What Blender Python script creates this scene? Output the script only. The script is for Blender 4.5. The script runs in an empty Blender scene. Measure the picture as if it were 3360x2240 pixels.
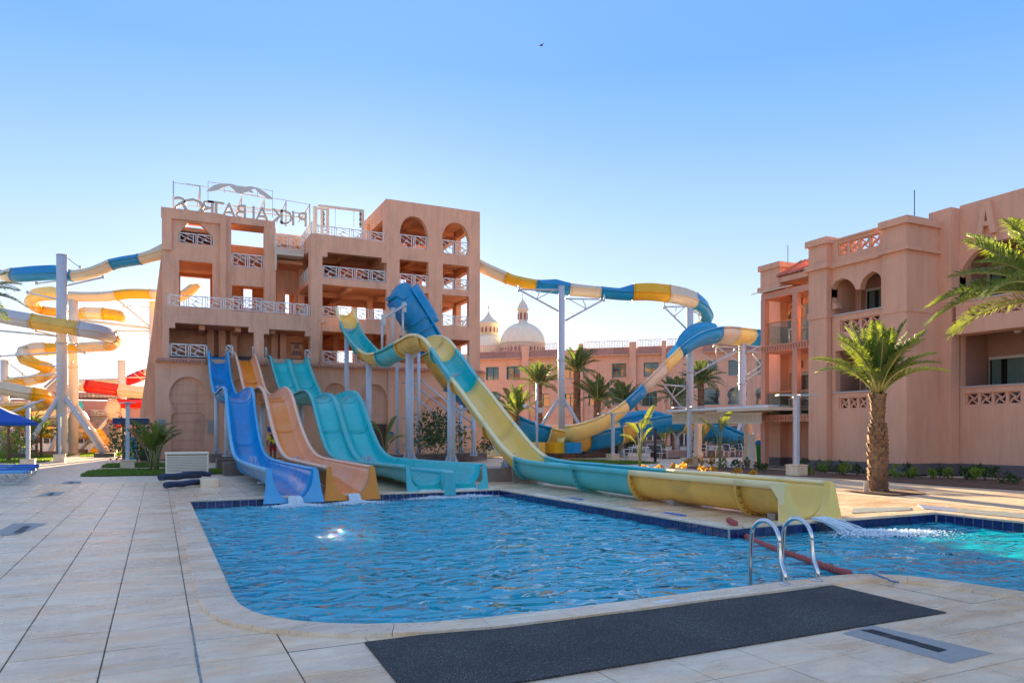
import bpy, math, random
from mathutils import Vector, Matrix
from mathutils.geometry import tessellate_polygon
R = math.radians
rnd = random.Random(7)
sc = bpy.context.scene
COL = sc.collection

# ------------------------------------------------------------------ camera
FPX, YAW, HCAM, HY = 2413., R(25.7), 1.6, 1418.      # focal length in photo pixels, heading, eye height, horizon row
CY, SY = math.cos(YAW), math.sin(YAW)
cam = bpy.data.cameras.new('camera')
cam.sensor_width = 36.0
cam.lens = FPX / 3360 * 36
cam.shift_y = (HY - 1120) / 3360
cam.clip_start = 0.1
cam.clip_end = 3000
camo = bpy.data.objects.new('camera', cam)
COL.objects.link(camo)
camo.location = (0, 0, HCAM)
camo.rotation_euler = (R(90), 0, -YAW)
sc.camera = camo

# ------------------------------------------------------------------ sky and sun
SUN_AZ, SUN_EL = R(12.9), R(10.1)                     # clockwise from +Y, height
SUNDIR = Vector((math.sin(SUN_AZ) * math.cos(SUN_EL), math.cos(SUN_AZ) * math.cos(SUN_EL), math.sin(SUN_EL)))
w = bpy.data.worlds.new('World')
sc.world = w
w.use_nodes = True
nt = w.node_tree
nt.nodes.clear()
wo = nt.nodes.new('ShaderNodeOutputWorld')
bg = nt.nodes.new('ShaderNodeBackground')            # the clear blue dome, paler towards the horizon and, above the view, paled to light the shade
bg2 = nt.nodes.new('ShaderNodeBackground')           # the glow round the low sun
add = nt.nodes.new('ShaderNodeAddShader')
sky = nt.nodes.new('ShaderNodeTexSky')
sky.sky_type = 'NISHITA'
sky.sun_disc = False
sky.sun_elevation = SUN_EL
sky.sun_rotation = SUN_AZ
sky.altitude = 0
sky.air_density = 1.0
sky.dust_density = 0.4
sky.ozone_density = 2.0
geow = nt.nodes.new('ShaderNodeTexCoord')
sep = nt.nodes.new('ShaderNodeSeparateXYZ')
nt.links.new(geow.outputs['Generated'], sep.inputs[0])
ramp = nt.nodes.new('ShaderNodeValToRGB')
STOPS = [(0.0, (.84, .85, .86)), (.05, (.74, .78, .83)), (.12, (.52, .62, .79)), (.21, (.32, .48, .76)), (.277, (.23, .42, .76)), (.36, (.135, .335, .76)), (.44, (.07, .28, .76)), (.55, (.09, .29, .74)), (.72, (.24, .38, .70)), (1.0, (.42, .50, .68))]  # top stops, unseen overhead, are paled to lift and neutralise the shade
e = ramp.color_ramp.elements
while len(e) < len(STOPS): e.new(0.5)
for i, (p_, c_) in enumerate(STOPS):
    e[i].position = p_; e[i].color = (*c_, 1)
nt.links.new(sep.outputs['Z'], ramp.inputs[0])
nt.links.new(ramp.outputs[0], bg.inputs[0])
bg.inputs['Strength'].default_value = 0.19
hs = nt.nodes.new('ShaderNodeHueSaturation'); hs.inputs['Saturation'].default_value = 0.4
nt.links.new(sky.outputs[0], hs.inputs['Color']); nt.links.new(hs.outputs[0], bg2.inputs[0])
bg2.inputs['Strength'].default_value = 0.007
nt.links.new(bg.outputs[0], add.inputs[0]); nt.links.new(bg2.outputs[0], add.inputs[1])
nt.links.new(add.outputs[0], wo.inputs[0])
sl = bpy.data.lights.new('sun', 'SUN')
sl.energy = 4.5
sl.angle = R(0.5)
sl.color = (1.0, 0.74, 0.42)
so = bpy.data.objects.new('sun', sl)
COL.objects.link(so)
so.rotation_euler = (-SUNDIR).to_track_quat('-Z', 'Y').to_euler()
so.location = (0, 0, 40)
sc.view_settings.view_transform = 'Standard'
sc.view_settings.look = 'None'
sc.view_settings.exposure = 2.75
sc.view_settings.gamma = 1.0
sc.render.engine = 'CYCLES'
sc.cycles.max_bounces = 8
sc.cycles.diffuse_bounces = 4
sc.cycles.glossy_bounces = 4
sc.cycles.transparent_max_bounces = 16
sc.cycles.caustics_reflective = False
sc.cycles.caustics_refractive = False
sc.cycles.use_denoising = True

# ------------------------------------------------------------------ where a photo pixel lies in the place
def ray(px, py):
    u, v = (px - 1680) / FPX, (HY - py) / FPX
    return Vector((u * CY + SY, -u * SY + CY, v))
def Zp(px, py, z=0.0):
    r = ray(px, py); d = (z - HCAM) / r.z
    return Vector((r.x * d, r.y * d, z))
def Dp(px, py, d):
    r = ray(px, py)
    return Vector((r.x * d, r.y * d, HCAM + r.z * d))
class Plane:
    """upright plane through o along u; n points away from the viewer; local coordinates (a, z, depth)"""
    def __init__(s, ox, oy, ux, uy):
        l = math.hypot(ux, uy); s.o = Vector((ox, oy, 0)); s.u = Vector((ux / l, uy / l, 0)); s.n = Vector((-uy / l, ux / l, 0))
        if s.n.dot(s.o) < 0: s.n = -s.n
    def at(s, px, py):
        r = ray(px, py); h = Vector((r.x, r.y, 0))
        d = s.o.dot(s.n) / h.dot(s.n)
        return ((h * d - s.o).dot(s.u), HCAM + r.z * d)
    def P(s, a, z, n=0.0):
        return s.o + s.u * a + s.n * n + Vector((0, 0, z))
    def off(s, n):
        q = Plane.__new__(Plane); q.o = s.o + s.n * n; q.u = s.u; q.n = s.n
        return q

# ------------------------------------------------------------------ objects
def wloc(o):
    v = Vector((0, 0, 0))
    while o is not None:
        v += o.location; o = o.parent
    return v
def tag(o, label=None, cat=None, group=None, kind=None):
    if label: o['label'] = label
    if cat: o['category'] = cat
    if group: o['group'] = group
    if kind: o['kind'] = kind
    return o
def thing(name, loc, label, cat, group=None, rz=0.0):
    o = bpy.data.objects.new(name, None); COL.objects.link(o)
    o.empty_display_size = 0.2
    o.location = loc; o.rotation_euler = (0, 0, rz)
    return tag(o, label, cat, group)
def link(name, me, parent=None, loc=(0, 0, 0), rot=(0, 0, 0), scale=None):
    o = bpy.data.objects.new(name, me); COL.objects.link(o)
    o.parent = parent; o.location = loc; o.rotation_euler = rot
    if scale: o.scale = scale
    return o
KIDS = {}
def kids(o):
    return [c for c in o.children]
def copy_tree(o, parent=None):
    c = o.copy(); COL.objects.link(c); c.parent = parent
    for ch in o.children:
        copy_tree(ch, c)
    return c
def place(o, loc, rz=0.0, label=None, s=None, group=None):
    o.location = loc; o.rotation_euler = (0, 0, rz)
    if s: o.scale = (s, s, s)
    if label: o['label'] = label
    if group: o['group'] = group
    return o

SPLIT = {'pilaster', 'band', 'column', 'post', 'beam', 'brace', 'pier', 'sill', 'cornice', 'plinth', 'lightning_rod', 'awning_bar', 'ledge', 'shop_front', 'bracing', 'sign_bars', 'rear_block', 'loggia_wall', 'hanger_post', 'rib', 'stiffener', 'roof_edge', 'top_beam', 'slat', 'strap'}
class MB:
    def __init__(s):
        s.v = []; s.f = []; s.sm = []; s.m = []; s.g = []
    def add(s, vs, fs, smooth=False, m=0):
        b = len(s.v); s.g.append((b, len(s.f))); s.v += [tuple(p) for p in vs]
        for f in fs:
            s.f.append([i + b for i in f]); s.sm.append(smooth); s.m.append(m)
        return s
    def box(s, x0, x1, y0, y1, z0, z1, m=0):
        s.add([(x0, y0, z0), (x1, y0, z0), (x1, y1, z0), (x0, y1, z0), (x0, y0, z1), (x1, y0, z1), (x1, y1, z1), (x0, y1, z1)],
              [(0, 3, 2, 1), (4, 5, 6, 7), (0, 1, 5, 4), (1, 2, 6, 5), (2, 3, 7, 6), (3, 0, 4, 7)], m=m)
        return s
    def bbox(s, x0, x1, y0, y1, z0, z1, b=0.01, m=0):
        """box with chamfered upright edges and top edge"""
        def ring(z, i): return [(x0 + i + b, y0 + i, z), (x1 - i - b, y0 + i, z), (x1 - i, y0 + i + b, z), (x1 - i, y1 - i - b, z), (x1 - i - b, y1 - i, z), (x0 + i + b, y1 - i, z), (x0 + i, y1 - i - b, z), (x0 + i, y0 + i + b, z)]
        vs = ring(z0, 0) + ring(z1 - b, 0) + ring(z1, b)
        fs = [tuple(range(7, -1, -1)), tuple(range(16, 24))]
        for k in (0, 8):
            for i in range(8):
                j = (i + 1) % 8
                fs.append((k + i, k + j, k + 8 + j, k + 8 + i))
        return s.add(vs, fs, m=m)
    def pbox(s, pl, a0, a1, z0, z1, n0, n1, m=0):
        q = [pl.P(a, z, n) for z in (z0, z1) for a, n in ((a0, n0), (a1, n0), (a1, n1), (a0, n1))]
        s.add(q, [(0, 3, 2, 1), (4, 5, 6, 7), (0, 1, 5, 4), (1, 2, 6, 5), (2, 3, 7, 6), (3, 0, 4, 7)], m=m)
        return s
    def prism(s, pl, outer, holes=(), n0=0.0, n1=0.2, m=0, smooth=False):
        loops = [[Vector((a, z, 0)) for a, z in outer]] + [[Vector((a, z, 0)) for a, z in h] for h in holes]
        flat = [p for l in loops for p in l]
        tris = tessellate_polygon(loops)
        N = len(flat)
        vs = [pl.P(p.x, p.y, n0) for p in flat] + [pl.P(p.x, p.y, n1) for p in flat]
        fs = []
        for t in tris:
            a, b, c = (flat[i] for i in t)
            ar = (b - a).cross(c - a).z
            if abs(ar) < 1e-9: continue
            t = tuple(t) if ar > 0 else (t[0], t[2], t[1])
            fs.append(t); fs.append(tuple(i + N for i in reversed(t)))
        k = 0
        for l in loops:
            n = len(l)
            for i in range(n):
                j = (i + 1) % n
                fs.append((k + i, k + j, k + j + N, k + i + N))
            k += n
        return s.add(vs, fs, smooth, m)
    def tube(s, pts, r, n=8, caps=True, m=0, smooth=True, closed=False):
        pts = [Vector(p) for p in pts]
        k = len(pts); rs = r if isinstance(r, (list, tuple)) else [r] * k
        vs = []; fs = []
        prev = None
        for i, p in enumerate(pts):
            if closed: t = pts[(i + 1) % k] - pts[i - 1]
            else: t = (pts[min(i + 1, k - 1)] - pts[max(i - 1, 0)])
            t.normalize()
            if prev is None:
                a = Vector((0, 0, 1)) if abs(t.z) < 0.9 else Vector((1, 0, 0))
                e1 = t.cross(a).normalized()
            else:
                e1 = (prev - t * prev.dot(t)).normalized()
            prev = e1; e2 = t.cross(e1)
            for q in range(n):
                an = 2 * math.pi * q / n
                vs.append(p + (e1 * math.cos(an) + e2 * math.sin(an)) * rs[i])
        for i in range(k if closed else k - 1):
            for q in range(n):
                a, b = i * n + q, i * n + (q + 1) % n
                c, d = ((i + 1) % k) * n + (q + 1) % n, ((i + 1) % k) * n + q
                fs.append((a, d, c, b))
        s.add(vs, fs, smooth, m)
        if caps and not closed:
            b0 = len(s.v) - k * n
            s.f.append([b0 + q for q in range(n)]); s.sm.append(False); s.m.append(m)
            s.f.append([b0 + (k - 1) * n + q for q in range(n - 1, -1, -1)]); s.sm.append(False); s.m.append(m)
        return s
    def bar(s, a, b, w=0.03, h=None, m=0):
        """square bar from a to b"""
        a = Vector(a); b = Vector(b); h = h or w
        t = (b - a).normalized()
        up = Vector((0, 0, 1)) if abs(t.z) < 0.95 else Vector((0, 1, 0))
        e1 = t.cross(up).normalized() * (w / 2); e2 = e1.cross(t).normalized() * (h / 2)
        vs = [p + i * e1 + j * e2 for p in (a, b) for i, j in ((-1, -1), (1, -1), (1, 1), (-1, 1))]
        s.add(vs, [(0, 3, 2, 1), (4, 5, 6, 7), (0, 1, 5, 4), (1, 2, 6, 5), (2, 3, 7, 6), (3, 0, 4, 7)], m=m)
        return s
    def lathe(s, prof, n=24, c=(0, 0, 0), smooth=True, m=0):
        vs = []; fs = []
        for r, z in prof:
            for q in range(n):
                an = 2 * math.pi * q / n
                vs.append((c[0] + r * math.cos(an), c[1] + r * math.sin(an), c[2] + z))
        for i in range(len(prof) - 1):
            for q in range(n):
                j = (q + 1) % n
                fs.append((i * n + q, i * n + j, (i + 1) * n + j, (i + 1) * n + q))
        s.add(vs, fs, smooth, m)
        for i, rev in ((0, True), (len(prof) - 1, False)):
            if prof[i][0] > 1e-4:
                b = len(s.v) - len(prof) * n + i * n
                f = [b + q for q in range(n)]
                s.f.append(f[::-1] if rev else f); s.sm.append(False); s.m.append(m)
        return s
    def mesh(s, name, mats, off=Vector((0, 0, 0))):
        me = bpy.data.meshes.new(name)
        me.from_pydata([(p[0] - off[0], p[1] - off[1], p[2] - off[2]) for p in s.v], [], s.f)
        me.polygons.foreach_set('use_smooth', s.sm)
        if not isinstance(mats, (list, tuple)): mats = [mats]
        for mt in mats: me.materials.append(mt)
        if len(mats) > 1: me.polygons.foreach_set('material_index', s.m)
        me.update()
        return me
    def build(s, name, mats, parent=None, label=None, cat=None, group=None, kind=None, base=None):
        if name in SPLIT and len(s.g) > 1 and parent is not None and kind is None:
            g = s.g + [(len(s.v), len(s.f))]; o = None
            for (v0, f0), (v1, f1) in zip(g, g[1:]):
                q = MB(); q.v = s.v[v0:v1]; q.f = [[i - v0 for i in f] for f in s.f[f0:f1]]; q.sm = s.sm[f0:f1]; q.m = s.m[f0:f1]
                o = q.build(name, mats, parent, label)
            return o
        off = wloc(parent)
        if base is not None: off = off + (Vector(base) - off)
        me = s.mesh(name, mats, off)
        o = bpy.data.objects.new(name, me); COL.objects.link(o)
        o.parent = parent
        if base is not None: o.location = Vector(base) - wloc(parent)
        return tag(o, label, cat, group, kind)

# ------------------------------------------------------------------ materials
MATS = {}
def mat(name, col, rough=0.6, var=0.12, scale=3.0, bump=0.0, bscale=40.0, metal=0.0, spec=0.5, dirt=None, dscale=0.8, stretch=None, trans=0.0, sss=0.0, coat=0.0, bdist=0.02, obj=False, wet=0.0, tvar=0.0, streak=0.0):
    """principled surface whose colour wanders between darker and lighter tones, with optional stains and fine relief"""
    m = bpy.data.materials.new(name); m.use_nodes = True
    n = m.node_tree.nodes; L = m.node_tree.links
    b = n['Principled BSDF']
    tc = n.new('ShaderNodeTexCoord'); mp = n.new('ShaderNodeMapping')
    geo = n.new('ShaderNodeNewGeometry')
    L.new(tc.outputs['Object'] if obj else geo.outputs['Position'], mp.inputs[0])
    if stretch: mp.inputs['Scale'].default_value = stretch
    t = n.new('ShaderNodeTexNoise'); t.inputs['Scale'].default_value = scale; t.inputs['Detail'].default_value = 6; t.inputs['Roughness'].default_value = 0.65
    L.new(mp.outputs[0], t.inputs['Vector'])
    cr = n.new('ShaderNodeMapRange'); cr.inputs['From Min'].default_value = 0.25; cr.inputs['From Max'].default_value = 0.75
    cr.inputs['To Min'].default_value = 1 - var; cr.inputs['To Max'].default_value = 1 + var
    L.new(t.outputs['Fac'], cr.inputs['Value'])
    mul = n.new('ShaderNodeVectorMath'); mul.operation = 'SCALE'; mul.inputs[0].default_value = col[:3]
    L.new(cr.outputs[0], mul.inputs['Scale'])
    out = mul.outputs[0]
    if tvar:
        oi = n.new('ShaderNodeObjectInfo'); mr = n.new('ShaderNodeMapRange'); mr.inputs['To Min'].default_value = 1 - tvar; mr.inputs['To Max'].default_value = 1 + tvar
        L.new(oi.outputs['Random'], mr.inputs['Value'])
        m2 = n.new('ShaderNodeVectorMath'); m2.operation = 'SCALE'; L.new(out, m2.inputs[0]); L.new(mr.outputs[0], m2.inputs['Scale']); out = m2.outputs[0]
    if streak:
        m5 = n.new('ShaderNodeMapping'); m5.inputs['Scale'].default_value = (2.2, 2.2, .16); L.new(geo.outputs['Position'], m5.inputs[0])
        t5 = n.new('ShaderNodeTexNoise'); t5.inputs['Scale'].default_value = 1.6; t5.inputs['Detail'].default_value = 7; t5.inputs['Roughness'].default_value = .7; L.new(m5.outputs[0], t5.inputs['Vector'])
        r5 = n.new('ShaderNodeMapRange'); r5.inputs[1].default_value = .50; r5.inputs[2].default_value = .75; r5.inputs[3].default_value = 1; r5.inputs[4].default_value = 1 - streak; L.new(t5.outputs['Fac'], r5.inputs[0])
        m6 = n.new('ShaderNodeVectorMath'); m6.operation = 'SCALE'; L.new(out, m6.inputs[0]); L.new(r5.outputs[0], m6.inputs['Scale']); out = m6.outputs[0]
    if dirt:
        t2 = n.new('ShaderNodeTexNoise'); t2.inputs['Scale'].default_value = dscale; t2.inputs['Detail'].default_value = 8; t2.inputs['Roughness'].default_value = 0.7
        L.new(mp.outputs[0], t2.inputs['Vector'])
        r2 = n.new('ShaderNodeMapRange'); r2.inputs['From Min'].default_value = 0.5; r2.inputs['From Max'].default_value = 0.72; r2.inputs['To Max'].default_value = dirt[3]
        L.new(t2.outputs['Fac'], r2.inputs['Value'])
        mx = n.new('ShaderNodeMix'); mx.data_type = 'RGBA'
        L.new(r2.outputs[0], mx.inputs['Factor']); L.new(out, mx.inputs[6]); mx.inputs[7].default_value = (*dirt[:3], 1)
        out = mx.outputs[2]
    L.new(out, b.inputs['Base Color'])
    b.inputs['Roughness'].default_value = rough
    if rough < 0.6 or wet:
        rr = n.new('ShaderNodeMapRange'); rr.inputs['From Min'].default_value = 0.3; rr.inputs['From Max'].default_value = 0.7
        rr.inputs['To Min'].default_value = max(0.03, rough * (0.75 - wet)); rr.inputs['To Max'].default_value = min(1, rough * 1.3)
        t3 = n.new('ShaderNodeTexNoise'); t3.inputs['Scale'].default_value = scale * 1.7; t3.inputs['Detail'].default_value = 4
        L.new(mp.outputs[0], t3.inputs['Vector']); L.new(t3.outputs['Fac'], rr.inputs['Value']); L.new(rr.outputs[0], b.inputs['Roughness'])
    b.inputs['Metallic'].default_value = metal
    b.inputs['Specular IOR Level'].default_value = spec
    b.inputs['Coat Weight'].default_value = coat
    if trans: b.inputs['Transmission Weight'].default_value = trans
    if bump:
        tb = n.new('ShaderNodeTexNoise'); tb.inputs['Scale'].default_value = bscale; tb.inputs['Detail'].default_value = 5; tb.inputs['Roughness'].default_value = 0.7
        L.new(mp.outputs[0], tb.inputs['Vector'])
        bp = n.new('ShaderNodeBump'); bp.inputs['Strength'].default_value = bump; bp.inputs['Distance'].default_value = bdist
        L.new(tb.outputs['Fac'], bp.inputs['Height']); L.new(bp.outputs[0], b.inputs['Normal'])
    MATS[name] = m
    return m
def leafmat(name, col, tcol, tr=0.35, rough=0.45):
    m = bpy.data.materials.new(name); m.use_nodes = True
    n = m.node_tree.nodes; L = m.node_tree.links
    b = n['Principled BSDF']; out = n['Material Output']
    geo = n.new('ShaderNodeNewGeometry'); t = n.new('ShaderNodeTexNoise'); t.inputs['Scale'].default_value = 2.5; t.inputs['Detail'].default_value = 4
    L.new(geo.outputs['Position'], t.inputs['Vector'])
    mx = n.new('ShaderNodeMix'); mx.data_type = 'RGBA'; mx.inputs[6].default_value = (*[c * 0.6 for c in col], 1); mx.inputs[7].default_value = (*[min(1, c * 1.5) for c in col], 1)
    L.new(t.outputs['Fac'], mx.inputs['Factor']); L.new(mx.outputs[2], b.inputs['Base Color'])
    b.inputs['Roughness'].default_value = rough
    tl = n.new('ShaderNodeBsdfTranslucent'); tl.inputs['Color'].default_value = (*tcol, 1)
    ms = n.new('ShaderNodeMixShader'); ms.inputs[0].default_value = tr
    L.new(b.outputs[0], ms.inputs[1]); L.new(tl.outputs[0], ms.inputs[2]); L.new(ms.outputs[0], out.inputs[0])
    return m

STUCCO = mat('stucco', (0.74, 0.42, 0.27), 0.9, 0.10, 1.2, 0.5, 28, stretch=(1, 1, 0.45), dirt=(0.42, 0.25, 0.18, 0.55), dscale=0.7, bdist=0.02, streak=.26)
STUCCO_R = mat('stucco_rose', (0.79, 0.415, 0.26), 0.92, 0.07, 1.5, 0.8, 22, stretch=(1, 1, 0.3), dirt=(0.50, 0.27, 0.18, 0.4), dscale=0.6, bdist=0.02, streak=.18)
STUCCO_B = mat('stucco_far', (0.68,0.40,0.27), 0.9, 0.08, 0.8, 0.2, 20, streak=.3)
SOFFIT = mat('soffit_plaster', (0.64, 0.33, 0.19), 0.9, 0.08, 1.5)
CREAM = mat('cream_paint', (0.66, 0.60, 0.48), 0.5, 0.05, 3)
WHITE = mat('white_paint', (0.76, 0.77, 0.74), 0.45, 0.06, 4, dirt=(0.5, 0.47, 0.4, 0.3), dscale=3)
RAILW = mat('railing_paint', (0.74, 0.76, 0.72), 0.45, 0.08, 6)
GREYP = mat('galvanised_paint', (0.50, 0.54, 0.58), 0.4, 0.06, 3, dirt=(0.36, 0.36, 0.36, 0.3), dscale=2)
STEELW = mat('pale_steel_paint', (0.58, 0.58, 0.54), 0.4, 0.05, 1.5, dirt=(0.42, 0.36, 0.28, 0.35), dscale=1.2)
CHROME = mat('polished_steel', (0.62, 0.62, 0.62), 0.12, 0.04, 8, metal=1.0)
TERRA = mat('clay_tile', (0.50, 0.14, 0.075), 0.75, 0.22, 3, 0.3, 30, tvar=0.18)
TERRAD = mat('clay_tile_pink', (0.46, 0.22, 0.15), 0.8, 0.2, 3, 0.3, 30, tvar=0.15)
STONEB = mat('brown_stone', (0.17, 0.125, 0.10), 0.6, 0.3, 3, 0.4, 18)
STONEP = mat('brown_marble', (0.30, 0.24, 0.19), 0.35, 0.25, 2.5, 0.1, 12)
PLINTH = mat('dark_plinth', (0.13, 0.11, 0.11), 0.6, 0.15, 3)
GLASSD = mat('window_glass', (0.03, 0.045, 0.05), 0.06, 0.3, 0.8, spec=0.9, coat=0.6)
CURT = mat('curtain', (0.42, 0.42, 0.38), 0.9, 0.15, 2)
TEALF = mat('teal_frame', (0.02, 0.28, 0.33), 0.4, 0.06, 3)
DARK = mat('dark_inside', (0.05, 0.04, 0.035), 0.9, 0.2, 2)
BLACK = mat('black_paint', (0.03, 0.03, 0.035), 0.5, 0.2, 3)

# ------------------------------------------------------------------ prism path helpers
def archpts(a0, a1, zb, zs, za, n=8, horse=0.0, neck=None):
    """opening from a0 to a1, sill zb, spring line zs, pointed crown at za; horse = how far the bulge narrows below the spring"""
    c = (a0 + a1) / 2; h = (a1 - a0) / 2
    pts = []
    if horse:
        zn = neck if neck is not None else zs - h * 0.6
        pts += [(a0 + horse * 0.35, zb), (a1 - horse * 0.35, zb), (a1 - horse * 0.35, zn - 0.12 * h * 2), (a1 - horse, zn)]
        for i in range(1, n + 1):
            t = i / n
            pts.append((a1 - horse * (1 - math.sin(t * math.pi / 2)), zn + (zs - zn) * t))
    else:
        pts += [(a0, zb), (a1, zb), (a1, zs)]
    for i in range(1, n + 1):
        t = i / n
        pts.append((c + h * math.cos(t * math.pi / 2) ** 0.85 if i < n else c, zs + (za - zs) * math.sin(t * math.pi / 2) ** 1.15 if i < n else za))
    right = pts[2:]
    left = [(2 * c - a, z) for a, z in reversed(right[:-1])]
    return pts + left
# ================================================================== GROUND AND POOL
def pool_in(x, y, g=0.0):
    """inside the water outline grown by g metres"""
    d = sd_pool(x, y)
    return d < g
INNER = [(0.66, 18.98), (8.72, 18.98), (8.72, 9.64), (14.1, 9.64), (14.1, 2.6), (8.05, 2.6), (7.98, 3.6), (7.86, 4.44), (7.74, 5.09), (7.58, 5.48), (7.36, 5.70), (7.1, 5.82), (6.8, 5.86),
         (5.8, 5.86), (4.6, 5.85), (3.4, 5.82), (2.5, 5.84), (2.0, 5.92), (1.57, 6.08), (1.3, 6.24), (1.05, 6.46), (0.86, 6.72), (0.74, 7.0), (0.67, 7.35), (0.65, 7.7)]
def seg_d(px, py, a, b):
    ax, ay = a; bx, by = b
    dx, dy = bx - ax, by - ay
    t = max(0, min(1, ((px - ax) * dx + (py - ay) * dy) / (dx * dx + dy * dy)))
    return math.hypot(px - ax - t * dx, py - ay - t * dy)
def sd_pool(x, y):
    d = 1e9; ins = False; n = len(INNER)
    for i in range(n):
        a, b = INNER[i], INNER[(i + 1) % n]
        d = min(d, seg_d(x, y, a, b))
        if (a[1] > y) != (b[1] > y) and x < (b[0] - a[0]) * (y - a[1]) / (b[1] - a[1]) + a[0]: ins = not ins
    return -d if ins else d

def stone_floor(name, base, rough, tv):
    m = bpy.data.materials.new(name); m.use_nodes = True
    n = m.node_tree.nodes; L = m.node_tree.links; b = n['Principled BSDF']
    geo = n.new('ShaderNodeNewGeometry'); oi = n.new('ShaderNodeObjectInfo')
    mp = n.new('ShaderNodeMapping'); mp.inputs['Scale'].default_value = (1.0, 2.6, 1)
    L.new(geo.outputs['Position'], mp.inputs[0])
    def noise(sc_, det, ro, dist=0.0):
        t = n.new('ShaderNodeTexNoise'); t.inputs['Scale'].default_value = sc_; t.inputs['Detail'].default_value = det; t.inputs['Roughness'].default_value = ro; t.inputs['Distortion'].default_value = dist
        L.new(mp.outputs[0], t.inputs['Vector']); return t.outputs['Fac']
    big = noise(0.55, 6, 0.6); vein = noise(2.2, 10, 0.72, 0.8); fine = noise(40, 6, 0.8)
    def rng(s, a, b2, c, d):
        r = n.new('ShaderNodeMapRange'); r.inputs[1].default_value = a; r.inputs[2].default_value = b2; r.inputs[3].default_value = c; r.inputs[4].default_value = d
        L.new(s, r.inputs[0]); return r.outputs[0]
    def mulm(a, b2):
        q = n.new('ShaderNodeMath'); q.operation = 'MULTIPLY'; L.new(a, q.inputs[0]); L.new(b2, q.inputs[1]); return q.outputs[0]
    f = mulm(rng(vein, .3, .7, .80, 1.12), mulm(rng(big, .3, .7, .88, 1.1), rng(oi.outputs['Random'], 0, 1, 1 - tv, 1 + tv)))
    f = mulm(f, rng(fine, .3, .7, .84, 1.12))
    mx = n.new('ShaderNodeMix'); mx.data_type = 'RGBA'; mx.inputs[6].default_value = (*base, 1); mx.inputs[7].default_value = (base[0] * 1.02, base[1] * 0.80, base[2] * 0.58, 1)
    L.new(rng(noise(0.9, 9, 0.75, 0.6), .44, .66, 0, 1.0), mx.inputs['Factor'])
    sc2 = n.new('ShaderNodeVectorMath'); sc2.operation = 'SCALE'; L.new(mx.outputs[2], sc2.inputs[0]); L.new(f, sc2.inputs['Scale'])
    L.new(sc2.outputs[0], b.inputs['Base Color'])
    L.new(mulm(rng(big, .35, .65, rough * .75, rough * 1.2), rng(vein, .3, .7, .85, 1.2)), b.inputs['Roughness'])
    b.inputs['Specular IOR Level'].default_value = 0.85
    bp = n.new('ShaderNodeBump'); bp.inputs['Strength'].default_value = 0.5; bp.inputs['Distance'].default_value = 0.006
    ad = n.new('ShaderNodeMath'); ad.operation = 'ADD'; L.new(vein, ad.inputs[0]); L.new(fine, ad.inputs[1])
    L.new(ad.outputs[0], bp.inputs['Height']); L.new(bp.outputs[0], b.inputs['Normal'])
    return m
DECK = stone_floor('deck_stone', (0.86, 0.66, 0.44), 0.30, 0.08)
COPING = stone_floor('coping_stone', (0.88, 0.70, 0.49), 0.28, 0.05)
PAVE = mat('far_paving', (0.70, 0.56, 0.40), 0.4, 0.1, 1.5, 0.2, 12, stretch=(1, 2.4, 1))
SAND = mat('sand_ground', (0.42, 0.34, 0.25), 0.9, 0.2, 0.4)
GROUT = mat('grout', (0.13, 0.12, 0.11), 0.85, 0.2, 6)
ZT = -0.035                                           # deck tiles lie a little below the coping
# --- ground sheet with a hole where the pool is
GP = Plane(0, 1, 1, 0)
def flat(mb, outer, holes, z, m=0):
    loops = [[Vector((x, y, 0)) for x, y in outer]] + [[Vector((x, y, 0)) for x, y in h] for h in holes]
    fl = [p for l in loops for p in l]
    fs = []
    for t in tessellate_polygon(loops):
        a, b, c = (fl[i] for i in t)
        if abs((b - a).cross(c - a).z) < 1e-9: continue
        fs.append(tuple(t) if (b - a).cross(c - a).z > 0 else (t[0], t[2], t[1]))
    mb.add([(p.x, p.y, z) for p in fl], fs, m=m)
HOLE = [(x, y) for x, y in INNER]
def grow(pts, g):
    """offset a closed clockwise/anticlockwise outline outwards by g (mitred)"""
    n = len(pts); out = []
    area = sum(pts[i][0] * pts[(i + 1) % n][1] - pts[(i + 1) % n][0] * pts[i][1] for i in range(n))
    sgn = 1 if area > 0 else -1
    for i in range(n):
        a, b, c = Vector(pts[i - 1]), Vector(pts[i]), Vector(pts[(i + 1) % n])
        d1 = (b - a).normalized(); d2 = (c - b).normalized()
        n1 = Vector((d1.y, -d1.x)) * sgn; n2 = Vector((d2.y, -d2.x)) * sgn
        m = (n1 + n2); m = m / max(0.3, m.length_squared) * 2
        out.append((b.x + m.x * g, b.y + m.y * g))
    return out
OUTER = grow(INNER, 0.30)
mb = MB(); flat(mb, [(-900, -200), (900, -200), (900, 1500), (-900, 1500)], [[(-40, -10), (40, -10), (40, 75), (-40, 75)]], -0.07)
mb.build('ground', SAND, kind='structure')
mb = MB(); flat(mb, [(-40, -10), (40, -10), (40, 75), (-40, 75)], [grow(INNER, 0.02)], -0.058)
deck = mb.build('pool_deck', PAVE, kind='structure')
mb = MB(); flat(mb, [(-15, -2), (16.5, -2), (16.5, 27), (-15, 27)], [grow(INNER, 0.04)], -0.050)
mb.build('grout_bed', GROUT, deck)
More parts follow.
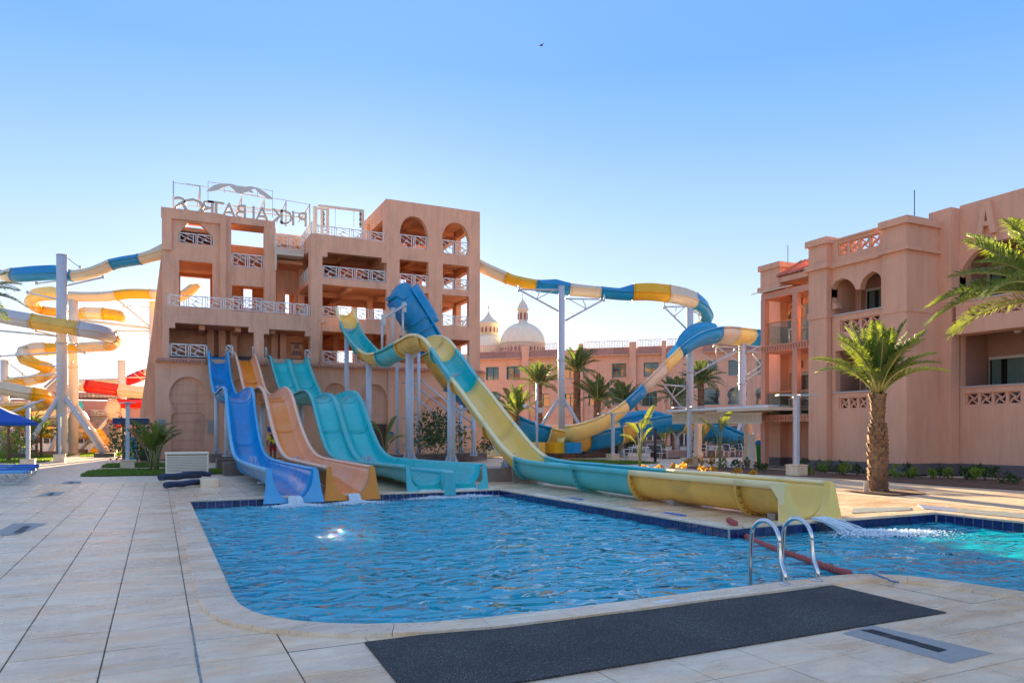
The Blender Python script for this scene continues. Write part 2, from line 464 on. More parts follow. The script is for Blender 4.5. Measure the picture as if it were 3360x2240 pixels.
# --- paving tiles: the 300 that show largest are parts, the rest one joined part
TX, TY, TS = -0.36, 5.66, 0.615
proto_tile = MB().bbox(-TS / 2 + .005, TS / 2 - .005, -TS / 2 + .005, TS / 2 - .005, -0.012, 0, 0.003).mesh('tile', DECK)
tiles = []
for i in range(-24, 28):
    for j in range(-14, 35):
        x = TX + (i + .5) * TS; y = TY + (j + .5) * TS
        if x > 16.4 or x < -15 or y > 26.9: continue
        d = sd_pool(x, y)
        if d < -0.15: continue
        dep = x * SY + y * CY
        if dep < 2.6 or (x * CY - y * SY) / dep > 0.86 or (x * CY - y * SY) / dep < -0.86: continue
        tiles.append((dep, x, y, d))
tiles.sort()
far = MB(); cnt = 0
def part_tile(mb, x, y):
    N = 12; c = TS / N
    for a in range(N):
        run = None
        for b in range(N + 1):
            ok = b < N and sd_pool(x - TS / 2 + (a + .5) * c, y - TS / 2 + (b + .5) * c) > 0.12
            if ok and run is None: run = b
            if not ok and run is not None:
                mb.add([(x - TS / 2 + a * c + (.003 if a == 0 else 0), y - TS / 2 + run * c + (.003 if run == 0 else 0), ZT), (x - TS / 2 + (a + 1) * c - (.003 if a == N - 1 else 0), y - TS / 2 + run * c + (.003 if run == 0 else 0), ZT),
                        (x - TS / 2 + (a + 1) * c - (.003 if a == N - 1 else 0), y - TS / 2 + b * c - (.003 if b == N else 0), ZT), (x - TS / 2 + a * c + (.003 if a == 0 else 0), y - TS / 2 + b * c - (.003 if b == N else 0), ZT)], [(0, 1, 2, 3)])
                run = None
for dep, x, y, d in tiles:
    partial = d < 0.12 + TS * 0.72
    if partial:
        corners = [sd_pool(x + sx * TS / 2, y + sy * TS / 2) for sx in (-1, 1) for sy in (-1, 1)]
        partial = min(corners) < 0.12
        if max(corners) < 0.13: continue
    if cnt < 296:
        if partial:
            m_ = MB(); part_tile(m_, x, y); m_.build('tile', DECK, deck, base=(x, y, 0))
        else:
            link('tile', proto_tile, deck, (x, y, ZT + rnd.uniform(-.0015, .0015)), (rnd.uniform(-.0012, .0012), rnd.uniform(-.0012, .0012), 0))
        cnt += 1
    elif partial: part_tile(far, x, y)
    else:
        z = ZT + rnd.uniform(-.0015, .0015)
        far.box(x - TS / 2 + .005, x + TS / 2 - .005, y - TS / 2 + .005, y + TS / 2 - .005, z - .012, z)
far.build('tile_field', DECK, deck, kind='stuff')

# --- pool: basin, waterline tiles, coping stones, water
PT = mat('navy_glazed_tile', (0.010, 0.022, 0.11), 0.12, 0.3, 5, coat=0.5, tvar=0.3)
PG = mat('pale_tile_grout', (0.50, 0.50, 0.46), 0.8, 0.15, 6)
BASIN = mat('basin_mosaic', (0.02, 0.55, 0.75), 0.5, 0.12, 1.5)
WL = -0.20
pool = thing('swimming_pool', (4.5, 12, 0), 'L-shaped blue swimming pool with navy waterline tiles and stone coping', 'swimming pool')
mb = MB(); n = len(INNER); a = INNER
for i in range(n):
    j = (i + 1) % n
    mb.add([(*a[i], -1.25), (*a[j], -1.25), (*a[j], WL - .03), (*a[i], WL - .03)], [(0, 1, 2, 3)])
flat(mb, INNER, [], -1.25)
mb.build('basin', BASIN, pool)
mb = MB()
for i in range(n):
    j = (i + 1) % n
    mb.add([(*a[i], WL - .04), (*a[j], WL - .04), (*a[j], -0.03), (*a[i], -0.03)], [(0, 1, 2, 3)])
mb.build('grout_wall', PG, pool)
tl = MB().bbox(-.085, .085, -.006, .006, -.08, .075, 0.003).mesh('navy_tile', PT)
def tile_run(p, q, step=0.185, skip=()):
    p = Vector(p); q = Vector(q); L_ = (q - p).length; k = max(1, round(L_ / step)); ang = math.atan2(q.y - p.y, q.x - p.x)
    for i in range(k):
        c = p.lerp(q, (i + .5) / k)
        link('navy_tile', tl, pool, (c.x - 4.5, c.y - 12, -.125), (0, 0, ang), (L_ / k / .185, 1, 1))
tile_run((0.68, 18.97), (8.71, 18.97)); tile_run((8.71, 18.95), (8.71, 9.66)); tile_run((8.74, 9.63), (14.08, 9.63)); tile_run((14.09, 9.6), (14.09, 5.6))
# coping stones
def coping_run(ip, op, z0=-0.06, z1=0.0, step=0.9):
    """stones between inner line ip and outer line op (same number of points)"""
    L1 = [0]
    for i in range(1, len(ip)): L1.append(L1[-1] + math.dist(ip[i], ip[i - 1]))
    tot = L1[-1]; k = max(1, round(tot / step))
    def at(line, s):
        for i in range(1, len(L1)):
            if s <= L1[i] + 1e-6:
                t = (s - L1[i - 1]) / max(1e-6, L1[i] - L1[i - 1])
                return (line[i - 1][0] + (line[i][0] - line[i - 1][0]) * t, line[i - 1][1] + (line[i][1] - line[i - 1][1]) * t)
        return line[-1]
    for b in range(k):
        s0, s1 = tot * b / k + .0025, tot * (b + 1) / k - .0025
        ss = [s0] + [s for s in L1 if s0 + .02 < s < s1 - .02] + [s1]
        m_ = MB(); vs = []
        for s in ss:
            i_, o_ = at(ip, s), at(op, s)
            ex = ((i_[0] - o_[0]) * .06, (i_[1] - o_[1]) * .06)
            vs += [(i_[0] + ex[0], i_[1] + ex[1], z0 + .02), (i_[0] + ex[0], i_[1] + ex[1], z1 - .008), (i_[0], i_[1], z1), (o_[0] - ex[0] * .6 + ex[0] * .6, o_[1], z1), (o_[0], o_[1], z0)]
        fs = []
        for q in range(len(ss) - 1):
            for r_ in range(5):
                r2 = (r_ + 1) % 5
                fs.append((q * 5 + r_, q * 5 + r2, (q + 1) * 5 + r2, (q + 1) * 5 + r_))
        fs += [tuple(range(4, -1, -1)), tuple(range((len(ss) - 1) * 5, len(ss) * 5))]
        m_.add(vs, fs)
        m_.build('coping_stone', COPING, pool)
W = 0.30
coping_run([(0.66 , 18.98 + W), (0.65, 7.7)], [(0.66 - W, 18.98 + W), (0.65 - W, 7.7)])
near_in = INNER[24:23:-1] + INNER[23:5:-1]
near_out = [OUTER[i] for i in range(24, 5, -1)]
coping_run([INNER[i] for i in range(24, 4, -1)], [OUTER[i] for i in range(24, 4, -1)], step=0.75)
coping_run([(0.68, 18.98), (9.02, 18.98)], [(0.68, 18.98 + W), (9.02, 18.98 + W)])
coping_run([(8.72, 18.97), (8.72, 9.64)], [(8.72 + W, 18.97), (8.72 + W, 9.64)])
coping_run([(9.03, 9.64), (14.1 , 9.64)], [(9.03, 9.64 + W), (14.1 , 9.64 + W)])
coping_run([(14.1, 9.64 + W), (14.1, 2.6)], [(14.1 + W, 9.64 + W), (14.1 + W, 2.6)])
# water surface
wm = bpy.data.materials.new('pool_water'); wm.use_nodes = True
n_ = wm.node_tree.nodes; L = wm.node_tree.links; n_.clear()
out = n_.new('ShaderNodeOutputMaterial')
geo = n_.new('ShaderNodeNewGeometry')
def wnoise(scale, det, sx=1, sy=1, rot=0.0, dist=0.0):
    mp = n_.new('ShaderNodeMapping'); mp.inputs['Scale'].default_value = (sx, sy, 1); mp.inputs['Rotation'].default_value = (0, 0, rot)
    L.new(geo.outputs['Position'], mp.inputs[0])
    t = n_.new('ShaderNodeTexNoise'); t.inputs['Scale'].default_value = scale; t.inputs['Detail'].default_value = det; t.inputs['Distortion'].default_value = dist
    t.inputs['Roughness'].default_value = 0.5
    L.new(mp.outputs[0], t.inputs['Vector']); return t.outputs['Fac']
w1 = wnoise(2.3, 0.8, 1, 1.5, 0.4, 0.9)
bp = n_.new('ShaderNodeBump'); bp.inputs['Strength'].default_value = 1.0; bp.inputs['Distance'].default_value = 0.20
L.new(w1, bp.inputs['Height'])
fr = n_.new('ShaderNodeFresnel'); fr.inputs['IOR'].default_value = 1.85; L.new(bp.outputs[0], fr.inputs['Normal'])
gl = n_.new('ShaderNodeBsdfGlossy'); gl.inputs['Roughness'].default_value = 0.015; L.new(bp.outputs[0], gl.inputs['Normal'])
tr = n_.new('ShaderNodeBsdfTransparent'); tr.inputs['Color'].default_value = (0.20, 0.80, 0.95, 1)
df = n_.new('ShaderNodeBsdfDiffuse'); df.inputs['Color'].default_value = (0.0, 0.46, 0.60, 1)
m1 = n_.new('ShaderNodeMixShader'); m1.inputs[0].default_value = 0.8; L.new(tr.outputs[0], m1.inputs[1]); L.new(df.outputs[0], m1.inputs[2])
m2 = n_.new('ShaderNodeMixShader'); L.new(fr.outputs[0], m2.inputs[0]); L.new(m1.outputs[0], m2.inputs[1]); L.new(gl.outputs[0], m2.inputs[2])
L.new(m2.outputs[0], out.inputs[0])
from mathutils import noise as mnoise
mb = MB()
st = 0.07; x0, x1, y0, y1 = 0.55, 14.2, 2.6, 19.05
nx = int((x1 - x0) / st) + 1; ny = int((y1 - y0) / st) + 1
idx = {}
SPL = [(3.0, 17.9), (4.75, 18.2), (7.0, 18.1), (8.1, 18.1), (10.9, 8.6)]
for i in range(nx):
    for j in range(ny):
        x = x0 + i * st; y = y0 + j * st
        if sd_pool(x, y) > 0.1: continue
        h = 0.0
        h += 0.030 * mnoise.noise(Vector((x * 1.1 + y * .3, y * 1.6, 0.3)))
        h += 0.020 * mnoise.noise(Vector((x * 2.3 - y * .4 + 7, y * 3.4 + 3, 1.7)))
        h += 0.0015 * mnoise.noise(Vector((x * 5 + 3, y * 6.5, 4.1)))
        for cx, cy in SPL:
            r = math.hypot(x - cx, y - cy)
            h += 0.014 * math.exp(-r * 0.55) * math.sin(r * 9)
            h += 0.03 * math.exp(-(r / 0.5) ** 2) * (0.5 + mnoise.noise(Vector((x * 14, y * 14, 2))))
        idx[i, j] = len(mb.v); mb.v.append((x, y, WL + h))
for i in range(nx - 1):
    for j in range(ny - 1):
        q = [(i, j), (i + 1, j), (i + 1, j + 1), (i, j + 1)]
        if all(k in idx for k in q):
            mb.f.append([idx[k] for k in q]); mb.sm.append(True); mb.m.append(0)
mb.build('pool_water', wm, kind='structure')
# ================================================================== SLIDE TOWER
TF = Plane(0, 48, 1, 0)                # front of the tower
def a_(px, py=1200): return TF.at(px, py)[0]
def z_(px, py): return TF.at(px, py)[1]
def rect(pl, x0, x1, yt, yb):
    """opening given by photo columns x0..x1, top and bottom row at its left edge"""
    A0, A1 = pl.at(x0, 0)[0], pl.at(x1, 0)[0]
    return [(A0, pl.at(x0, yb)[1]), (A1, pl.at(x0, yb)[1]), (A1, pl.at(x0, yt)[1]), (A0, pl.at(x0, yt)[1])]
def corb(pl, x0, x1, yt, yb, s=0.32):
    (A0, Z0), (A1, _), (_, Z1), _ = rect(pl, x0, x1, yt, yb)
    return [(A0, Z0), (A1, Z0), (A1, Z1 - s), (A1 - s, Z1 - s), (A1 - s, Z1), (A0 + s, Z1), (A0 + s, Z1 - s), (A0, Z1 - s)]
tower = thing('slide_tower', (10.5, 52, 0), 'terracotta pink open slide tower of five storeys with a mirrored sign on its roof', 'tower')

# ---- railing in the maze pattern
def railing(pl, a0, a1, zb, zt, n, parent, name='railing', mt=RAILW):
    mb = MB(); w_ = a1 - a0; H_ = zt - zb
    k = max(1, round(w_ / 1.02)); pw = w_ / k; t = 0.022
    def hb(x0, x1, z, th=0.045): mb.pbox(pl, x0, x1, z - th / 2, z + th / 2, n - t, n + t)
    def vb(x, z0, z1, th=0.045): mb.pbox(pl, x - th / 2, x + th / 2, z0, z1, n - t, n + t)
    def dg(xa, za, xb, zb_): mb.bar(pl.P(xa, za, n), pl.P(xb, zb_, n), 0.036, 0.036)
    hb(a0, a1, zt - .03, .06); hb(a0, a1, zb + .06)
    vb(a0 + .025, zb, zt); vb(a1 - .025, zb, zt)
    for i in range(k):
        l = a0 + i * pw; q = l + pw * .10; r = l + pw * .86
        if i: vb(l, zb, zt)
        vb(q, zb + .06, zt - .03); vb(r, zb + .06, zt - .03)
        b, tp = zb + .08, zt - .06; W_ = r - q; T = tp - b
        def pt(u, v): return (q + u * W_, b + v * T)
        for (u0, v0), (u1, v1) in (((0, .30), (.62, .0)), ((.38, 1), (1, .68)), ((0, .88), (.72, .38)), ((.22, .20), (.62, .70)), ((.50, .62), (1, .28)), ((.30, .30), (.50, .0))):
            dg(*pt(u0, v0), *pt(u1, v1))
    return mb.build(name, mt, parent)
def rl(pl, x0, x1, yt, yb, n=0.12, parent=None):
    """railing from photo columns and rows"""
    A0, A1 = pl.at(x0, 0)[0], pl.at(x1, 0)[0]
    return railing(pl, A0, A1, pl.at(x0, yb)[1], pl.at(x0, yt)[1], n, parent or tower)

# ---- ground floor: grooved wall with blind arches, door and clay tile string course
zt0 = 5.72
base_out = [(-0.16, 0), (20.9, 0), (20.9, zt0), (-0.16, zt0)]
def arch_px(x0, x1, ys, ya, horse, zb=0.06, neckpx=None):
    A0, A1 = a_(x0), a_(x1); c = (x0 + x1) / 2
    return archpts(A0, A1, zb, z_(c, ys), z_(c, ya), 9, horse, None if neckpx is None else z_(c, neckpx))
N1 = arch_px(555, 677, 1300, 1236, 0.32, neckpx=1352)
N2 = arch_px(742, 850, 1300, 1243, 0.30, neckpx=1352)
N3 = arch_px(1060, 1142, 1310, 1256, 0.25, neckpx=1358)
N4 = arch_px(1184, 1272, 1315, 1260, 0.0)
N5 = arch_px(1380, 1494, 1365, 1302, 0.0)
niches = [N1, N2, N3, N4, N5]
mb = MB(); mb.prism(TF, base_out, niches, 0, 0.34)
mb.build('wall', STUCCO, tower, label='ground floor wall with blind horseshoe arches')
# grooved infill boards of render inside the arches
for k, nc in enumerate(niches):
    A0, A1 = min(p[0] for p in nc), max(p[0] for p in nc); zt = max(p[1] for p in nc); z = 0.0; mbn = MB()
    while z < zt + .1:
        mbn.pbox(TF, A0 - .1, A1 + .1, z + .012, z + .535, .25, .33); z += .552
    mbn.pbox(TF, A0 - .1, A1 + .1, 0, zt + .2, .285, .335)
    mbn.build('niche_panel', STUCCO, tower)
mb = MB()
mb.pbox(TF, a_(1222), a_(1269), 0.1, 2.15, .12, .249)
mb.build('door', mat('brown_door', (0.07, 0.03, 0.02), 0.5, 0.2, 3), tower)
# grooved pilaster block right of the third arch
A0, A1 = a_(1271), a_(1380); mb = MB(); z = .45
for (A0, A1) in ((a_(1272), a_(1379)), (a_(1496), 20.9)):
    z = .45
    while z < 5.3:
        mb.pbox(TF, A0, A1, z, z + .50, -.07, -.001); z += .53
    mb.pbox(TF, A0 + .02, A1 - .02, .45, 5.35, -.045, -.002)
mb.build('pilaster', STUCCO, tower)
mb = MB()
for x in (a_(530), a_(690), a_(852)):
    A = x; zc = z_(530, 1398)
    mb.pbox(TF, A - .17, A + .19, zc - .42, zc + .42, -.045, -.002)
    for i in range(3):
        for j in range(6):
            cx, cz = A + .01 + (i - 1) * .11, zc + (j - 2.5) * .13
            mb.bar(TF.P(cx - .045, cz - .055, -.055), TF.P(cx + .045, cz + .055, -.055), .018, .02)
            mb.bar(TF.P(cx + .045, cz - .055, -.055), TF.P(cx - .045, cz + .055, -.055), .018, .02)
mb.build('lattice_lamp', mat('pale_lattice', (0.42, 0.40, 0.37), .6), tower)
def xat(px, Y): return Plane(0, Y, 1, 0).at(px, 0)[0]
GAPS = [(xat(680, 48) - .1, xat(682, 48) + 1.35), (xat(766, 48) - .1, xat(767, 48) + 1.35), (xat(879, 48) - .1, xat(880, 48) + 2.5)]
SOLID = list(zip([-.14] + [g[1] for g in GAPS], [g[0] for g in GAPS] + [20.88]))
mb = MB(); [mb.pbox(TF, g0, g1, zt0, zt0 + .06, -.24, .2) for g0, g1 in SOLID]; mb.build('cornice', STUCCO, tower)
tm = MB(); n6 = 5
vs = []; fs = []
for y_, z0 in ((-.42, 0), (.05, .16)):
    for q in range(n6 + 1):
        t = math.pi * q / n6; vs.append((-.088 * math.cos(t), y_, z0 + .075 * math.sin(t)))
for q in range(n6): fs.append((q, q + 1, n6 + 2 + q, n6 + 1 + q))
fs.append(tuple(range(n6, -1, -1)))
tm.add(vs, fs, True); tile_me = tm.mesh('roof_tile', TERRAD)
k = int(21.0 / .182)
for i in range(k):
    if any(g0 < -.1 + (i + .5) * .182 < g1 for g0, g1 in GAPS): continue
    link('roof_tile', tile_me, tower, (-.1 + (i + .5) * .182 - 10.5, 48 - 52 + rnd.uniform(-.015, .01), zt0 + .07), (0, 0, 0))
mb = MB(); [mb.pbox(TF, g0, g1, zt0 + .065, zt0 + .09, -.34, .1) for g0, g1 in SOLID]; mb.build('tile_bed', TERRAD, tower)

# ---- levels
ZL1 = zt0 + .12                                      # floor of the first open storey
ZL2b, ZL2t = z_(533, 1054), z_(533, 1004)            # terrace band
band_top = ZL2t
zC0 = z_(1020, 765); zC1 = z_(1267, 652)             # parapet tops of the middle and of the tall block
AE = a_(1020); AM = a_(1267); AR = 20.58
# front wall of the left wing, first open storey with its terrace parapet
O1 = corb(TF, 555, 834, 1057, 1172); O2 = corb(TF, 866, 1019, 1078, 1175)
mb = MB(); mb.prism(TF, [(a_(533), ZL1 - .12), (AE + .05, ZL1 - .12), (AE + .05, band_top), (a_(533), band_top)], [O1, [(x, z) for x, z in O2]], 0.002, .42)
mb.build('wall', STUCCO, tower, label='front wall of the first open storey and its terrace parapet')
rl(TF, 550, 1018, 963, 1003)
rl(TF, 556, 680, 1125, 1168); rl(TF, 741, 766, 1131, 1172, .1); rl(TF, 825, 836, 1136, 1174, .1); rl(TF, 866, 879, 1139, 1176, .1); rl(TF, 1000, 1022, 1146, 1188, .1)
# middle and tall block front
def R_(*a): return rect(TF, *a)
holes = [corb(TF, 1058, 1269, 825, 909), R_(1311, 1406, 850, 932), R_(1453, 1539, 865, 946),
         R_(1058, 1269, 932, 1038), R_(1309, 1406, 955, 1052), R_(1451, 1539, 966, 1066),
         R_(1058, 1269, 1085, 1187), R_(1311, 1406, 1100, 1190), R_(1453, 1540, 1111, 1192)]
def oval(x0, x1, yb, yw, ya):
    A0, A1 = a_(x0), a_(x1); c = (A0 + A1) / 2; h = (A1 - A0) / 2
    zb, zw, za = z_(x0, yb), z_(x0, yw), z_(x0, ya)
    pts = [(c - h * .82, zb), (c + h * .82, zb)]
    for i in range(1, 5): t = i / 4; pts.append((c + h * (.82 + .18 * math.sin(t * math.pi / 2)), zb + (zw - zb) * t))
    for i in range(1, 10):
        t = i / 9; pts.append((c + h * math.cos(t * math.pi / 2) ** .8 if i < 9 else c, zw + (za - zw) * math.sin(t * math.pi / 2) ** 1.1 if i < 9 else za))
    return pts + [(2 * c - x, z) for x, z in reversed(pts[2:-1])]
holes += [oval(1311, 1406, 811, 775, 704), oval(1450, 1541, 829, 792, 725)]
outl = [(AE, ZL1 - .12), (AR, ZL1 - .12), (AR, zC1), (AM, zC1), (AM, zC0), (AE, zC0)]
mb = MB(); mb.prism(TF, outl, holes, -0.002, .42)
mb.build('wall', STUCCO, tower, label='front wall of the tall right block with two pointed oval arches')
rl(TF, 1040, 1267, 736, 768); rl(TF, 1311, 1406, 766, 810); rl(TF, 1450, 1541, 784, 830)
rl(TF, 1058, 1269, 869, 908); rl(TF, 1311, 1406, 895, 931); rl(TF, 1453, 1539, 909, 945)
rl(TF, 1058, 1269, 1003, 1037); rl(TF, 1311, 1406, 1018, 1050); rl(TF, 1451, 1539, 1031, 1065)
rl(TF, 1058, 1269, 1150, 1187); rl(TF, 1453, 1540, 1160, 1192)
# drainpipe
mb = MB(); mb.tube([TF.P(a_(1066), z_(1066, 1057), -.08), TF.P(a_(1049), z_(1049, 1060), -.1), TF.P(a_(1049), ZL1 + .1, -.1)], .07, 8); mb.build('drainpipe', STUCCO, tower)

# ---- left wing above the terrace, set back
WB = TF.off(2.4)
def aw(px): return WB.at(px, 0)[0]
def zw_(px, py): return WB.at(px, py)[1]
ztop = zw_(533, 682)
hexo = [(aw(584), zw_(620, 797)), (aw(701), zw_(620, 797)), (aw(701), zw_(620, 771)), (aw(657), zw_(620, 729)), (aw(620), zw_(620, 729)), (aw(584), zw_(620, 771))]
Wh = [hexo, rect(WB, 588, 698, 853, 1004), rect(WB, 759, 867, 731, 872), rect(WB, 761, 867, 934, 1020)]
mb = MB(); mb.prism(WB, [(aw(531), ZL2b), (aw(903), ZL2b), (aw(903), ztop), (aw(531), ztop)], Wh, 0, .45)
mb.build('wall', STUCCO, tower, label='upper wall of the left wing with a hexagonal window')
mb = MB()
mb.pbox(WB, aw(528), aw(722), ztop - .62, ztop + .02, -.16, -.002)
mb.pbox(WB, aw(531), aw(563), zw_(563, 822), ztop - .62, -.16, -.002)
mb.pbox(WB, aw(722), aw(741), ZL2b + .02, ztop - .001, -.22, -.002)
mb.pbox(WB, aw(867), aw(903) + .02, ZL2b + .02, ztop - .5, -.12, -.002)
mb.build('pilaster', STUCCO, tower)
rl(WB, 584, 701, 760, 797, .1); rl(WB, 759, 867, 828, 872, .1); rl(WB, 761, 867, 970, 1018, .1); 
# ribbed wall set back further between wing and middle block
WC = TF.off(5.0)
def ac(px): return WC.at(px, 0)[0]
Ch = [rect(WC, 933, 968, 963, 1040), rect(WC, 975, 1012, 970, 1040)]
mb = MB(); mb.prism(WC, [(aw(903) - .3, ZL2b - .1), (ac(1035), ZL2b - .1), (ac(1035), ztop - .35), (aw(903) - .3, ztop - .35)], Ch, 0, .3)
mb.pbox(WC, aw(903) - .3, ac(1035), ztop - .9, ztop - .15, -.25, -.002)
mb.pbox(WC, ac(906), ac(934), ZL2b, ztop - 3.0, -.3, -.002)
mb.build('wall', STUCCO, tower, label='set back wall between the two blocks')
# projecting steel balcony
BP = TF.off(1.9); bz = BP.at(902, 815)[1]; b0, b1 = BP.at(902, 0)[0], BP.at(998, 0)[0]
mb = MB(); mb.pbox(BP, b0, b1, bz - .35, bz, 0, 3.0); mb.pbox(BP, b0 - .04, b1 + .04, bz - .12, bz - .04, -.04, 3.0)
mb.add([BP.P(b0 + .02, bz - .35, .05), BP.P(b0 + .02, bz - 1.35, .25), BP.P(b0 + .02, bz - 1.25, .6), BP.P(b0 + .02, bz - .35, 2.8), BP.P(b0 + .14, bz - .35, .05), BP.P(b0 + .14, bz - 1.35, .25), BP.P(b0 + .14, bz - 1.25, .6), BP.P(b0 + .14, bz - .35, 2.8)],
       [(0, 1, 2, 3), (7, 6, 5, 4), (0, 4, 5, 1), (1, 5, 6, 2), (2, 6, 7, 3)])
mb.build('steel_balcony', CREAM, tower)
railing(BP, b0, b1, bz + .02, bz + .92, .03, tower)
SD = Plane(b0, 49.9, 0, 1)
railing(Plane(b0 + .02, 49.9, 0, 1), 0, 2.6, bz + .02, bz + .92, 0, tower)

# ---- side faces, floors and inner walls
YB = 57.0                                            # rear face
Lx = Plane(AE, 48, 0, 1)                             # left face of the middle block, local a = y - 48
lv = [ZL1, z_(1058, 1038) , z_(1058, 909), zC0]
def ly(py, px=1020): return z_(px, py)
sh = []
for zt, zb in ((ly(815), ly(905)), (ly(922), ly(1030)), (ly(1078), ly(1182))):
    sh.append([(.9, zb), (4.6, zb), (4.6, zt), (.9, zt)])
mb = MB(); mb.prism(Lx, [(.42, ZL1 - .1), (8.8, ZL1 - .1), (8.8, zC0 - .002), (.42, zC0 - .002)], sh, 0.003, .4)
mb.build('wall', STUCCO, tower, label='left face of the middle block')
for zb in (ly(905), ly(1030)): railing(Lx, .9, 4.6, zb, zb + .85, .1, tower)
railing(Lx, .1, 5.0, zC0, zC0 + .8, .1, tower)
Tx = Plane(AM, 48, 0, 1)
zr = zC1
tl_ = [(.42, zC0 - .4), (.42, zr - .002), (6.0, zr - .002), (6.0, zC0 - .4)]
mb = MB(); mb.prism(Tx, [(.42, zC0 - 3.0), (6.2, zC0 - 3.0), (6.2, zr - .002), (.42, zr - .002)], [[(.9, zC0 - .3), (5.3, zC0 - .3), (5.3, zr - 1.2), (.9, zr - 1.2)]], 0.003, .35)
mb.build('wall', STUCCO, tower, label='left face of the tall block')
Rx = Plane(AR, 48, 0, 1)
rh = []
for zt, zb in ((z_(1490, 735), z_(1490, 828)), (z_(1453, 866), z_(1453, 945)), (z_(1451, 966), z_(1451, 1066)), (z_(1453, 1112), z_(1453, 1190))):
    rh.append([(.9, zb), (3.6, zb), (3.6, zt), (.9, zt)]); rh.append([(4.4, zb), (7.6, zb), (7.6, zt), (4.4, zt)])
mb = MB(); mb.prism(Rx, [(.42, 0), (8.8, 0), (8.8, zC1 - .002), (.42, zC1 - .002)], rh, -.4, -.003)
mb.build('wall', STUCCO, tower, label='right end wall with open bays')
for q in rh: railing(Rx, q[0][0], q[1][0], q[0][1], q[0][1] + .85, -.2, tower)
def slab(a0, a1, y0, y1, z0, z1, name='floor_slab', m=SOFFIT):
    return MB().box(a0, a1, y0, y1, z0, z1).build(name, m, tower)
slab(a_(533) + .02, AR - .41, 48.43, YB, ZL1 - .14, ZL1 + .02)
slab(a_(533) + .02, AE - .01, 48.43, YB, ZL2b + .02, ZL2b + .32)
zm = [z_(1058, 1038), z_(1058, 909), zC0 - .35]
for z in zm: slab(AE + .41, AM, 48.43, YB - .3, z - .3, z - .05)
zt_ = [z_(1311, 1052), z_(1311, 932), z_(1311, 811)]
for z in zt_: slab(AM + .01, AR - .41, 48.43, YB - .3, z - .3, z - .05)
slab(AM + .36, AR - .41, 48.43, YB - .5, zC1 - .6, zC1 - .35)
zg = zw_(588, 812)
slab(aw(531) + .05, AE - .01, 50.9, YB, zg - .25, zg - .02)
slab(aw(531) + .05, aw(740), 50.9, YB, ztop - 1.15, ztop - .9)
# beams under the slabs
mb = MB()
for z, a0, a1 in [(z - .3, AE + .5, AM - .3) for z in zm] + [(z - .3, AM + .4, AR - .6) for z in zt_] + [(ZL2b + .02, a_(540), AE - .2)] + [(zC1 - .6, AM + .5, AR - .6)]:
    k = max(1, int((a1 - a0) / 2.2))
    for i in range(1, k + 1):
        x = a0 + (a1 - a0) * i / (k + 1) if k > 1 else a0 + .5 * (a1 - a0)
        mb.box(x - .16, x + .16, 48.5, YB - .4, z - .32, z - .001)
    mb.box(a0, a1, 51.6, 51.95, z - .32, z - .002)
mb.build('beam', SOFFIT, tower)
# columns inside
mb = MB()
for x in (a_(700), a_(740), a_(780), a_(920), a_(950)): mb.box(x - .2, x + .2, 50.6, 51.0, ZL1, ZL2b)
for x in (AM, ): mb.box(x - .2, x + .2, 52.2, 52.6, ZL1, zC1 - .6)
for x in (a_(1160), a_(1440)): mb.box(x - .17, x + .17, 53.5, 53.9, ZL1, zC0 - .4)
mb.build('column', STUCCO, tower)
# recess back wall behind the first open storey of the left wing
mb = MB(); mb.box(a_(548), AE, 51.3, 51.5, ZL1, ZL2b); mb.build('wall', STUCCO, tower, label='back wall of the first open storey')
mb = MB(); mb.box(a_(548), AE, 51.2, 51.29, ZL1, ZL1 + .75); mb.build('wall_band', PLINTH, tower)
# rear wall with openings to the sky
RB = Plane(0, YB, 1, 0)
def rr(x0, x1, y0, y1):
    (A0, Z1), (A1, Z0) = RB.at(x0, y0), RB.at(x1, y1)
    return [(A0, Z0), (A1, Z0), (A1, Z1), (A0, Z1)]
RH = [rr(592, 690, 905, 1020), rr(799, 828, 946, 1012), rr(762, 812, 820, 866),
      rr(934, 966, 964, 1030), rr(1098, 1156, 978, 1044), rr(1172, 1206, 1000, 1050), rr(1228, 1262, 975, 1048), rr(1246, 1266, 905, 925),
      rr(1312, 1330, 948, 970), rr(1385, 1402, 905, 940), rr(1312, 1335, 905, 930), 
      rr(1100, 1140, 1150, 1190), rr(1145, 1160, 1150, 1190), rr(1360, 1400, 1010, 1048), rr(1316, 1340, 1010, 1048)]
mb = MB(); zt_r = zC1 - .4
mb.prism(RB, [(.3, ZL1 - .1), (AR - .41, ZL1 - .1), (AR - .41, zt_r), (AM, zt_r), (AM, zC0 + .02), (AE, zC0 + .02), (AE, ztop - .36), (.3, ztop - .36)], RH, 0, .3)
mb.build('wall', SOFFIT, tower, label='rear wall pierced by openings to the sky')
# battered buttress on the left side
Bx = Plane(0, 50.9, 1, 0)
pts = [Bx.at(px, py) for px, py in ((534, 690), (533, 808), (521, 900), (508, 1000), (497, 1100), (482, 1200), (468, 1300), (452, 1400), (444, 1470))]
zb0 = 0.0
out_ = [(.45, 0), (.45, ztop - .1)] + [(a, z) for a, z in pts] + [(pts[-1][0] - .12, 0)]
out_ = out_[::-1]
mb = MB(); mb.prism(Bx, out_, [], 0, 6.1); mb.build('buttress', STUCCO, tower)
mb = MB(); mb.box(-.16, .3, 48.23, 57.2, 0, zt0 - .01); mb.box(.3, .5, 48.43, 51.3, zt0, ZL2b + .2); mb.build('wall', STUCCO, tower, label='left return wall of the ground floor')
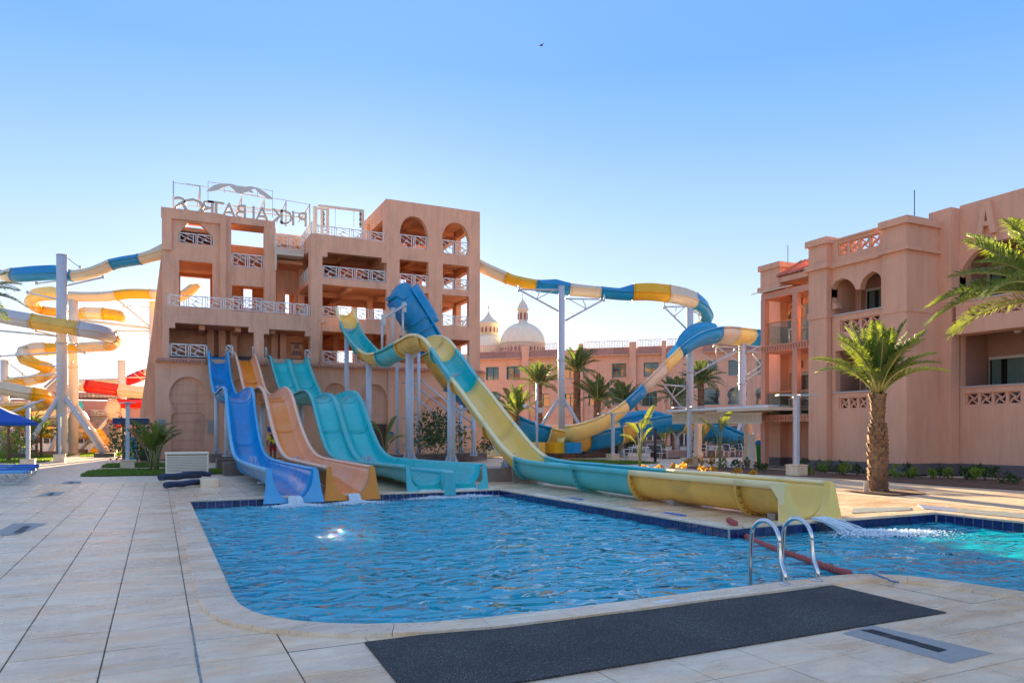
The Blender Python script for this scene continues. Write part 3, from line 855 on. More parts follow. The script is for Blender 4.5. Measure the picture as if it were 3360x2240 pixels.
# roof slab
IW = TF.off(7.0)
mb = MB(); mb.pbox(IW, IW.at(735, 0)[0], IW.at(885, 0)[0], IW.at(0, 820)[1], IW.at(0, 757)[1], 0, .25); mb.pbox(IW, IW.at(812, 0)[0], IW.at(885, 0)[0], IW.at(0, 880)[1], IW.at(0, 820)[1], 0, .25); mb.build('wall', SOFFIT, tower, label='inner wall behind the upper middle opening')
slab(aw(741), aw(903), 53.4, YB - .02, ztop - 1.75, ztop - 1.5)
slab(aw(741), aw(903), 53.4, 53.6, ztop - 1.5, ztop - 1.1, 'beam')
slab(aw(531) + .1, aw(903), 50.9, 52.5, ztop - .35, ztop - .1)
slab(.4, 20.4, 57.0, 57.29, 0.01, ZL1 - .11, 'wall')
# poster boards
post = mat('notice_board', (0.62, 0.45, 0.33), .5, .05)
def poster(pl, x0, x1, y0, y1, parent):
    A0, Z1 = pl.at(x0, y0); A1, Z0 = pl.at(x1, y1)
    mb = MB(); mb.pbox(pl, A0, A1, Z0, Z1, -.03, 0, 0); h = (Z1 - Z0); w_ = A1 - A0
    mb.pbox(pl, A0, A1, Z1 - .1 * h, Z1, -.036, -.031, 1); mb.pbox(pl, A0, A1, Z0, Z0 + .1 * h, -.036, -.031, 2)
    for r_, n_c, zc in ((.78, 3, .07), (.66, 2, .06), (.55, 4, .05), (.34, 5, .045), (.24, 5, .045), (.16, 5, .045)):
        for i in range(n_c):
            cx = A0 + w_ * (.5 + (i - (n_c - 1) / 2) * .17); cz = Z0 + h * r_
            mb.pbox(pl, cx - w_ * .065, cx + w_ * .065, cz - h * zc * .8, cz + h * zc * .8, -.036, -.031, 1)
    return mb.build('notice_board', [post, BLACK, mat('blue_print', (0.03, 0.12, 0.35), .5)], parent)
poster(TF.off(3.2), 956, 992, 1124, 1165, tower)
poster(TF.off(6.0), 838, 865, 818, 858, tower)

# ---- roof sign seen from behind, mirrored letters on a steel frame
SG = TF.off(2.9)
sign = thing('roof_sign', (4.5, 50.9, ztop), 'steel framed roof sign with mirrored letters seen from behind and bird shaped wing plate', 'sign')
SGM = mat('sign_steel', (0.55, 0.54, 0.50), .45, .1, 3)
SGO = mat('sign_tan_steel', (0.52, 0.36, 0.17), .5, .1, 3)
fx = [(569, 594, 678), (656, 611, 690), (792, 639, 706), (867, 649, 716), (938, 660, 726), (1016, 669, 736)]
mb = MB()
for i, (px, yt, yb) in enumerate(fx):
    a, z = SG.at(px, yt); mb.tube([SG.P(a, z, 0), SG.P(a, ztop - .1, 0)], .05, 6)
mb.build('post', SGM, sign)
mb = MB()
for (x0, y0, x1, y1) in ((573, 600, 656, 612), (610, 602, 1016, 671), (569, 651, 1000, 703), (569, 672, 1000, 700)):
    a, z = SG.at(x0, y0); b, z2 = SG.at(x1, y1); mb.tube([SG.P(a, z, 0), SG.P(b, z2, 0)], .022, 6)
a, z = SG.at(564, 650)
for (px, y0, y1) in ((682, 600, 692), (735, 620, 636), (844, 624, 650), (893, 627, 716)):
    a, z = SG.at(px, y0); b, z2 = SG.at(px, y1); mb.tube([SG.P(a, z, -.2), SG.P(a, z2, -.2)], .02, 6)
for (x0, y0, x1, y1) in ((682, 600, 893, 629), (682, 618, 893, 657)):
    a, z = SG.at(x0, y0); b, z2 = SG.at(x1, y1); mb.tube([SG.P(a, z, -.2), SG.P(b, z2, -.2)], .02, 6)
mb.build('frame', SGM, sign)
mb = MB()
for (px, y0, px2, y1) in ((792, 648, 778, 692), (867, 655, 850, 700), (938, 664, 915, 716), (1016, 673, 988, 716), (656, 614, 650, 662)):
    a, z = SG.at(px, y0); b, z2 = SG.at(px2, y1); mb.bar(SG.P(a, z, .05), SG.P(b, z2, 1.1), .045)
for (x0, y0, x1, y1) in ((770, 668, 944, 681), (770, 680, 1010, 706)):
    a, z = SG.at(x0, y0); b, z2 = SG.at(x1, y1); mb.bar(SG.P(a, z, .7), SG.P(b, z2, .7), .05)
mb.build('brace', SGO, sign)
# wing plate
wing = [(676, 631), (700, 612), (728, 606), (757, 607), (780, 614), (800, 617), (822, 615), (845, 620), (868, 634), (895, 655), (878, 654), (852, 640), (835, 622), (822, 627), (831, 636), (812, 632), (795, 638), (775, 636), (762, 622), (752, 613), (735, 617), (712, 627), (696, 631)]
mb = MB(); mb.prism(SG, [SG.at(*p) for p in wing][::-1], [], -.25, -.17); mb.build('wing_plate', SGM, sign)
def letters(txt, pl_, a_start, z0, height, pitch, parent, mt, mirror=False, thick=.06, n=0.0, name='letter', wide=1.0, z_slope=0.0, extrude=None):
    a = a_start
    for ch in txt:
        if ch == ' ': a += pitch * .6; continue
        cu = bpy.data.curves.new('letter', 'FONT'); cu.body = ch; cu.extrude = thick / 2; cu.size = height * 1.38; cu.offset = 0.004 * height
        cu.resolution_u = 2
        tmp = bpy.data.objects.new('tmp', cu); COL.objects.link(tmp)
        dg = bpy.context.evaluated_depsgraph_get(); me = bpy.data.meshes.new_from_object(tmp.evaluated_get(dg))
        bpy.data.objects.remove(tmp)
        xs = [v.co.x for v in me.vertices]; cxm = (min(xs) + max(xs)) / 2
        off = wloc(parent)
        for v in me.vertices:
            q = (v.co.x - cxm) * wide * (-1 if mirror else 1)
            p = pl_.P(a + q, z0 + v.co.y + z_slope * (a - a_start), n - v.co.z) - off
            v.co = p
        if mirror: me.flip_normals()
        me.materials.clear(); me.materials.append(mt)
        o = bpy.data.objects.new(name, me); COL.objects.link(o); o.parent = parent
        a += pitch
LET = mat('sign_letter', (0.50, 0.45, 0.36), .5, .1, 3)
aS, zS = SG.at(589, 686); aP, zP = SG.at(1004, 700)
pos = {'S': 589, 'O': 633, 'R': 675, 'T': 708, 'A': 750, 'B': 789, 'L': 820, 'A2': 858, 'K': 906, 'C': 937, 'I': 960, 'P': 990}
for key, px in pos.items():
    a, zt1 = SG.at(px, 648 + (px - 589) * .125); letters(key[0], SG, a, zt1 - .98, 1.0, 0, sign, LET, True, .1, -.25, wide=1.25 if px < 720 else .95)
# ---- hoist frame on the roof of the middle block
HP = TF.off(3.2)
hoist = thing('hoist_frame', (10.5, 51.2, zC0), 'weathered pale steel hoist frame standing on the tower roof beside the railing', 'hoist')
def hp(px, py, n=0): a, z = HP.at(px, py); return HP.P(a, z, n)
mb = MB(); zf = HP.at(1100, 760)[1]
for px, yt, wd in ((1034, 678, .26), (1056, 684, .16), (1075, 684, .18), (1190, 691, .17)):
    a, z = HP.at(px, yt); mb.pbox(HP, a - wd / 2, a + wd / 2, zC0 - .4, z, -wd / 2, wd / 2)
mb.build('post', CREAM, hoist)
mb = MB(); mb.bar(hp(1044, 675), hp(1193, 692), .13, .16); mb.bar(hp(1040, 684), hp(1078, 688), .1, .12); mb.bar(hp(1185, 700), hp(1205, 722, 1.5), .07); mb.build('top_beam', CREAM, hoist)
mb = MB()
for px in (1100, 1161): mb.tube([hp(px, 684), hp(px, 745)], .012, 5)
for px in (1062, 1182):
    for q in range(7): mb.tube([hp(px, 693 + q * 8), hp(px, 699 + q * 8)], .05 + .03 * (q % 2), 6)
mb.build('cable', mat('rusty_cable', (0.16, 0.10, 0.06), .6), hoist)
# ================================================================== WATER SLIDES
def frp(name, col, rough=0.28, var=0.10, dirt=None, dscale=1.2):
    return mat(name, col, rough, var, 0.9, dirt=dirt, dscale=dscale * .6, coat=0.05, spec=.4)
F_BLUE = frp('blue_fibreglass', (0.0, 0.31, 0.62), dirt=(0.08, 0.30, 0.62, .5))
F_BLUEL = frp('faded_blue_fibreglass', (0.08, 0.42, 0.70), .4, .18, dirt=(0.25, 0.5, 0.72, .6), dscale=2)
F_ORG = frp('orange_fibreglass', (0.85, 0.27, 0.02), dirt=(0.8, 0.38, 0.12, .5))
F_PEACH = frp('faded_orange_fibreglass', (0.92, 0.42, 0.20), .45, .12, dirt=(0.75, 0.52, 0.40, .7), dscale=1.6)
F_PEACH2 = frp('pale_peach_fibreglass', (0.86, 0.52, 0.34), .45, .12, dirt=(0.8, 0.6, 0.5, .6), dscale=1.6)
F_BLUD = frp('deep_blue_fibreglass', (0.0, 0.25, 0.58), .3, .3)
F_TURQ = frp('turquoise_fibreglass', (0.003, 0.50, 0.50), dirt=(0.06, 0.54, 0.52, .5))
F_TURQL = frp('faded_turquoise_fibreglass', (0.09, 0.52, 0.53), .42, .12, dirt=(0.28, 0.56, 0.54, .6), dscale=2)
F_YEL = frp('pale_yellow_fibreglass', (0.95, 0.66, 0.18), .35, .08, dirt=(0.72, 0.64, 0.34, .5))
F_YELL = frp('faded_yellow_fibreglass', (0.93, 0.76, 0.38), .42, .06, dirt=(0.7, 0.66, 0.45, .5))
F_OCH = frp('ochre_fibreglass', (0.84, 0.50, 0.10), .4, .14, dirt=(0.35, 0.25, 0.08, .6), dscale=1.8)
F_GOLD = frp('golden_fibreglass', (0.80, 0.42, 0.015), .3, .06)
F_WHT = frp('cream_fibreglass', (0.70, 0.58, 0.40), .35, .05)
F_RED = frp('red_fibreglass', (0.55, 0.015, 0.01), .25, .08)
F_BL2 = frp('mid_blue_fibreglass', (0.005, 0.25, 0.50), .32, .12, dirt=(0.10, 0.32, 0.55, .5))
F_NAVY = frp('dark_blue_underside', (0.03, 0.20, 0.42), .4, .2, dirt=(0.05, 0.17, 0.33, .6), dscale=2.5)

def catmull(P, n=6):
    P = [Vector(p) for p in P]; out = []
    Q = [P[0] * 2 - P[1]] + P + [P[-1] * 2 - P[-2]]
    for i in range(1, len(Q) - 2):
        p0, p1, p2, p3 = Q[i - 1:i + 3]
        for k in range(n):
            t = k / n
            out.append(0.5 * ((2 * p1) + (p2 - p0) * t + (2 * p0 - 5 * p1 + 4 * p2 - p3) * t * t + (3 * p1 - p0 - 3 * p2 + p3) * t ** 3))
    out.append(P[-1]); return out
def frames(path, tilt=None, lat=None):
    """per point: position, sideways unit, up unit"""
    fr = []
    n = len(path)
    for i in range(n):
        t = (path[min(i + 1, n - 1)] - path[max(i - 1, 0)]).normalized()
        side = Vector((t.y, -t.x, 0)) if lat is None else Vector(lat) - t * Vector(lat).dot(t)
        if side.length < 1e-3: side = fr[-1][1].copy()
        side.normalize()
        up = side.cross(t).normalized()
        if up.z < 0 and lat is None: up = -up
        if tilt:
            a = tilt[i] if isinstance(tilt, list) else tilt
            side, up = side * math.cos(a) + up * math.sin(a), up * math.cos(a) - side * math.sin(a)
        fr.append((path[i], side, up))
    return fr
def loft(fr, prof, m=0, smooth=True, mb=None, caps=True, closed=True, i0=0, i1=None):
    """sweep a closed profile [(side, up)] along frames i0..i1; prof may be a function of the index"""
    mb = mb or MB(); i1 = len(fr) - 1 if i1 is None else i1
    vs = []; fs = []; n = None
    for i in range(i0, i1 + 1):
        p, s, u = fr[i]; pr = prof(i) if callable(prof) else prof
        n = len(pr)
        vs += [p + s * a + u * b for a, b in pr]
    k = i1 - i0 + 1
    for i in range(k - 1):
        for q in range(n if closed else n - 1):
            r_ = (q + 1) % n
            fs.append((i * n + q, i * n + r_, (i + 1) * n + r_, (i + 1) * n + q))
    mb.add(vs, fs, smooth, m)
    if caps and closed:
        b = len(mb.v) - len(vs)
        mb.f.append([b + q for q in range(n - 1, -1, -1)]); mb.sm.append(False); mb.m.append(m)
        mb.f.append([b + (k - 1) * n + q for q in range(n)]); mb.sm.append(False); mb.m.append(m)
    return mb
def uprof(w, d, th=.03, n=10, flat=0.0, power=1.0):
    """thick open channel: half width w, depth d below the rim (rim at height 0)"""
    inn = []
    for i in range(n + 1):
        t = math.pi * i / n
        x = math.cos(t); x = math.copysign(abs(x) ** power, x)
        inn.append((w * x, -d * math.sin(t) ** (0.8 if flat else 1.0)))
    out = [(x * (1 + th / w), y - (th if 0 < i < n else 0)) for i, (x, y) in enumerate(inn)]
    return inn + out[::-1]
def rimprof(x, w=.12, h=.06, sgn=1):
    return [(x - .01 * sgn, -.05), (x - .012 * sgn, .012), (x + .03 * sgn, .03), (x + w * sgn, .03), (x + (w + .015) * sgn, .0), (x + (w + .015) * sgn, -h), (x + w * sgn, -h), (x + (w - .01) * sgn, -.012), (x + .03 * sgn, -.02)]
def cleanp(p): return p
def vplane(x0, y0, x1, y1): return Plane(x0, y0, x1 - x0, y1 - y0)
def resample(pts, step):
    out = [pts[0]]; acc = 0
    for i in range(1, len(pts)):
        a, b = pts[i - 1], pts[i]; L_ = (b - a).length
        while acc + L_ >= step:
            t = (step - acc) / L_; a = a.lerp(b, t); out.append(a); L_ = (b - a).length; acc = 0
        acc += L_
    out.append(pts[-1]); return out
def support(name, x, y, ztop, r, parent, m=GREYP, z0=0.0, foot=True):
    mb = MB(); mb.tube([(x, y, z0 + .02), (x, y, ztop)], r, 14)
    if foot:
        mb.tube([(x, y, z0), (x, y, z0 + .05)], r * 2.0, 14)
        for i in range(6):
            an = i * math.pi / 3; c, s_ = math.cos(an), math.sin(an)
            mb.bar((x + c * r * 1.7, y + s_ * r * 1.7, z0 + .05), (x + c * r * .8, y + s_ * r * .8, z0 + .42), .03, .05)
    return mb.build(name, m, parent)
def block(x0, x1, y0, y1, z1, parent=None, m=STONEB, label=None, name='footing', z0=-.05):
    return MB().bbox(x0, x1, y0, y1, z0, z1, .02).build(name, m, parent, label)

def body_slide(label, rimpx, lp, half, d, mats, name='body_slide', cols=((.25, .75)), lip=.10, drop=0.55, stripe=None, endpx=None, humpmat=None, supports=(), flare=0.0):
    """lp: plan line of the LEFT rim; rimpx: photo pixels of the left rim's top edge from top to pool; half: half width between the rims"""
    pl = vplane(*lp); path = []
    for px, py in rimpx:
        a, z = pl.at(px, py); path.append(pl.P(a, z))
    path = catmull(path, 5)
    side = Vector((pl.n.x, pl.n.y, 0)); side = side if side.x > 0 else -side
    path = [p + side * (half + lip) for p in path]
    fr = frames(path, lat=tuple(side))
    fr = [(p, s, u if u.z > 0 or u.y > 0 else u) for p, s, u in fr]
    # make sure 'up' looks out of the channel
    fr = [(p, s, u if u.z > -0.05 else -u) for p, s, u in fr]
    return fr, side, pl

def make_body(label, rimpx, lp, half, d, m_in, m_rim, m_stripe, end_out, lanes=1, sup=(), nseg=6, m_under=None):
    lip = .10
    fr, side, pl = body_slide(label, rimpx, lp, half, d, None)
    base = (fr[-1][0].x, fr[-1][0].y, 0)
    s = thing('body_slide', base, label, 'water slide', 'open body slides running into the pool')
    n = len(fr)
    dend = .74 if lanes == 1 else .56
    zend = fr[-1][0]
    def dd(i):
        r_ = (fr[i][0] - zend).length
        t = max(0, 1 - r_ / 4.0); t = t * t * (3 - 2 * t)
        return d + (dend - d) * t, .62 + (.22 if lanes == 1 else .05) * t
    cuts = [round(i * (n - 1) / nseg) for i in range(nseg + 1)]
    lw = 2 * half / lanes
    for c0, c1 in zip(cuts, cuts[1:]):
        mb = MB()
        for k in range(lanes):
            cx = -half + lw * (k + .5)
            hw = lw / 2 - (.05 if lanes > 1 else 0)
            def prf(i, cx=cx, hw=hw, k=k):
                dv, pw = dd(i)
                pr = [(cx + x, y) for x, y in uprof(hw, dv, .03, 12, power=pw)]
                if lanes > 1: pr = [(x, y - (.16 if ((k > 0 and x < cx - hw * .98) or (k < lanes - 1 and x > cx + hw * .98)) else 0)) for x, y in pr]
                return pr
            loft(fr, prf, mb=mb, i0=c0, i1=c1)
        if m_stripe:
            for fi, f in enumerate(mb.f):
                if len(f) == 4 and 4 <= f[0] % 26 < 8: mb.m[fi] = 1
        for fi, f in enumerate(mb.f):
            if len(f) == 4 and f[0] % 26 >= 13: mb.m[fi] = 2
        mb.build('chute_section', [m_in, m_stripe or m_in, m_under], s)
        mbf = MB(); p, sd, u = fr[c0]
        if 0 < c0:
            ring = uprof(half * (1 if lanes == 1 else 1), d, .03, 12, power=.62)[13:]
            for off in (0,):
                loft([(p, sd, u), (p + sd.cross(u) * .05, sd, u)], [(x, y) for x, y in uprof(half + .03, dd(c0)[0] + .03, .07, 12, power=dd(c0)[1])], mb=mbf)
            mbf.build('joint_flange', m_rim, s)
    for sg in (-1, 1):
        mb = loft(fr, rimprof(half * sg, lip, .07, sg)); mb.build('rim', m_rim, s)
    if lanes > 1:
        for k in range(1, lanes):
            x = -half + lw * k
            mb = loft(fr, [(x - .13, -.20), (x - .10, -.13), (x + .10, -.13), (x + .13, -.20), (x + .06, -.3), (x - .06, -.3)]); mb.build('divider', m_rim, s)
    # end face plates
    p, sd, u = fr[-1]
    ppl = Plane(p.x, p.y, side.x, side.y)
    q = Vector((side.x, side.y, 0)); fw = Vector((side.y, -side.x, 0))
    if fw.y > 0: fw = -fw
    zb = -0.13; zr = p.z + .03
    o0, o1 = end_out                                  # how far the plate's foot flares beyond the rims
    for sg, fl in ((-1, o0), (1, o1)):
        outer = half + lip
        poly = []
        ins = [(half * abs(math.cos(math.pi * i / 16)) ** .84, p.z - dend * math.sin(math.pi * i / 16)) for i in range(0, 8)]
        poly = [(outer + fl, zb), (outer + fl * .55, zb + (zr - zb) * .35), (outer + .02, zr - .06), (outer - .04, zr)] + [(ins[0][0], zr - .01)] + ins[1:] + [(half * .22, min(zb + .06, ins[-1][1] - .02)), (half * .22, zb)]
        if lanes > 1: poly = [(outer + fl, zb), (outer + fl, zr - .25), (outer + fl * .6, zr - .06), (outer - .03, zr), (half + .01, zr - .01), (half - .02, p.z - dend * .7), (half * .90, p.z - dend * .93), (half * .84, p.z - dend * .98), (half * .80, zb)]
        poly = [(a * sg, b) for a, b in poly]
        vs = []; N = len(poly)
        front = [p + q * a + fw * (.10 + .20 * max(0, (zr - b)) ) - Vector((0, 0, p.z)) + Vector((0, 0, b)) for a, b in poly]
        back = [v - fw * .05 for v in front]
        t = tessellate_polygon([[Vector((a, b, 0)) for a, b in poly]])
        fs = [tuple(x) for x in t] + [tuple(i + N for i in x) for x in t] + [(i, (i + 1) % N, (i + 1) % N + N, i + N) for i in range(N)]
        MB().add(front + back, fs).build('end_plate', (m_under if m_under is F_ORG else m_rim), s)
    if lanes > 1:
        zt_ = p.z - .13
        MB().add([p * 1 + q * a + fw * b + Vector((0, 0, c - p.z)) for b, zz in ((.02, zt_), (.34, zt_ - .05)) for a, c in ((-.17, zb), (.17, zb), (.14, zz), (-.14, zz))],
                 [(0, 3, 2, 1), (4, 5, 6, 7), (0, 1, 5, 4), (1, 2, 6, 5), (2, 3, 7, 6), (3, 0, 4, 7)]).build('end_block', m_rim, s)
        for sg in (-1, 1): MB().add([p + q * (sg * .15) + fw * .06 + Vector((0, 0, zb - p.z)), p + q * (sg * half * .82) + fw * .06 + Vector((0, 0, zb - p.z)), p + q * (sg * half * .82) + fw * .06 + Vector((0, 0, -dend * .95)), p + q * (sg * .15) + fw * .06 + Vector((0, 0, -dend * .9)),
                                      p + q * (sg * .15) + fw * .1 + Vector((0, 0, zb - p.z)), p + q * (sg * half * .82) + fw * .1 + Vector((0, 0, zb - p.z)), p + q * (sg * half * .82) + fw * .1 + Vector((0, 0, -dend * .95)), p + q * (sg * .15) + fw * .1 + Vector((0, 0, -dend * .9))],
                                     [(0, 1, 2, 3), (7, 6, 5, 4), (0, 4, 5, 1), (3, 2, 6, 7)]).build('end_lip', m_in, s)
    return s, fr, side
def slide_supports(s, fr, spots, half, d, r=.13):
    for y, dx in spots:
        k = min(range(len(fr)), key=lambda i: abs(fr[i][0].y - y))
        p = fr[k][0]
        support('support_column', p.x + dx, p.y, p.z - d * .8 - .05, r, s, z0=.30 if y > 27 else 0)

# plan lines of the left rims, pool end first
BL_RIM = [(681.5, 1148), (684, 1185), (687.5, 1226), (692, 1256), (699, 1287), (706, 1288), (716, 1278), (727, 1269), (734, 1272), (738, 1290), (742, 1340), (747, 1390), (751, 1425), (757, 1462), (764, 1488), (775, 1504), (800, 1517), (840, 1530), (876, 1541)]
def xat(px, Y): return Plane(0, Y, 1, 0).at(px, 0)[0]
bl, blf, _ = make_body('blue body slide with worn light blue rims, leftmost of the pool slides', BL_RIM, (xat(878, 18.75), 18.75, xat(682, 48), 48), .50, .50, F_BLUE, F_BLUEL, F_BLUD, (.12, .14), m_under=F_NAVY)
OR_RIM = [(767.6, 1155.5), (771, 1163), (776, 1180), (784, 1215), (791, 1248), (799, 1277), (809, 1291), (822, 1288), (836, 1274), (848, 1268), (860, 1279), (868, 1302), (875, 1335), (882, 1368), (890, 1400), (899, 1430), (915, 1471), (936, 1498), (970, 1509), (1016, 1520), (1072, 1533)]
org, orf, _ = make_body('faded orange body slide with darker orange stripe down its middle', OR_RIM, (xat(1072, 19.0), 19.0, xat(767, 48), 48), .50, .50, F_PEACH, F_PEACH2, F_ORG, (.12, .14), m_under=F_ORG)
TQ_RIM = [(880.5, 1167), (886, 1172), (891, 1198), (901, 1234), (912, 1268), (922, 1290), (938, 1300), (960, 1292), (982, 1280), (1000, 1279), (1012, 1291), (1021, 1312), (1029, 1342), (1037, 1374), (1050, 1422), (1068, 1472), (1093, 1500), (1130, 1508), (1180, 1514), (1250, 1521), (1330, 1529)]
tq, tqf, _ = make_body('turquoise double lane body slide, rightmost of the three at the pool end', TQ_RIM, (xat(1330, 19.3), 19.3, xat(880, 48), 48), 1.07, .42, F_TURQ, F_TURQL, None, (.02, .02), lanes=2, m_under=F_TURQL)
slide_supports(bl, blf, ((45.5, -.25), (42.5, .1), (28, 0), (24, 0)), .5, .5)
slide_supports(org, orf, ((43, .1), (38.5, 0), (28, 0)), .5, .5)
slide_supports(tq, tqf, ((43, 0), (35, .2), (28, 0)), 1.07, .42, .15)

# ---- big yellow and turquoise flume, dead straight along Y
XL = 10.13
FLP = Plane(XL, 0, 0, 1)
YR = [(1099, 1005), (1105, 1025), (1116, 1058), (1128, 1089), (1152, 1122), (1180, 1150), (1208, 1159.6), (1242, 1150), (1279, 1131), (1312, 1112), (1338, 1098), (1360, 1096), (1380, 1104), (1397, 1119.5), (1430, 1169), (1468, 1225), (1506, 1275), (1548, 1334), (1596, 1400), (1640, 1458), (1676, 1494), (1703, 1506), (1731, 1512), (1772, 1518), (1846, 1524), (1927, 1532), (2029, 1542), (2172, 1555), (2320, 1567), (2450, 1578), (2560, 1588)]
hw, dp = .50, .62
pts = []
for px, py in YR:
    a, z = FLP.at(px, py); pts.append(Vector((XL + hw + .11, a, z)))
path = resample(catmull(pts, 5), .45)
ff = frames(path, lat=(1, 0, 0))
ff = [(p, s, u if u.z > -0.05 else -u) for p, s, u in ff]
big = thing('flume_slide', (10.7, 15, 0), 'big yellow and turquoise striped flume slide running down over the deck into the pool', 'water slide')
def proj(v):
    d = v.x * SY + v.y * CY
    return 1680 + FPX * (v.x * CY - v.y * SY) / d, HY - FPX * (v.z - HCAM) / d
# colour changes along the run, by photo column of the left rim
marks = [(0, 'Y'), (1112, 'T'), (1150, 'Y'), (1278, 'T'), (1296, 'T'), (1291, 'Y'), (1425, 'T'), (1466, 'T'), (1457, 'Y'), (1676, 'T'), (2033, 'Y'), (3000, 'Y')]
col_at = lambda x: 'Y' if x < 1112 else 'T' if x < 1170 else 'Y' if x < 1222 else 'T' if x < 1285 else 'Y' if x < 1408 else 'T' if x < 1466 else 'Y' if x < 1680 else 'T' if x < 2033 else 'Y'
cols_ = [col_at(proj(p - Vector((hw + .11, 0, 0)))[0]) for p, s, u in ff]
i = 0; n = len(ff)
FP_ = [(x, y) for x, y in uprof(hw, dp, .035, 14, power=.75)]
half_n = 15
while i < n - 1:
    j = i
    while j < n - 1 and cols_[j + 1] == cols_[i]: j += 1
    j = min(j + 1, n - 1)
    k0 = i
    while k0 < j:
        k1 = min(j, k0 + 8)
        if j - k1 < 3: k1 = j
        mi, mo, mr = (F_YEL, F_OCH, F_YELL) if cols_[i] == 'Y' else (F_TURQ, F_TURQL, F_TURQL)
        loft(ff, FP_, mb=None, i0=k0, i1=k1)
        mb = MB(); vs = []; N = len(FP_)
        loft(ff, FP_, mb=mb, i0=k0, i1=k1)
        # outside faces get the underside colour
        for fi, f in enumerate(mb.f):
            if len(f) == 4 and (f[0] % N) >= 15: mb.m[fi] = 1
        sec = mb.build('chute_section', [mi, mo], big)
        mb = MB()
        for sg in (-1, 1): loft(ff, rimprof(hw * sg, .11, .10, sg), mb=mb, i0=k0, i1=k1)
        mb.build('rim', mr, sec)
        p, sd, u = ff[k0]; t = sd.cross(u); t = t if t.y < 0 else -t
        if k0 > 0:
            mb = MB(); loft([(p - t * .03, sd, u), (p + t * .03, sd, u)], uprof(hw + .03, dp + .03, .09, 14, power=.75), mb=mb)
            for q in range(3, 12):
                an = math.pi * q / 14
                mb.box(0, 0, 0, 0, 0, 0) if False else None
            mb.build('joint_flange', mo if cols_[i] == 'Y' else F_TURQL, big)
            bl_ = MB()
            for q in range(1, 14, 1):
                an = math.pi * q / 14; x = math.cos(an); x = math.copysign(abs(x) ** .75, x) * (hw + .08); y = -(dp + .08) * math.sin(an)
                c = p + sd * x + u * y
                bl_.tube([c - t * .055, c + t * .055], .014, 5)
            bl_.build('bolt', mat('rusty_bolt', (0.10, 0.06, 0.04), .6) if 'rusty_bolt' not in MATS else MATS['rusty_bolt'], big, kind='stuff')
        k0 = k1
    i = j
# end plates hanging over the pool
p, sd, u = ff[-1]; zr = p.z + .03; zb = -.14
for sg, fl in ((-1, .05), (1, .16)):
    outer = hw + .11
    ins = [(hw * abs(math.cos(math.pi * q / 18)) ** .75, p.z - dp * math.sin(math.pi * q / 18)) for q in range(0, 8)]
    poly = [(outer + fl, zb), (outer + fl * .6, zb + .35), (outer + fl * .2, zr - .12), (outer - .03, zr - .01), (outer - .08, zr), (hw, zr)] + ins[1:] + [(hw * .22, zb)]
    poly = [(a * sg, b) for a, b in poly]; N = len(poly)
    front = [Vector((p.x + a, p.y - .12 - .10 * (zr - b), b)) for a, b in poly]; back = [v + Vector((0, .16, 0)) for v in front]
    t = tessellate_polygon([[Vector((a, b, 0)) for a, b in poly]])
    fs = [tuple(x) for x in t] + [tuple(k + N for k in x) for x in t] + [(k, (k + 1) % N, (k + 1) % N + N, k + N) for k in range(N)]
    MB().add(front + back, fs).build('end_plate', F_YEL, big)
# side cheek of the end, turned down
mb = MB(); xo = p.x - hw - .115
mb.prism(Plane(xo, 0, 0, 1), [(p.y - .12, zb), (p.y + .02, zb), (p.y + .03, zr - .30), (p.y + .22, zr - .08), (p.y + .3, zr - .01), (p.y - .12, zr - .01)], [], -.02, .02)
mb.build('end_cheek', F_YELL, big)
def near_ff(Y): return min(ff, key=lambda f: abs(f[0].y - Y))[0]
# saddle supports on the deck and columns
for Y in (21.3, 13.3, 10.3):
    q = near_ff(Y)
    mb = MB(); mb.prism(Plane(0, Y, 1, 0), [(q.x - .42, ZT), (q.x + .42, ZT), (q.x + .5, q.z - dp * .75), (q.x, q.z - dp - .03), (q.x - .5, q.z - dp * .75)], [], -.04, .04) if q.z - dp > .1 else mb.box(q.x - .4, q.x + .4, Y - .1, Y + .1, ZT, q.z - dp + .04)
    mb.build('saddle', STONEP, big)
for (px, py, r) in ((1141, 1090, .15), (1213, 1190, .2), (1311, 1180, .11), (1404, 1110, .11)): pass
for Y, zoff, r in ((46.0, 0, .14), (40.6, 0, .17), (33.2, 0, .19), (28.0, 0, .17), (22.6, 0, .17)):
    q = near_ff(Y); support('support_column', q.x - (.1 if Y > 30 else 0), Y, q.z - dp - .02, r, big, z0=.3 if Y < 35 else .0)
    mb = MB(); mb.prism(Plane(0, Y, 1, 0), [(q.x - .12, q.z - dp - .25), (q.x + .12, q.z - dp - .25), (q.x + .55, q.z - dp * .6), (q.x + .3, q.z - dp + .0), (q.x, q.z - dp - .05), (q.x - .3, q.z - dp), (q.x - .55, q.z - dp * .6)], [], -.03, .03)
    mb.build('bracket', GREYP, big)
foot = block(9.6, 11.9, 22.2, 23.6, .42, None, STONEP, z0=-.06)
tag(foot, 'brown marble footing block under the yellow flume beside the pool', 'footing')
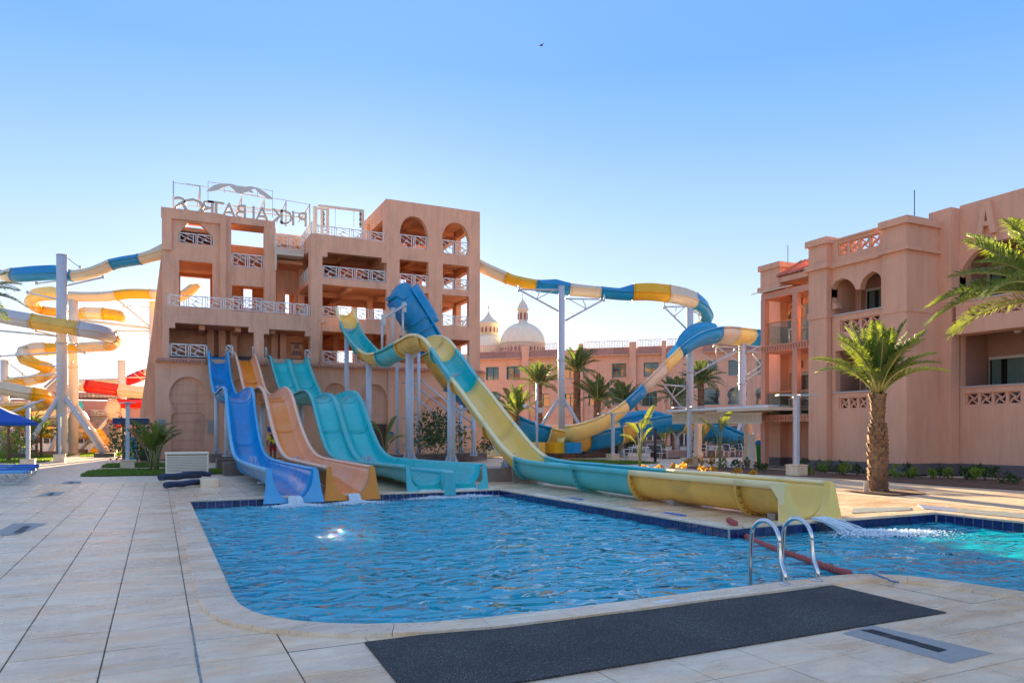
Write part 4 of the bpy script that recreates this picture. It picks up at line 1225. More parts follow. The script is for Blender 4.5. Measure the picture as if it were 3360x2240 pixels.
# ---- flume with the raised blue hood, seen from below, and the raft run along the back
YN = 40.6
RP = Plane(0, YN, 1, 0)
rim_px = [(1352, 944), (1364, 962), (1400, 1018), (1447, 1098), (1500, 1182), (1560, 1256), (1637, 1318), (1701, 1363), (1756, 1386), (1809, 1402), (1862, 1412), (1919, 1420), (1968, 1414), (2021, 1404),
          (2074, 1390), (2131, 1373), (2172, 1365), (2215, 1359), (2280, 1360), (2358, 1385), (2444, 1422), (2500, 1446), (2560, 1475)]
hw2, dp2 = 1.0, 1.25
pts = []
for px, py in rim_px:
    a, z = RP.at(px, py); pts.append(RP.P(a, z, hw2 + .1))
path = resample(catmull(pts, 5), .6)
f2 = frames(path, lat=(0, 1, 0)); f2 = [(p, s, u if (u.z > 0.02 or u.x > 0.5) else -u) for p, s, u in f2]
run = thing('raft_flume', (20.6, 41.7, 0), 'blue and yellow raft flume with a raised blue hood behind the yellow slide', 'water slide')
ccol = lambda x: 'B' if x < 1452 else 'Y' if x < 1520 else 'B' if x < 1600 else 'Y' if x < 1701 else 'B' if x < 1809 else 'Y' if x < 1919 else 'B' if x < 2026 else 'Y' if x < 2074 else 'B' if x < 2235 else 'Y' if x < 2332 else 'B' if x < 2444 else 'Y'
cl = [ccol(proj(p - Vector((0, hw2 + .1, 0)))[0]) for p, s, u in f2]
pr2 = uprof(hw2, dp2, .04, 14, power=.6)
i = 0; n = len(f2)
while i < n - 1:
    j = i
    while j < n - 1 and cl[j + 1] == cl[i]: j += 1
    j = min(j + 1, n - 1)
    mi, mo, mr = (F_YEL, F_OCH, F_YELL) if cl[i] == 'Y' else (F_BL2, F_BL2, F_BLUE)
    mb = MB(); loft(f2, pr2, mb=mb, i0=i, i1=j)
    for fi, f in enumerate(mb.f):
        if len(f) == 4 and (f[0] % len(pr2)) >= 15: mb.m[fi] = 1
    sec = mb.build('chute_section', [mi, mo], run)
    mb = MB()
    for sg in (-1, 1): loft(f2, rimprof(hw2 * sg, .12, .10, sg), mb=mb, i0=i, i1=j)
    mb.build('rim', mr, sec)
    if i > 0:
        p, sd, u = f2[i]; t = sd.cross(u)
        mb = MB(); loft([(p - t * .03, sd, u), (p + t * .03, sd, u)], uprof(hw2 + .04, dp2 + .04, .09, 14, power=.6), mb=mb); mb.build('joint_flange', mr, run)
    i = j
# hood: closed over the top end of the channel
k1 = next(i for i in range(n) if proj(f2[i][0])[1] > 1095)
hood = MB(); loft(f2, lambda i: [(hw2 * 1.02 * x, y) for x, y in [(1, -.05), (1, .02), (.94, .34), (.6, .62), (0, .7), (-.6, .62), (-.94, .34), (-1, .02), (-1, -.05)]] + [(hw2 * .98 * x, y - .04) for x, y in [(-1, -.05), (-.94, .3), (-.6, .58), (0, .66), (.6, .58), (.94, .3), (1, -.05)]], mb=hood, i0=0, i1=min(k1, 4))
hood.build('hood', F_BL2, run)
p, sd, u = f2[0]; t = (f2[1][0] - f2[0][0]).normalized()
capm = MB(); loft([(p - t * .30 - u * .1, sd, u), (p + t * .02, sd, u)], [(x * .99, y * .96) for x, y in uprof(hw2, dp2, .04, 14, power=.6)[:15]], mb=capm); capm.build('end_cap', F_BL2, run)
for e_ in (.12, .52):
    c_ = p - t * (.18 if e_ < .3 else .02) - u * (e_ + .1)
    m_ = MB(); m_.tube([c_ - sd * hw2 * 1.02 - u * .02, c_ - sd * hw2 * .5, c_, c_ + sd * hw2 * .5, c_ + sd * hw2 * 1.02 - u * .02], [.30, .36, .37, .36, .30], 14); m_.build('rounded_ridge', F_BL2, run)
# ribs along the underside of the hooded part
mb = MB()
for q in (-.72, -.5, -.28, -.06, .16, .38):
    loft(f2, [(q - .02, -dp2 - .09), (q + .02, -dp2 - .09), (q + .04, -dp2 - .02), (q - .04, -dp2 - .02)], mb=mb, i0=0, i1=max(3, k1 - 2))
mb.build('rib', F_NAVY, run)
mb = MB()
for kk in (3, 6, k1 - 1):
    p, sd, u = f2[kk]; t = sd.cross(u).normalized()
    loft([(p - t * .06, sd, u), (p + t * .06, sd, u)], uprof(hw2 + .04, dp2 + .04, .08, 14, power=.6), mb=mb)
mb.build('stiffener', F_BL2, run)
# banked panel on the far side of the low run
ks = [i for i in range(n) if 1985 < proj(f2[i][0])[0] < 2250]
mb = MB(); vs = []
for q, i in enumerate(ks):
    p, sd, u = f2[i]; h = .50 * math.sin(math.pi * min(1, (q + 1) / len(ks) * 1.1)) ** .6
    vs += [p + Vector((0, hw2 + .02, 0)), p + Vector((0, hw2 + .12, h)), p + Vector((0, hw2 + .16, h)), p + Vector((0, hw2 + .08, 0))]
fs = [(i * 4 + q, i * 4 + (q + 1) % 4, (i + 1) * 4 + (q + 1) % 4, (i + 1) * 4 + q) for i in range(len(ks) - 1) for q in range(4)]
mb.add(vs, fs, True); mb.build('banked_panel', F_BLUE, run)
# steel truss posts below the hood
def rod(mb, a, b, r=.05): mb.tube([a, b], r, 8)
gp = lambda px, py, d: Dp(px, py, d)
posts = [(1303, 1052, 42.5, 1488), (1337, 1046, 42.0, 1493), (1374, 1006, 41.5, 1505), (1470, 1185, 41, 1493)]
for px, py, d, yb in [(1302, 1052, 43.6, 0), (1289, 1028, 43.0, 0), (1322, 1016, 42.4, 0), (1373, 1012, 41.2, 0)]: pass
for px, py, d in ((1303, 1180, 43.4), (1337, 1170, 42.6), (1344, 1172, 43.2), (1374, 1150, 41.8)):
    q = gp(px, py, d); support('support_column', q.x, q.y, q.z, .09, run, z0=.3)
for px, py, d in ((1472, 1345, 44.6), (1512, 1340, 42.6), (1554, 1340, 40.8)):
    q = gp(px, py, d); support('support_column', q.x, q.y, q.z + .2, .12, run, z0=.3)
for (px, y0, y1) in ((1254, 1056, 1148), (1289, 1030, 1120), (1322, 1010, 1118)):
    a = gp(px, y0, 41.6); b = gp(px, y1, 41.6); mb = MB(); rod(mb, a, b, .07); mb.build('hanger_post', GREYP, run)
mb = MB(); a, b = gp(1256, 1046, 41.4), gp(1334, 998, 41.0); mb.bar(a, b, .16, .10)
for px, py in ((1258, 1046), (1290, 1024), (1326, 1006)): q = gp(px, py, 41.3); mb.bar(q + Vector((0, 0, -.3)), q + Vector((0, 0, .25)), .22, .12)
mb.build('saddle', GREYP, run)
mb = MB()
for a, b in (((1340, 1250, 43), (1374, 1246, 42)), ((1345, 1250, 43), (1505, 1375, 43)), ((1380, 1245, 42), (1548, 1388, 41)), ((1346, 1292, 43), (1500, 1412, 43)), ((1322, 1372, 43.4), (1372, 1370, 42)), ((1340, 1466, 43), (1505, 1388, 42.6)), ((1380, 1472, 42), (1548, 1396, 41)), ((1322, 1462, 43.4), (1374, 1438, 42)), ((1322, 1256, 43.4), (1346, 1250, 43))):
    rod(mb, gp(*a), gp(*b), .05)
mb.bar(gp(1470, 1350, 43), gp(1555, 1338, 41), .14)
mb.build('bracing', GREYP, run)
for px, d in ((1795, 43.4), (2218, 47.5), (2358, 50), (2037, 45)):
    q = min(f2, key=lambda f: abs(proj(f[0])[0] - px))[0]
    support('support_column', q.x, q.y, q.z - dp2 + .1, .16, run, z0=0)
    mb = MB(); mb.prism(Plane(q.x, 0, 0, 1), [(q.y - .14, q.z - dp2 - .45), (q.y + .14, q.z - dp2 - .45), (q.y + .9, q.z - .8), (q.y, q.z - dp2 - .08), (q.y - .9, q.z - .8)], [], -.04, .04); mb.build('bracket', GREYP, run)
q0 = Dp(1880, 1490, 44)
for px, mt_ in ((1765, F_OCH), (1845, F_GOLD), (1885, F_BL2)):
    q = gp(px, 1470, 44.3); MB().box(q.x - .9 if mt_ is F_OCH else q.x - .5, q.x + .5, q.y, q.y + 1.2, .1 if mt_ is F_OCH else .35, 1.0).build('side_box', mt_, run)

# ---- branch run dropping from the right into the low flume
CB = [(1838, 1420, 45.5), (1905, 1406, 46), (1975, 1376, 46.6), (2040, 1328, 47.4), (2110, 1260, 48.4), (2180, 1190, 49.4), (2232, 1140, 50.2), (2275, 1112, 51), (2320, 1098, 52), (2370, 1094, 53), (2430, 1100, 54), (2520, 1110, 56)]
path = resample(catmull([Dp(*q) for q in CB], 6), .6)
f3 = frames(path)
f3 = [(p, s * math.cos(.5) - u * math.sin(.5) if s.y > 0 else s * math.cos(.5) + u * math.sin(.5), u) for p, s, u in f3]
f3 = [(p, s.normalized(), (u - s.normalized() * u.dot(s.normalized())).normalized()) for p, s, u in f3]
br = thing('branch_flume', tuple(Vector((path[0].x, path[0].y, 0))), 'steep blue, white and yellow flume dropping from the right between two white columns', 'water slide')
ccol3 = lambda x: 'Y' if x < 2030 else 'B' if x < 2088 else 'W' if x < 2150 else 'Y' if x < 2205 else 'B' if x < 2345 else 'W' if x < 2385 else 'Y' if x < 2452 else 'B'
cl = [ccol3(proj(p)[0]) for p, s, u in f3]; pr3 = uprof(.78, .62, .04, 12, power=.8)
i = 0; n = len(f3)
while i < n - 1:
    j = i
    while j < n - 1 and cl[j + 1] == cl[i]: j += 1
    j = min(j + 1, n - 1)
    mi, mr = {'Y': (F_YEL, F_YELL), 'B': (F_BL2, F_BLUEL), 'W': (F_WHT, F_WHT)}[cl[i]]
    sec = loft(f3, pr3, i0=i, i1=j).build('chute_section', mi, br)
    mb = MB()
    for sg in (-1, 1): loft(f3, rimprof(.78 * sg, .10, .08, sg), mb=mb, i0=i, i1=j)
    mb.build('rim', mr, sec); i = j
# raised side wall at the bend
ks = [i for i in range(n) if 2200 < proj(f3[i][0])[0] < 2345]
for sg, hh in ((-1, .5), (1, .75)):
    vs = []
    for q, i in enumerate(ks):
        p, sd, u = f3[i]; h = hh * math.sin(math.pi * (q + .6) / len(ks)) ** .5
        o = sd * .8 * sg
        vs += [p + o, p + o + u * h, p + o * 1.05 + u * h, p + o * 1.05]
    fs = [(i * 4 + q, i * 4 + (q + 1) % 4, (i + 1) * 4 + (q + 1) % 4, (i + 1) * 4 + q) for i in range(len(ks) - 1) for q in range(4)]
    MB().add(vs, fs, True).build('side_wall', F_BL2 if sg > 0 else F_BLUEL, br)

# ---- closed looking tubes with a raised outer wall
def tprof(r, h):
    pr = [(r * math.cos(math.pi * q / 10), -r * math.sin(math.pi * q / 10)) for q in range(11)]
    return [(r * 1.10, .035), (r * 1.10, -.015)] + pr + [(-r * 1.10, -.015), (-r * 1.10, .035), (-r * .96, .05), (-r * .72, h), (r * .72, h), (r * .96, .05)]
TC = {'C': F_WHT, 'B': F_BL2, 'G': F_GOLD, 'Y': F_YEL, 'O': F_OCH, 'R': F_RED, 'W': mat('greyish_white_fibreglass', (0.56, 0.54, 0.54), .35, .05), 'T': F_TURQ}
def tube_slide(label, pts, r, name='tube_slide', group=None, hs=None):
    P = [Dp(p[0], p[1], p[2]) for p in pts]; K = 5
    path = catmull(P, K); fr = frames(path)
    for i in range(1, len(fr)):
        if fr[i][1].dot(fr[i - 1][1]) < 0: fr[i] = (fr[i][0], -fr[i][1], -fr[i][2])
    fr = [(p, s if u.z >= 0 else -s, u if u.z >= 0 else -u) for p, s, u in fr]
    s = thing(name, (path[0].x, path[0].y, 0), label, 'water slide', group)
    col = [p[3] for p in pts]; hh = [(p[4] if len(p) > 4 else .25) for p in pts]
    i = 0
    while i < len(pts) - 1:
        j = i + 1
        while j < len(pts) - 1 and col[j] == col[i]: j += 1
        def prof(k):
            t = k / K; a = min(int(t), len(pts) - 1); b = min(a + 1, len(pts) - 1); h = hh[a] + (hh[b] - hh[a]) * (t - a)
            return tprof(r, max(.12, h))
        loft(fr, prof, i0=i * K, i1=j * K).build('tube_section', TC[col[i]], s)
        if i > 0:
            p, sd, u = fr[i * K]; t = sd.cross(u).normalized()
            mb = MB(); loft([(p - t * .035, sd, u), (p + t * .035, sd, u)], [(x * 1.07, y * 1.07) for x, y in tprof(r, hh[i])], mb=mb); mb.build('joint_flange', TC[col[i]], s)
        i = j
    return s, fr
tube_slide('blue, gold and cream tube slide curving high to the right of the tower',
    [(1560, 858, 53, 'C'), (1600, 880, 53, 'C'), (1666, 908, 53, 'G'), (1715, 922, 52.5, 'G'), (1768, 933, 52, 'B'), (1821, 940, 52, 'B', .45), (1872, 946, 52, 'C', .3), (1927, 951, 52, 'C'), (1974, 955, 52, 'B'), (2029, 960, 52, 'B'), (2078, 962, 52, 'G', .6), (2131, 962, 52, 'G', .65), (2190, 968, 52.3, 'C', .65), (2237, 977, 53, 'C', .65), (2274, 990, 54, 'B', .6), (2303, 1010, 55.5, 'B', .5), (2316, 1035, 57, 'B', .4), (2312, 1055, 57.5, 'G', .3), (2300, 1072, 57, 'C'), (2285, 1090, 56, 'C')], .52)
tube_slide('topmost blue and cream tube slide leaving the left side of the tower',
    [(545, 826, 50, 'C', .5), (500, 838, 50, 'C', .3), (460, 848, 50, 'B'), (411, 856, 50, 'B'), (366, 866, 50, 'C'), (338, 878, 50, 'C'), (304, 891, 50, 'C'), (270, 899, 50, 'C'), (238, 903, 50, 'B', .3), (186, 899, 50, 'B', .55), (118, 902, 50, 'B', .55), (48, 906, 50.5, 'C', .5), (18, 903, 52, 'C', .3), (-20, 890, 55, 'C'), (-70, 885, 60, 'C')], .42)
tube_slide('golden yellow tube slide leaving the tower behind the thick grey column',
    [(640, 940, 60, 'G'), (600, 968, 58, 'G'), (560, 972, 57, 'C'), (518, 964, 56, 'C'), (498, 962, 56, 'G'), (428, 961, 56, 'G'), (382, 966, 56, 'C'), (343, 970, 56, 'C'), (280, 971, 56, 'C'), (222, 970, 56, 'Y', .3), (178, 966, 56, 'Y', .55), (120, 972, 56.5, 'Y', .5), (104, 992, 58, 'G', .3), (130, 1012, 60, 'G'), (190, 1022, 60, 'G'), (250, 1031, 60, 'G'), (286, 1030, 59.5, 'C', .5), (340, 1032, 59.5, 'G', .5), (385, 1036, 60, 'G', .4), (402, 1042, 62, 'G')], .44)
tube_slide('grey white and ochre tube slide in front, winding down in tight bends on the left',
    [(-60, 1022, 48, 'W', .5), (21, 1040, 48, 'W', .5), (111, 1056, 48, 'O', .5), (186, 1068, 48, 'O', .5), (262, 1081, 48, 'W', .5), (320, 1092, 48.5, 'W', .5), (362, 1104, 50, 'G', .4), (376, 1118, 52, 'G'), (360, 1130, 54, 'C'), (321, 1133, 54.5, 'C'), (264, 1137, 54.5, 'G'), (210, 1141, 54.5, 'G'), (153, 1146, 54.5, 'C', .5), (107, 1148, 54, 'C', .5), (78, 1158, 53.5, 'C', .4), (85, 1176, 52.5, 'G'), (120, 1190, 52, 'G'), (152, 1204, 52.5, 'C'), (160, 1220, 54, 'G'), (135, 1236, 56, 'C'), (93, 1246, 57, 'G'), (40, 1256, 58, 'G'), (-30, 1262, 59, 'C')], .46)
tube_slide('cream tube slide with golden rounded end low on the left beside the palms',
    [(-60, 1262, 50, 'C', .45), (0, 1272, 50, 'C', .45), (55, 1282, 50, 'C', .45), (108, 1292, 50, 'G', .45), (145, 1300, 50.8, 'G', .4), (160, 1314, 52.5, 'G', .3), (140, 1326, 54, 'C', .3), (100, 1330, 55, 'G'), (40, 1334, 56, 'G'), (-30, 1336, 57, 'G')], .46)
tube_slide('wide cream tube slide running level behind the two thick columns',
    [(-40, 1368, 56, 'G', .5), (40, 1372, 56, 'G', .5), (98, 1374, 56, 'C', .6), (180, 1370, 56, 'C', .6), (240, 1368, 56.5, 'C', .6), (262, 1380, 58, 'C', .4), (230, 1410, 60, 'G', .4), (180, 1418, 60, 'G', .4)], .62)
tube_slide('golden tube slide spiralling down to the ground near the spa wall',
    [(120, 1414, 58, 'G', .4), (185, 1418, 58, 'C', .4), (240, 1420, 58, 'C', .4), (284, 1418, 58, 'G', .4), (318, 1426, 58.5, 'G', .4), (334, 1442, 60, 'G'), (340, 1458, 61, 'C'), (330, 1472, 60, 'G'), (318, 1482, 58, 'G')], .5)
tube_slide('turquoise and yellow tube slide deepest behind the left columns',
    [(-20, 1338, 66, 'Y', .4), (60, 1344, 66, 'Y', .4), (135, 1346, 66, 'T', .4), (200, 1336, 66, 'T', .5), (260, 1330, 66, 'T', .4)], .62)
tube_slide('red and cream tube slide against the battered tower corner',
    [(254, 1262, 61, 'C', .4), (293, 1268, 60, 'R', .5), (345, 1274, 60, 'R', .5), (397, 1281, 60, 'C', .5), (440, 1285, 60, 'C', .5), (500, 1290, 60, 'C', .5)], .5)
tube_slide('upper red and cream tube slide passing behind the tower corner',
    [(250, 1252, 66, 'C', .2), (330, 1250, 66, 'C', .2), (400, 1247, 66, 'R', .2), (440, 1238, 66, 'R', .3), (475, 1222, 66, 'C', .3), (530, 1200, 67, 'R', .3)], .55)
tube_slide('lowest red and cream tube slide with a round cream bend near the kiosk',
    [(520, 1322, 62, 'R', .3), (450, 1322, 62, 'R', .3), (405, 1322, 62, 'R', .3), (376, 1326, 61.5, 'C', .5), (368, 1346, 61, 'C', .3), (378, 1368, 61, 'R', .3), (394, 1390, 62, 'C'), (400, 1420, 63, 'R')], .5)

# ---- steel columns carrying the tubes
def strut_column(label, px, ytop, d, r, arms=(), stays=(), group='steel columns carrying the tube slides', zb=-.03, m=None):
    q = Dp(px, ytop, d); m = m or STEELW
    s = thing('steel_column', (q.x, q.y, 0), label, 'column', group)
    MB().tube([(q.x, q.y, zb), (q.x, q.y, q.z)], r, 20).build('shaft', m, s)
    MB().tube([(q.x, q.y, q.z - .001), (q.x, q.y, q.z + .05)], r * 1.04, 20).build('cap', m, s)
    zc = q.z * .56
    MB().tube([(q.x, q.y, zc), (q.x, q.y, zc + .12)], r * 1.22, 20).build('collar', m, s)
    for a, b, rr_ in arms:
        mb = MB(); A, B = Dp(*a), Dp(*b); mb.tube([A, B], rr_, 8); mb.tube([B - Vector((0, 0, .08)), B + Vector((0, 0, .12))], .09, 8); mb.build('arm', m, s)
    for ax, ay, zt_, bx in stays:
        A = Vector((q.x, q.y, zt_)); B = Vector((q.x + ax, q.y + ay, 0.05))
        mb = MB(); mb.tube([A, B], bx, 10); mb.build('stay', m, s)
        block(B.x - .6, B.x + .6, B.y - .5, B.y + .5, .22, s)
    return s
strut_column('thickest grey column in front on the lawn with splayed stays', 203, 838, 49.5, .33,
    arms=[((205, 940, 49.5), (338, 910, 49.9), .06), ((203, 920, 49.5), (120, 930, 50), .05), ((203, 985, 49.5), (90, 960, 51), .06), ((205, 1104, 49.5), (-30, 1082, 49), .06), ((205, 1108, 49.5), (120, 1085, 48.4), .05), ((205, 1128, 49.5), (342, 1130, 52), .06), ((205, 1150, 49.5), (278, 1158, 52), .05), ((205, 1155, 49.5), (0, 1168, 53), .06), ((205, 1225, 49.5), (30, 1240, 55), .06), ((205, 1204, 49.5), (120, 1192, 52), .05), ((218, 845, 49.5), (263, 878, 50), .03), ((218, 1098, 49.5), (262, 1150, 51), .04)],
    stays=[(-2.2, -.6, 4.3, .17), (2.6, -1.4, 4.3, .17)], m=GREYP)
strut_column('second thick cream column just right of the thickest one', 241, 985, 56, .34,
    arms=[((241, 1050, 56), (490, 1078, 57), .06), ((241, 1182, 56), (236, 1190, 55), .05), ((241, 1300, 56), (262, 1262, 58), .05)], stays=[(2.4, -1.6, 4.0, .16), (-1.4, -1.6, 4.0, .16)])
strut_column('cream column at the left edge beside the palms', 16, 1183, 59, .30,
    arms=[((16, 1238, 59), (130, 1240, 57), .06), ((24, 1186, 59), (108, 1250, 57), .03), ((24, 1190, 59), (75, 1228, 57), .03), ((16, 1320, 59), (95, 1318, 56), .06)], stays=[(1.8, -1, 2.6, .14)])
strut_column('cream column carrying the red tubes near the kiosk', 400, 1184, 62, .32,
    arms=[((400, 1238, 62), (480, 1238, 62), .05), ((408, 1190, 62), (476, 1228, 62), .03), ((408, 1196, 62), (470, 1250, 62), .03), ((400, 1300, 62), (305, 1298, 60.5), .05), ((400, 1320, 62), (470, 1318, 62), .05)], stays=[(-3.0, -1.4, 4.0, .14)])
strut_column('narrow cream column half hidden by the battered tower corner', 503, 992, 57, .28,
    arms=[((500, 1087, 57), (385, 1085, 57), .06), ((500, 1078, 57), (389, 985, 56.4), .06), ((500, 1076, 57), (250, 1046, 57), .06), ((500, 1008, 57), (408, 1003, 56.4), .03)])
def truss(mb, root, d, side, reach, top, low):
    """bracket truss between a column and a tube; rows and columns in the photo"""
    A = Dp(root, top, d); B = Dp(reach, top + (2 if side > 0 else 0), d); C = Dp(root, low, d)
    mb.tube([A, B], .055, 8); mb.tube([C, B], .065, 8); M = A.lerp(B, .45); N = C.lerp(B, .55)
    mb.tube([M, N], .035, 6); mb.tube([A.lerp(B, .08), N], .035, 6)
    mb.tube([B - Vector((0, 0, .15)), B + Vector((0, 0, .3))], .07, 8)
c1 = strut_column('tall white column with bracket trusses left of the palms', 1842, 941, 51.2, .235, group='white columns carrying the flumes', m=GREYP, stays=[(-2.0, 2.0, 4.2, .12), (2.6, -.5, 4.2, .12)])
mb = MB(); truss(mb, 1832, 51.2, -1, 1702, 950, 1020); mb.build('bracket_truss', GREYP, c1)
mb = MB(); truss(mb, 1854, 51.2, 1, 1982, 980, 1052); mb.build('bracket_truss', GREYP, c1)
c2 = strut_column('middle white column where the flume bends down', 2264, 1012, 51.6, .235, group='white columns carrying the flumes', m=GREYP, arms=[((2272, 1232, 51.6), (2412, 1150, 53), .06), ((2262, 1018, 51.6), (2296, 1030, 54), .05)])
mb = MB(); truss(mb, 2254, 51.6, -1, 2178, 1006, 1080); mb.build('bracket_truss', GREYP, c2)
mb = MB(); A = Dp(2256, 1268, 51.6); B = Dp(2178, 1262, 50); Cc = Dp(2244, 1350, 51.6); mb.tube([A, B], .07, 8); mb.tube([Cc, B], .07, 8); mb.tube([A, A.lerp(Cc, .9).lerp(B, .5)], .04, 6); mb.tube([A.lerp(B, .5), B.lerp(Cc, .4)], .035, 6); mb.build('bracket_truss', GREYP, c2)
c3 = strut_column('right white column with lattice trusses beside the pink balconies', 2436, 1083, 54, .26, group='white columns carrying the flumes', m=GREYP, stays=[(-1.6, -.4, 2.6, .12), (1.6, -.6, 2.6, .12)])
mb = MB()
for a, b in (((2426, 1190), (2340, 1128)), ((2426, 1140), (2340, 1136)), ((2340, 1128), (2426, 1120)), ((2350, 1190), (2426, 1150)), ((2300, 1160), (2345, 1190)), ((2350, 1190), (2350, 1140)), ((2446, 1160), (2520, 1120)), ((2446, 1150), (2520, 1160)), ((2446, 1236), (2520, 1180)), ((2446, 1250), (2520, 1200)), ((2470, 1160), (2500, 1200)), ((2446, 1132), (2520, 1140)), ((2380, 1086), (2430, 1090))):
    mb.tube([Dp(*a, 53.8), Dp(*b, 53.8)], .05, 6)
mb.build('bracket_truss', GREYP, c3)
# ================================================================== RIGHT HOTEL WING
XA, XB, XC, XD = 25.2, 25.5, 27.05, 27.55
PA, PB_, PC, PD = (Plane(x, 0, 0, -1) for x in (XA, XB, XC, XD))
hotel = thing('hotel_wing', (26.5, 20, 0), 'rose pink stucco hotel wing with horseshoe arched balconies and a raised letter A', 'hotel building')
def hpart(mb, name, m=STUCCO_R, label=None): return mb.build(name, m, hotel, label)
def A(pl, px): return pl.at(px, 0)[0]
def Zq(pl, px, py): return pl.at(px, py)[1]
def poly(pl, pts): return [pl.at(*p) for p in pts]
zTW = Zq(PA, 2974, 708)
# corner tower with bands
a0, a1 = A(PA, 2896), A(PA, 2974)
YT = -a1
mb = MB(); mb.pbox(PA, a0, a1, .42, zTW, 0, 2.2)
hpart(mb, 'corner_tower')
mb = MB(); mb.pbox(PA, a0 - .12, a1 + .12, zTW - .27, zTW, -.12, 2.0); mb.pbox(PA, a0 - .14, a1 + .14, Zq(PA, 2974, 817) - .02, Zq(PA, 2974, 808), -.14, 2.0)
mb.pbox(PA, a0 - .03, a1 + .03, Zq(PA, 2974, 1001) - .22, Zq(PA, 2974, 1001), -.03, 2.02)
hpart(mb, 'band')
# pier with bands
p0, p1 = A(PA, 2653), A(PA, 2712); zP = Zq(PA, 2645, 797)
mb = MB(); mb.pbox(PA, p0, p1, .42, zP, 0, 1.9); hpart(mb, 'pier')
mb = MB(); mb.pbox(PA, p0 - .10, p1 + .10, zP - .27, zP, -.12, 1.6); mb.pbox(PA, p0 - .12, p1 + .12, Zq(PA, 2640, 897), Zq(PA, 2640, 880), -.14, 1.4); mb.pbox(PA, p0 - .04, p1 + .04, Zq(PA, 2650, 1052), Zq(PA, 2650, 1030), -.04, 1.2)
hpart(mb, 'band')
# wall with the horseshoe arches
s0, s1 = p1, a0
arch = poly(PB_, [(2731, 1039), (2731, 1016), (2747, 1010), (2743, 999), (2732, 987), (2728, 972), (2727, 957), (2731, 939), (2741, 924), (2754, 917), (2767, 913), (2781, 917), (2794, 926), (2803, 938), (2808, 951), (2822, 948), (2824, 934), (2831, 916), (2845, 901), (2864, 889), (2878, 895), (2887, 903), (2891, 912), (2891, 1015)])
low = poly(PB_, [(2741, 1290), (2741, 1152), (2893, 1128), (2893, 1283)])
low = [(low[0][0], low[0][1]), (low[0][0], low[1][1]), (low[2][0], low[1][1]), (low[2][0], low[0][1])]
zs = low[0][1]; zs2 = arch[0][1]
arch[-1] = (arch[-1][0], zs2)
zcor = Zq(PB_, 2720, 868)
zpt = Zq(PB_, 2725, 797)
l0, l1 = A(PB_, 2749), A(PB_, 2886)
lat_top = [(l0, Zq(PB_, 2749, 841)), (l0, Zq(PB_, 2749, 800)), (l1, Zq(PB_, 2749, 800)), (l1, Zq(PB_, 2749, 841))]
latm = [(A(PB_, 2756), zs2 - .72), (A(PB_, 2756), zs2 - .22), (A(PB_, 2888), zs2 - .22), (A(PB_, 2888), zs2 - .72)]
latl = [(A(PB_, 2752), zs - .66), (A(PB_, 2752), zs - .20), (A(PB_, 2876), zs - .20), (A(PB_, 2876), zs - .66)]
mb = MB(); mb.prism(PB_, [(s0, .42), (s1, .42), (s1, zpt), (s0, zpt)][::-1], [arch, low, lat_top, latm, latl], 0, .3)
hpart(mb, 'wall', label='stucco wall with two joined horseshoe arches')
mb = MB(); mb.pbox(PB_, s0, s1, zcor - .22, zcor, -.14, -.001); mb.pbox(PB_, l0 - .05, l1 + .05, zpt, zpt + .08, -.06, .34); hpart(mb, 'cornice')
mb = MB(); mb.pbox(PB_, A(PB_, 2731), s1, zs2 - .001, zs2 + .05, -.06, .34); mb.pbox(PB_, A(PB_, 2728), s1, zs, zs + .05, -.06, .34); hpart(mb, 'sill', mat('pale_sill', (.5, .45, .42), .4, .05))
def lattice(pl, rc, n, parent, d0=.06, d1=.20, m=STUCCO_R, name='lattice_panel', fr=.055):
    """row of square pinwheel openwork panels filling the rectangle, one part for each"""
    x0, x1 = min(p[0] for p in rc), max(p[0] for p in rc); z0, z1 = min(p[1] for p in rc), max(p[1] for p in rc)
    w_ = (x1 - x0) / n
    for i in range(n):
        a = x0 + i * w_; b = a + w_; mb = MB(); t = fr
        mb.pbox(pl, a, a + t, z0, z1, d0, d1); mb.pbox(pl, b - t, b, z0, z1, d0, d1); mb.pbox(pl, a + t, b - t, z0, z0 + t * .7, d0, d1); mb.pbox(pl, a + t, b - t, z1 - t * .7, z1, d0, d1)
        cx, cz = (a + b) / 2, (z0 + z1) / 2; hx, hz = (b - a) / 2 - t, (z1 - z0) / 2 - t * .7
        dm = (d0 + d1) / 2
        for (u, v), (s_, t_) in (((-1, 1), (.25, .35)), ((1, 1), (.35, -.25)), ((1, -1), (-.25, -.35)), ((-1, -1), (-.35, .25))):
            mb.bar(pl.P(cx + u * hx, cz + v * hz, dm), pl.P(cx + s_ * hx * .6, cz + t_ * hz * .6, dm), fr * .95, fr * .95)
        mb.bar(pl.P(cx - hx * .28, cz + hz * .05, dm), pl.P(cx + hx * .28, cz - hz * .05, dm), hz * .55, fr * 1.2)
        mb.build(name, m, parent)
lattice(PB_, lat_top, 4, hotel); lattice(PB_, latm, 4, hotel); lattice(PB_, latl, 4, hotel)
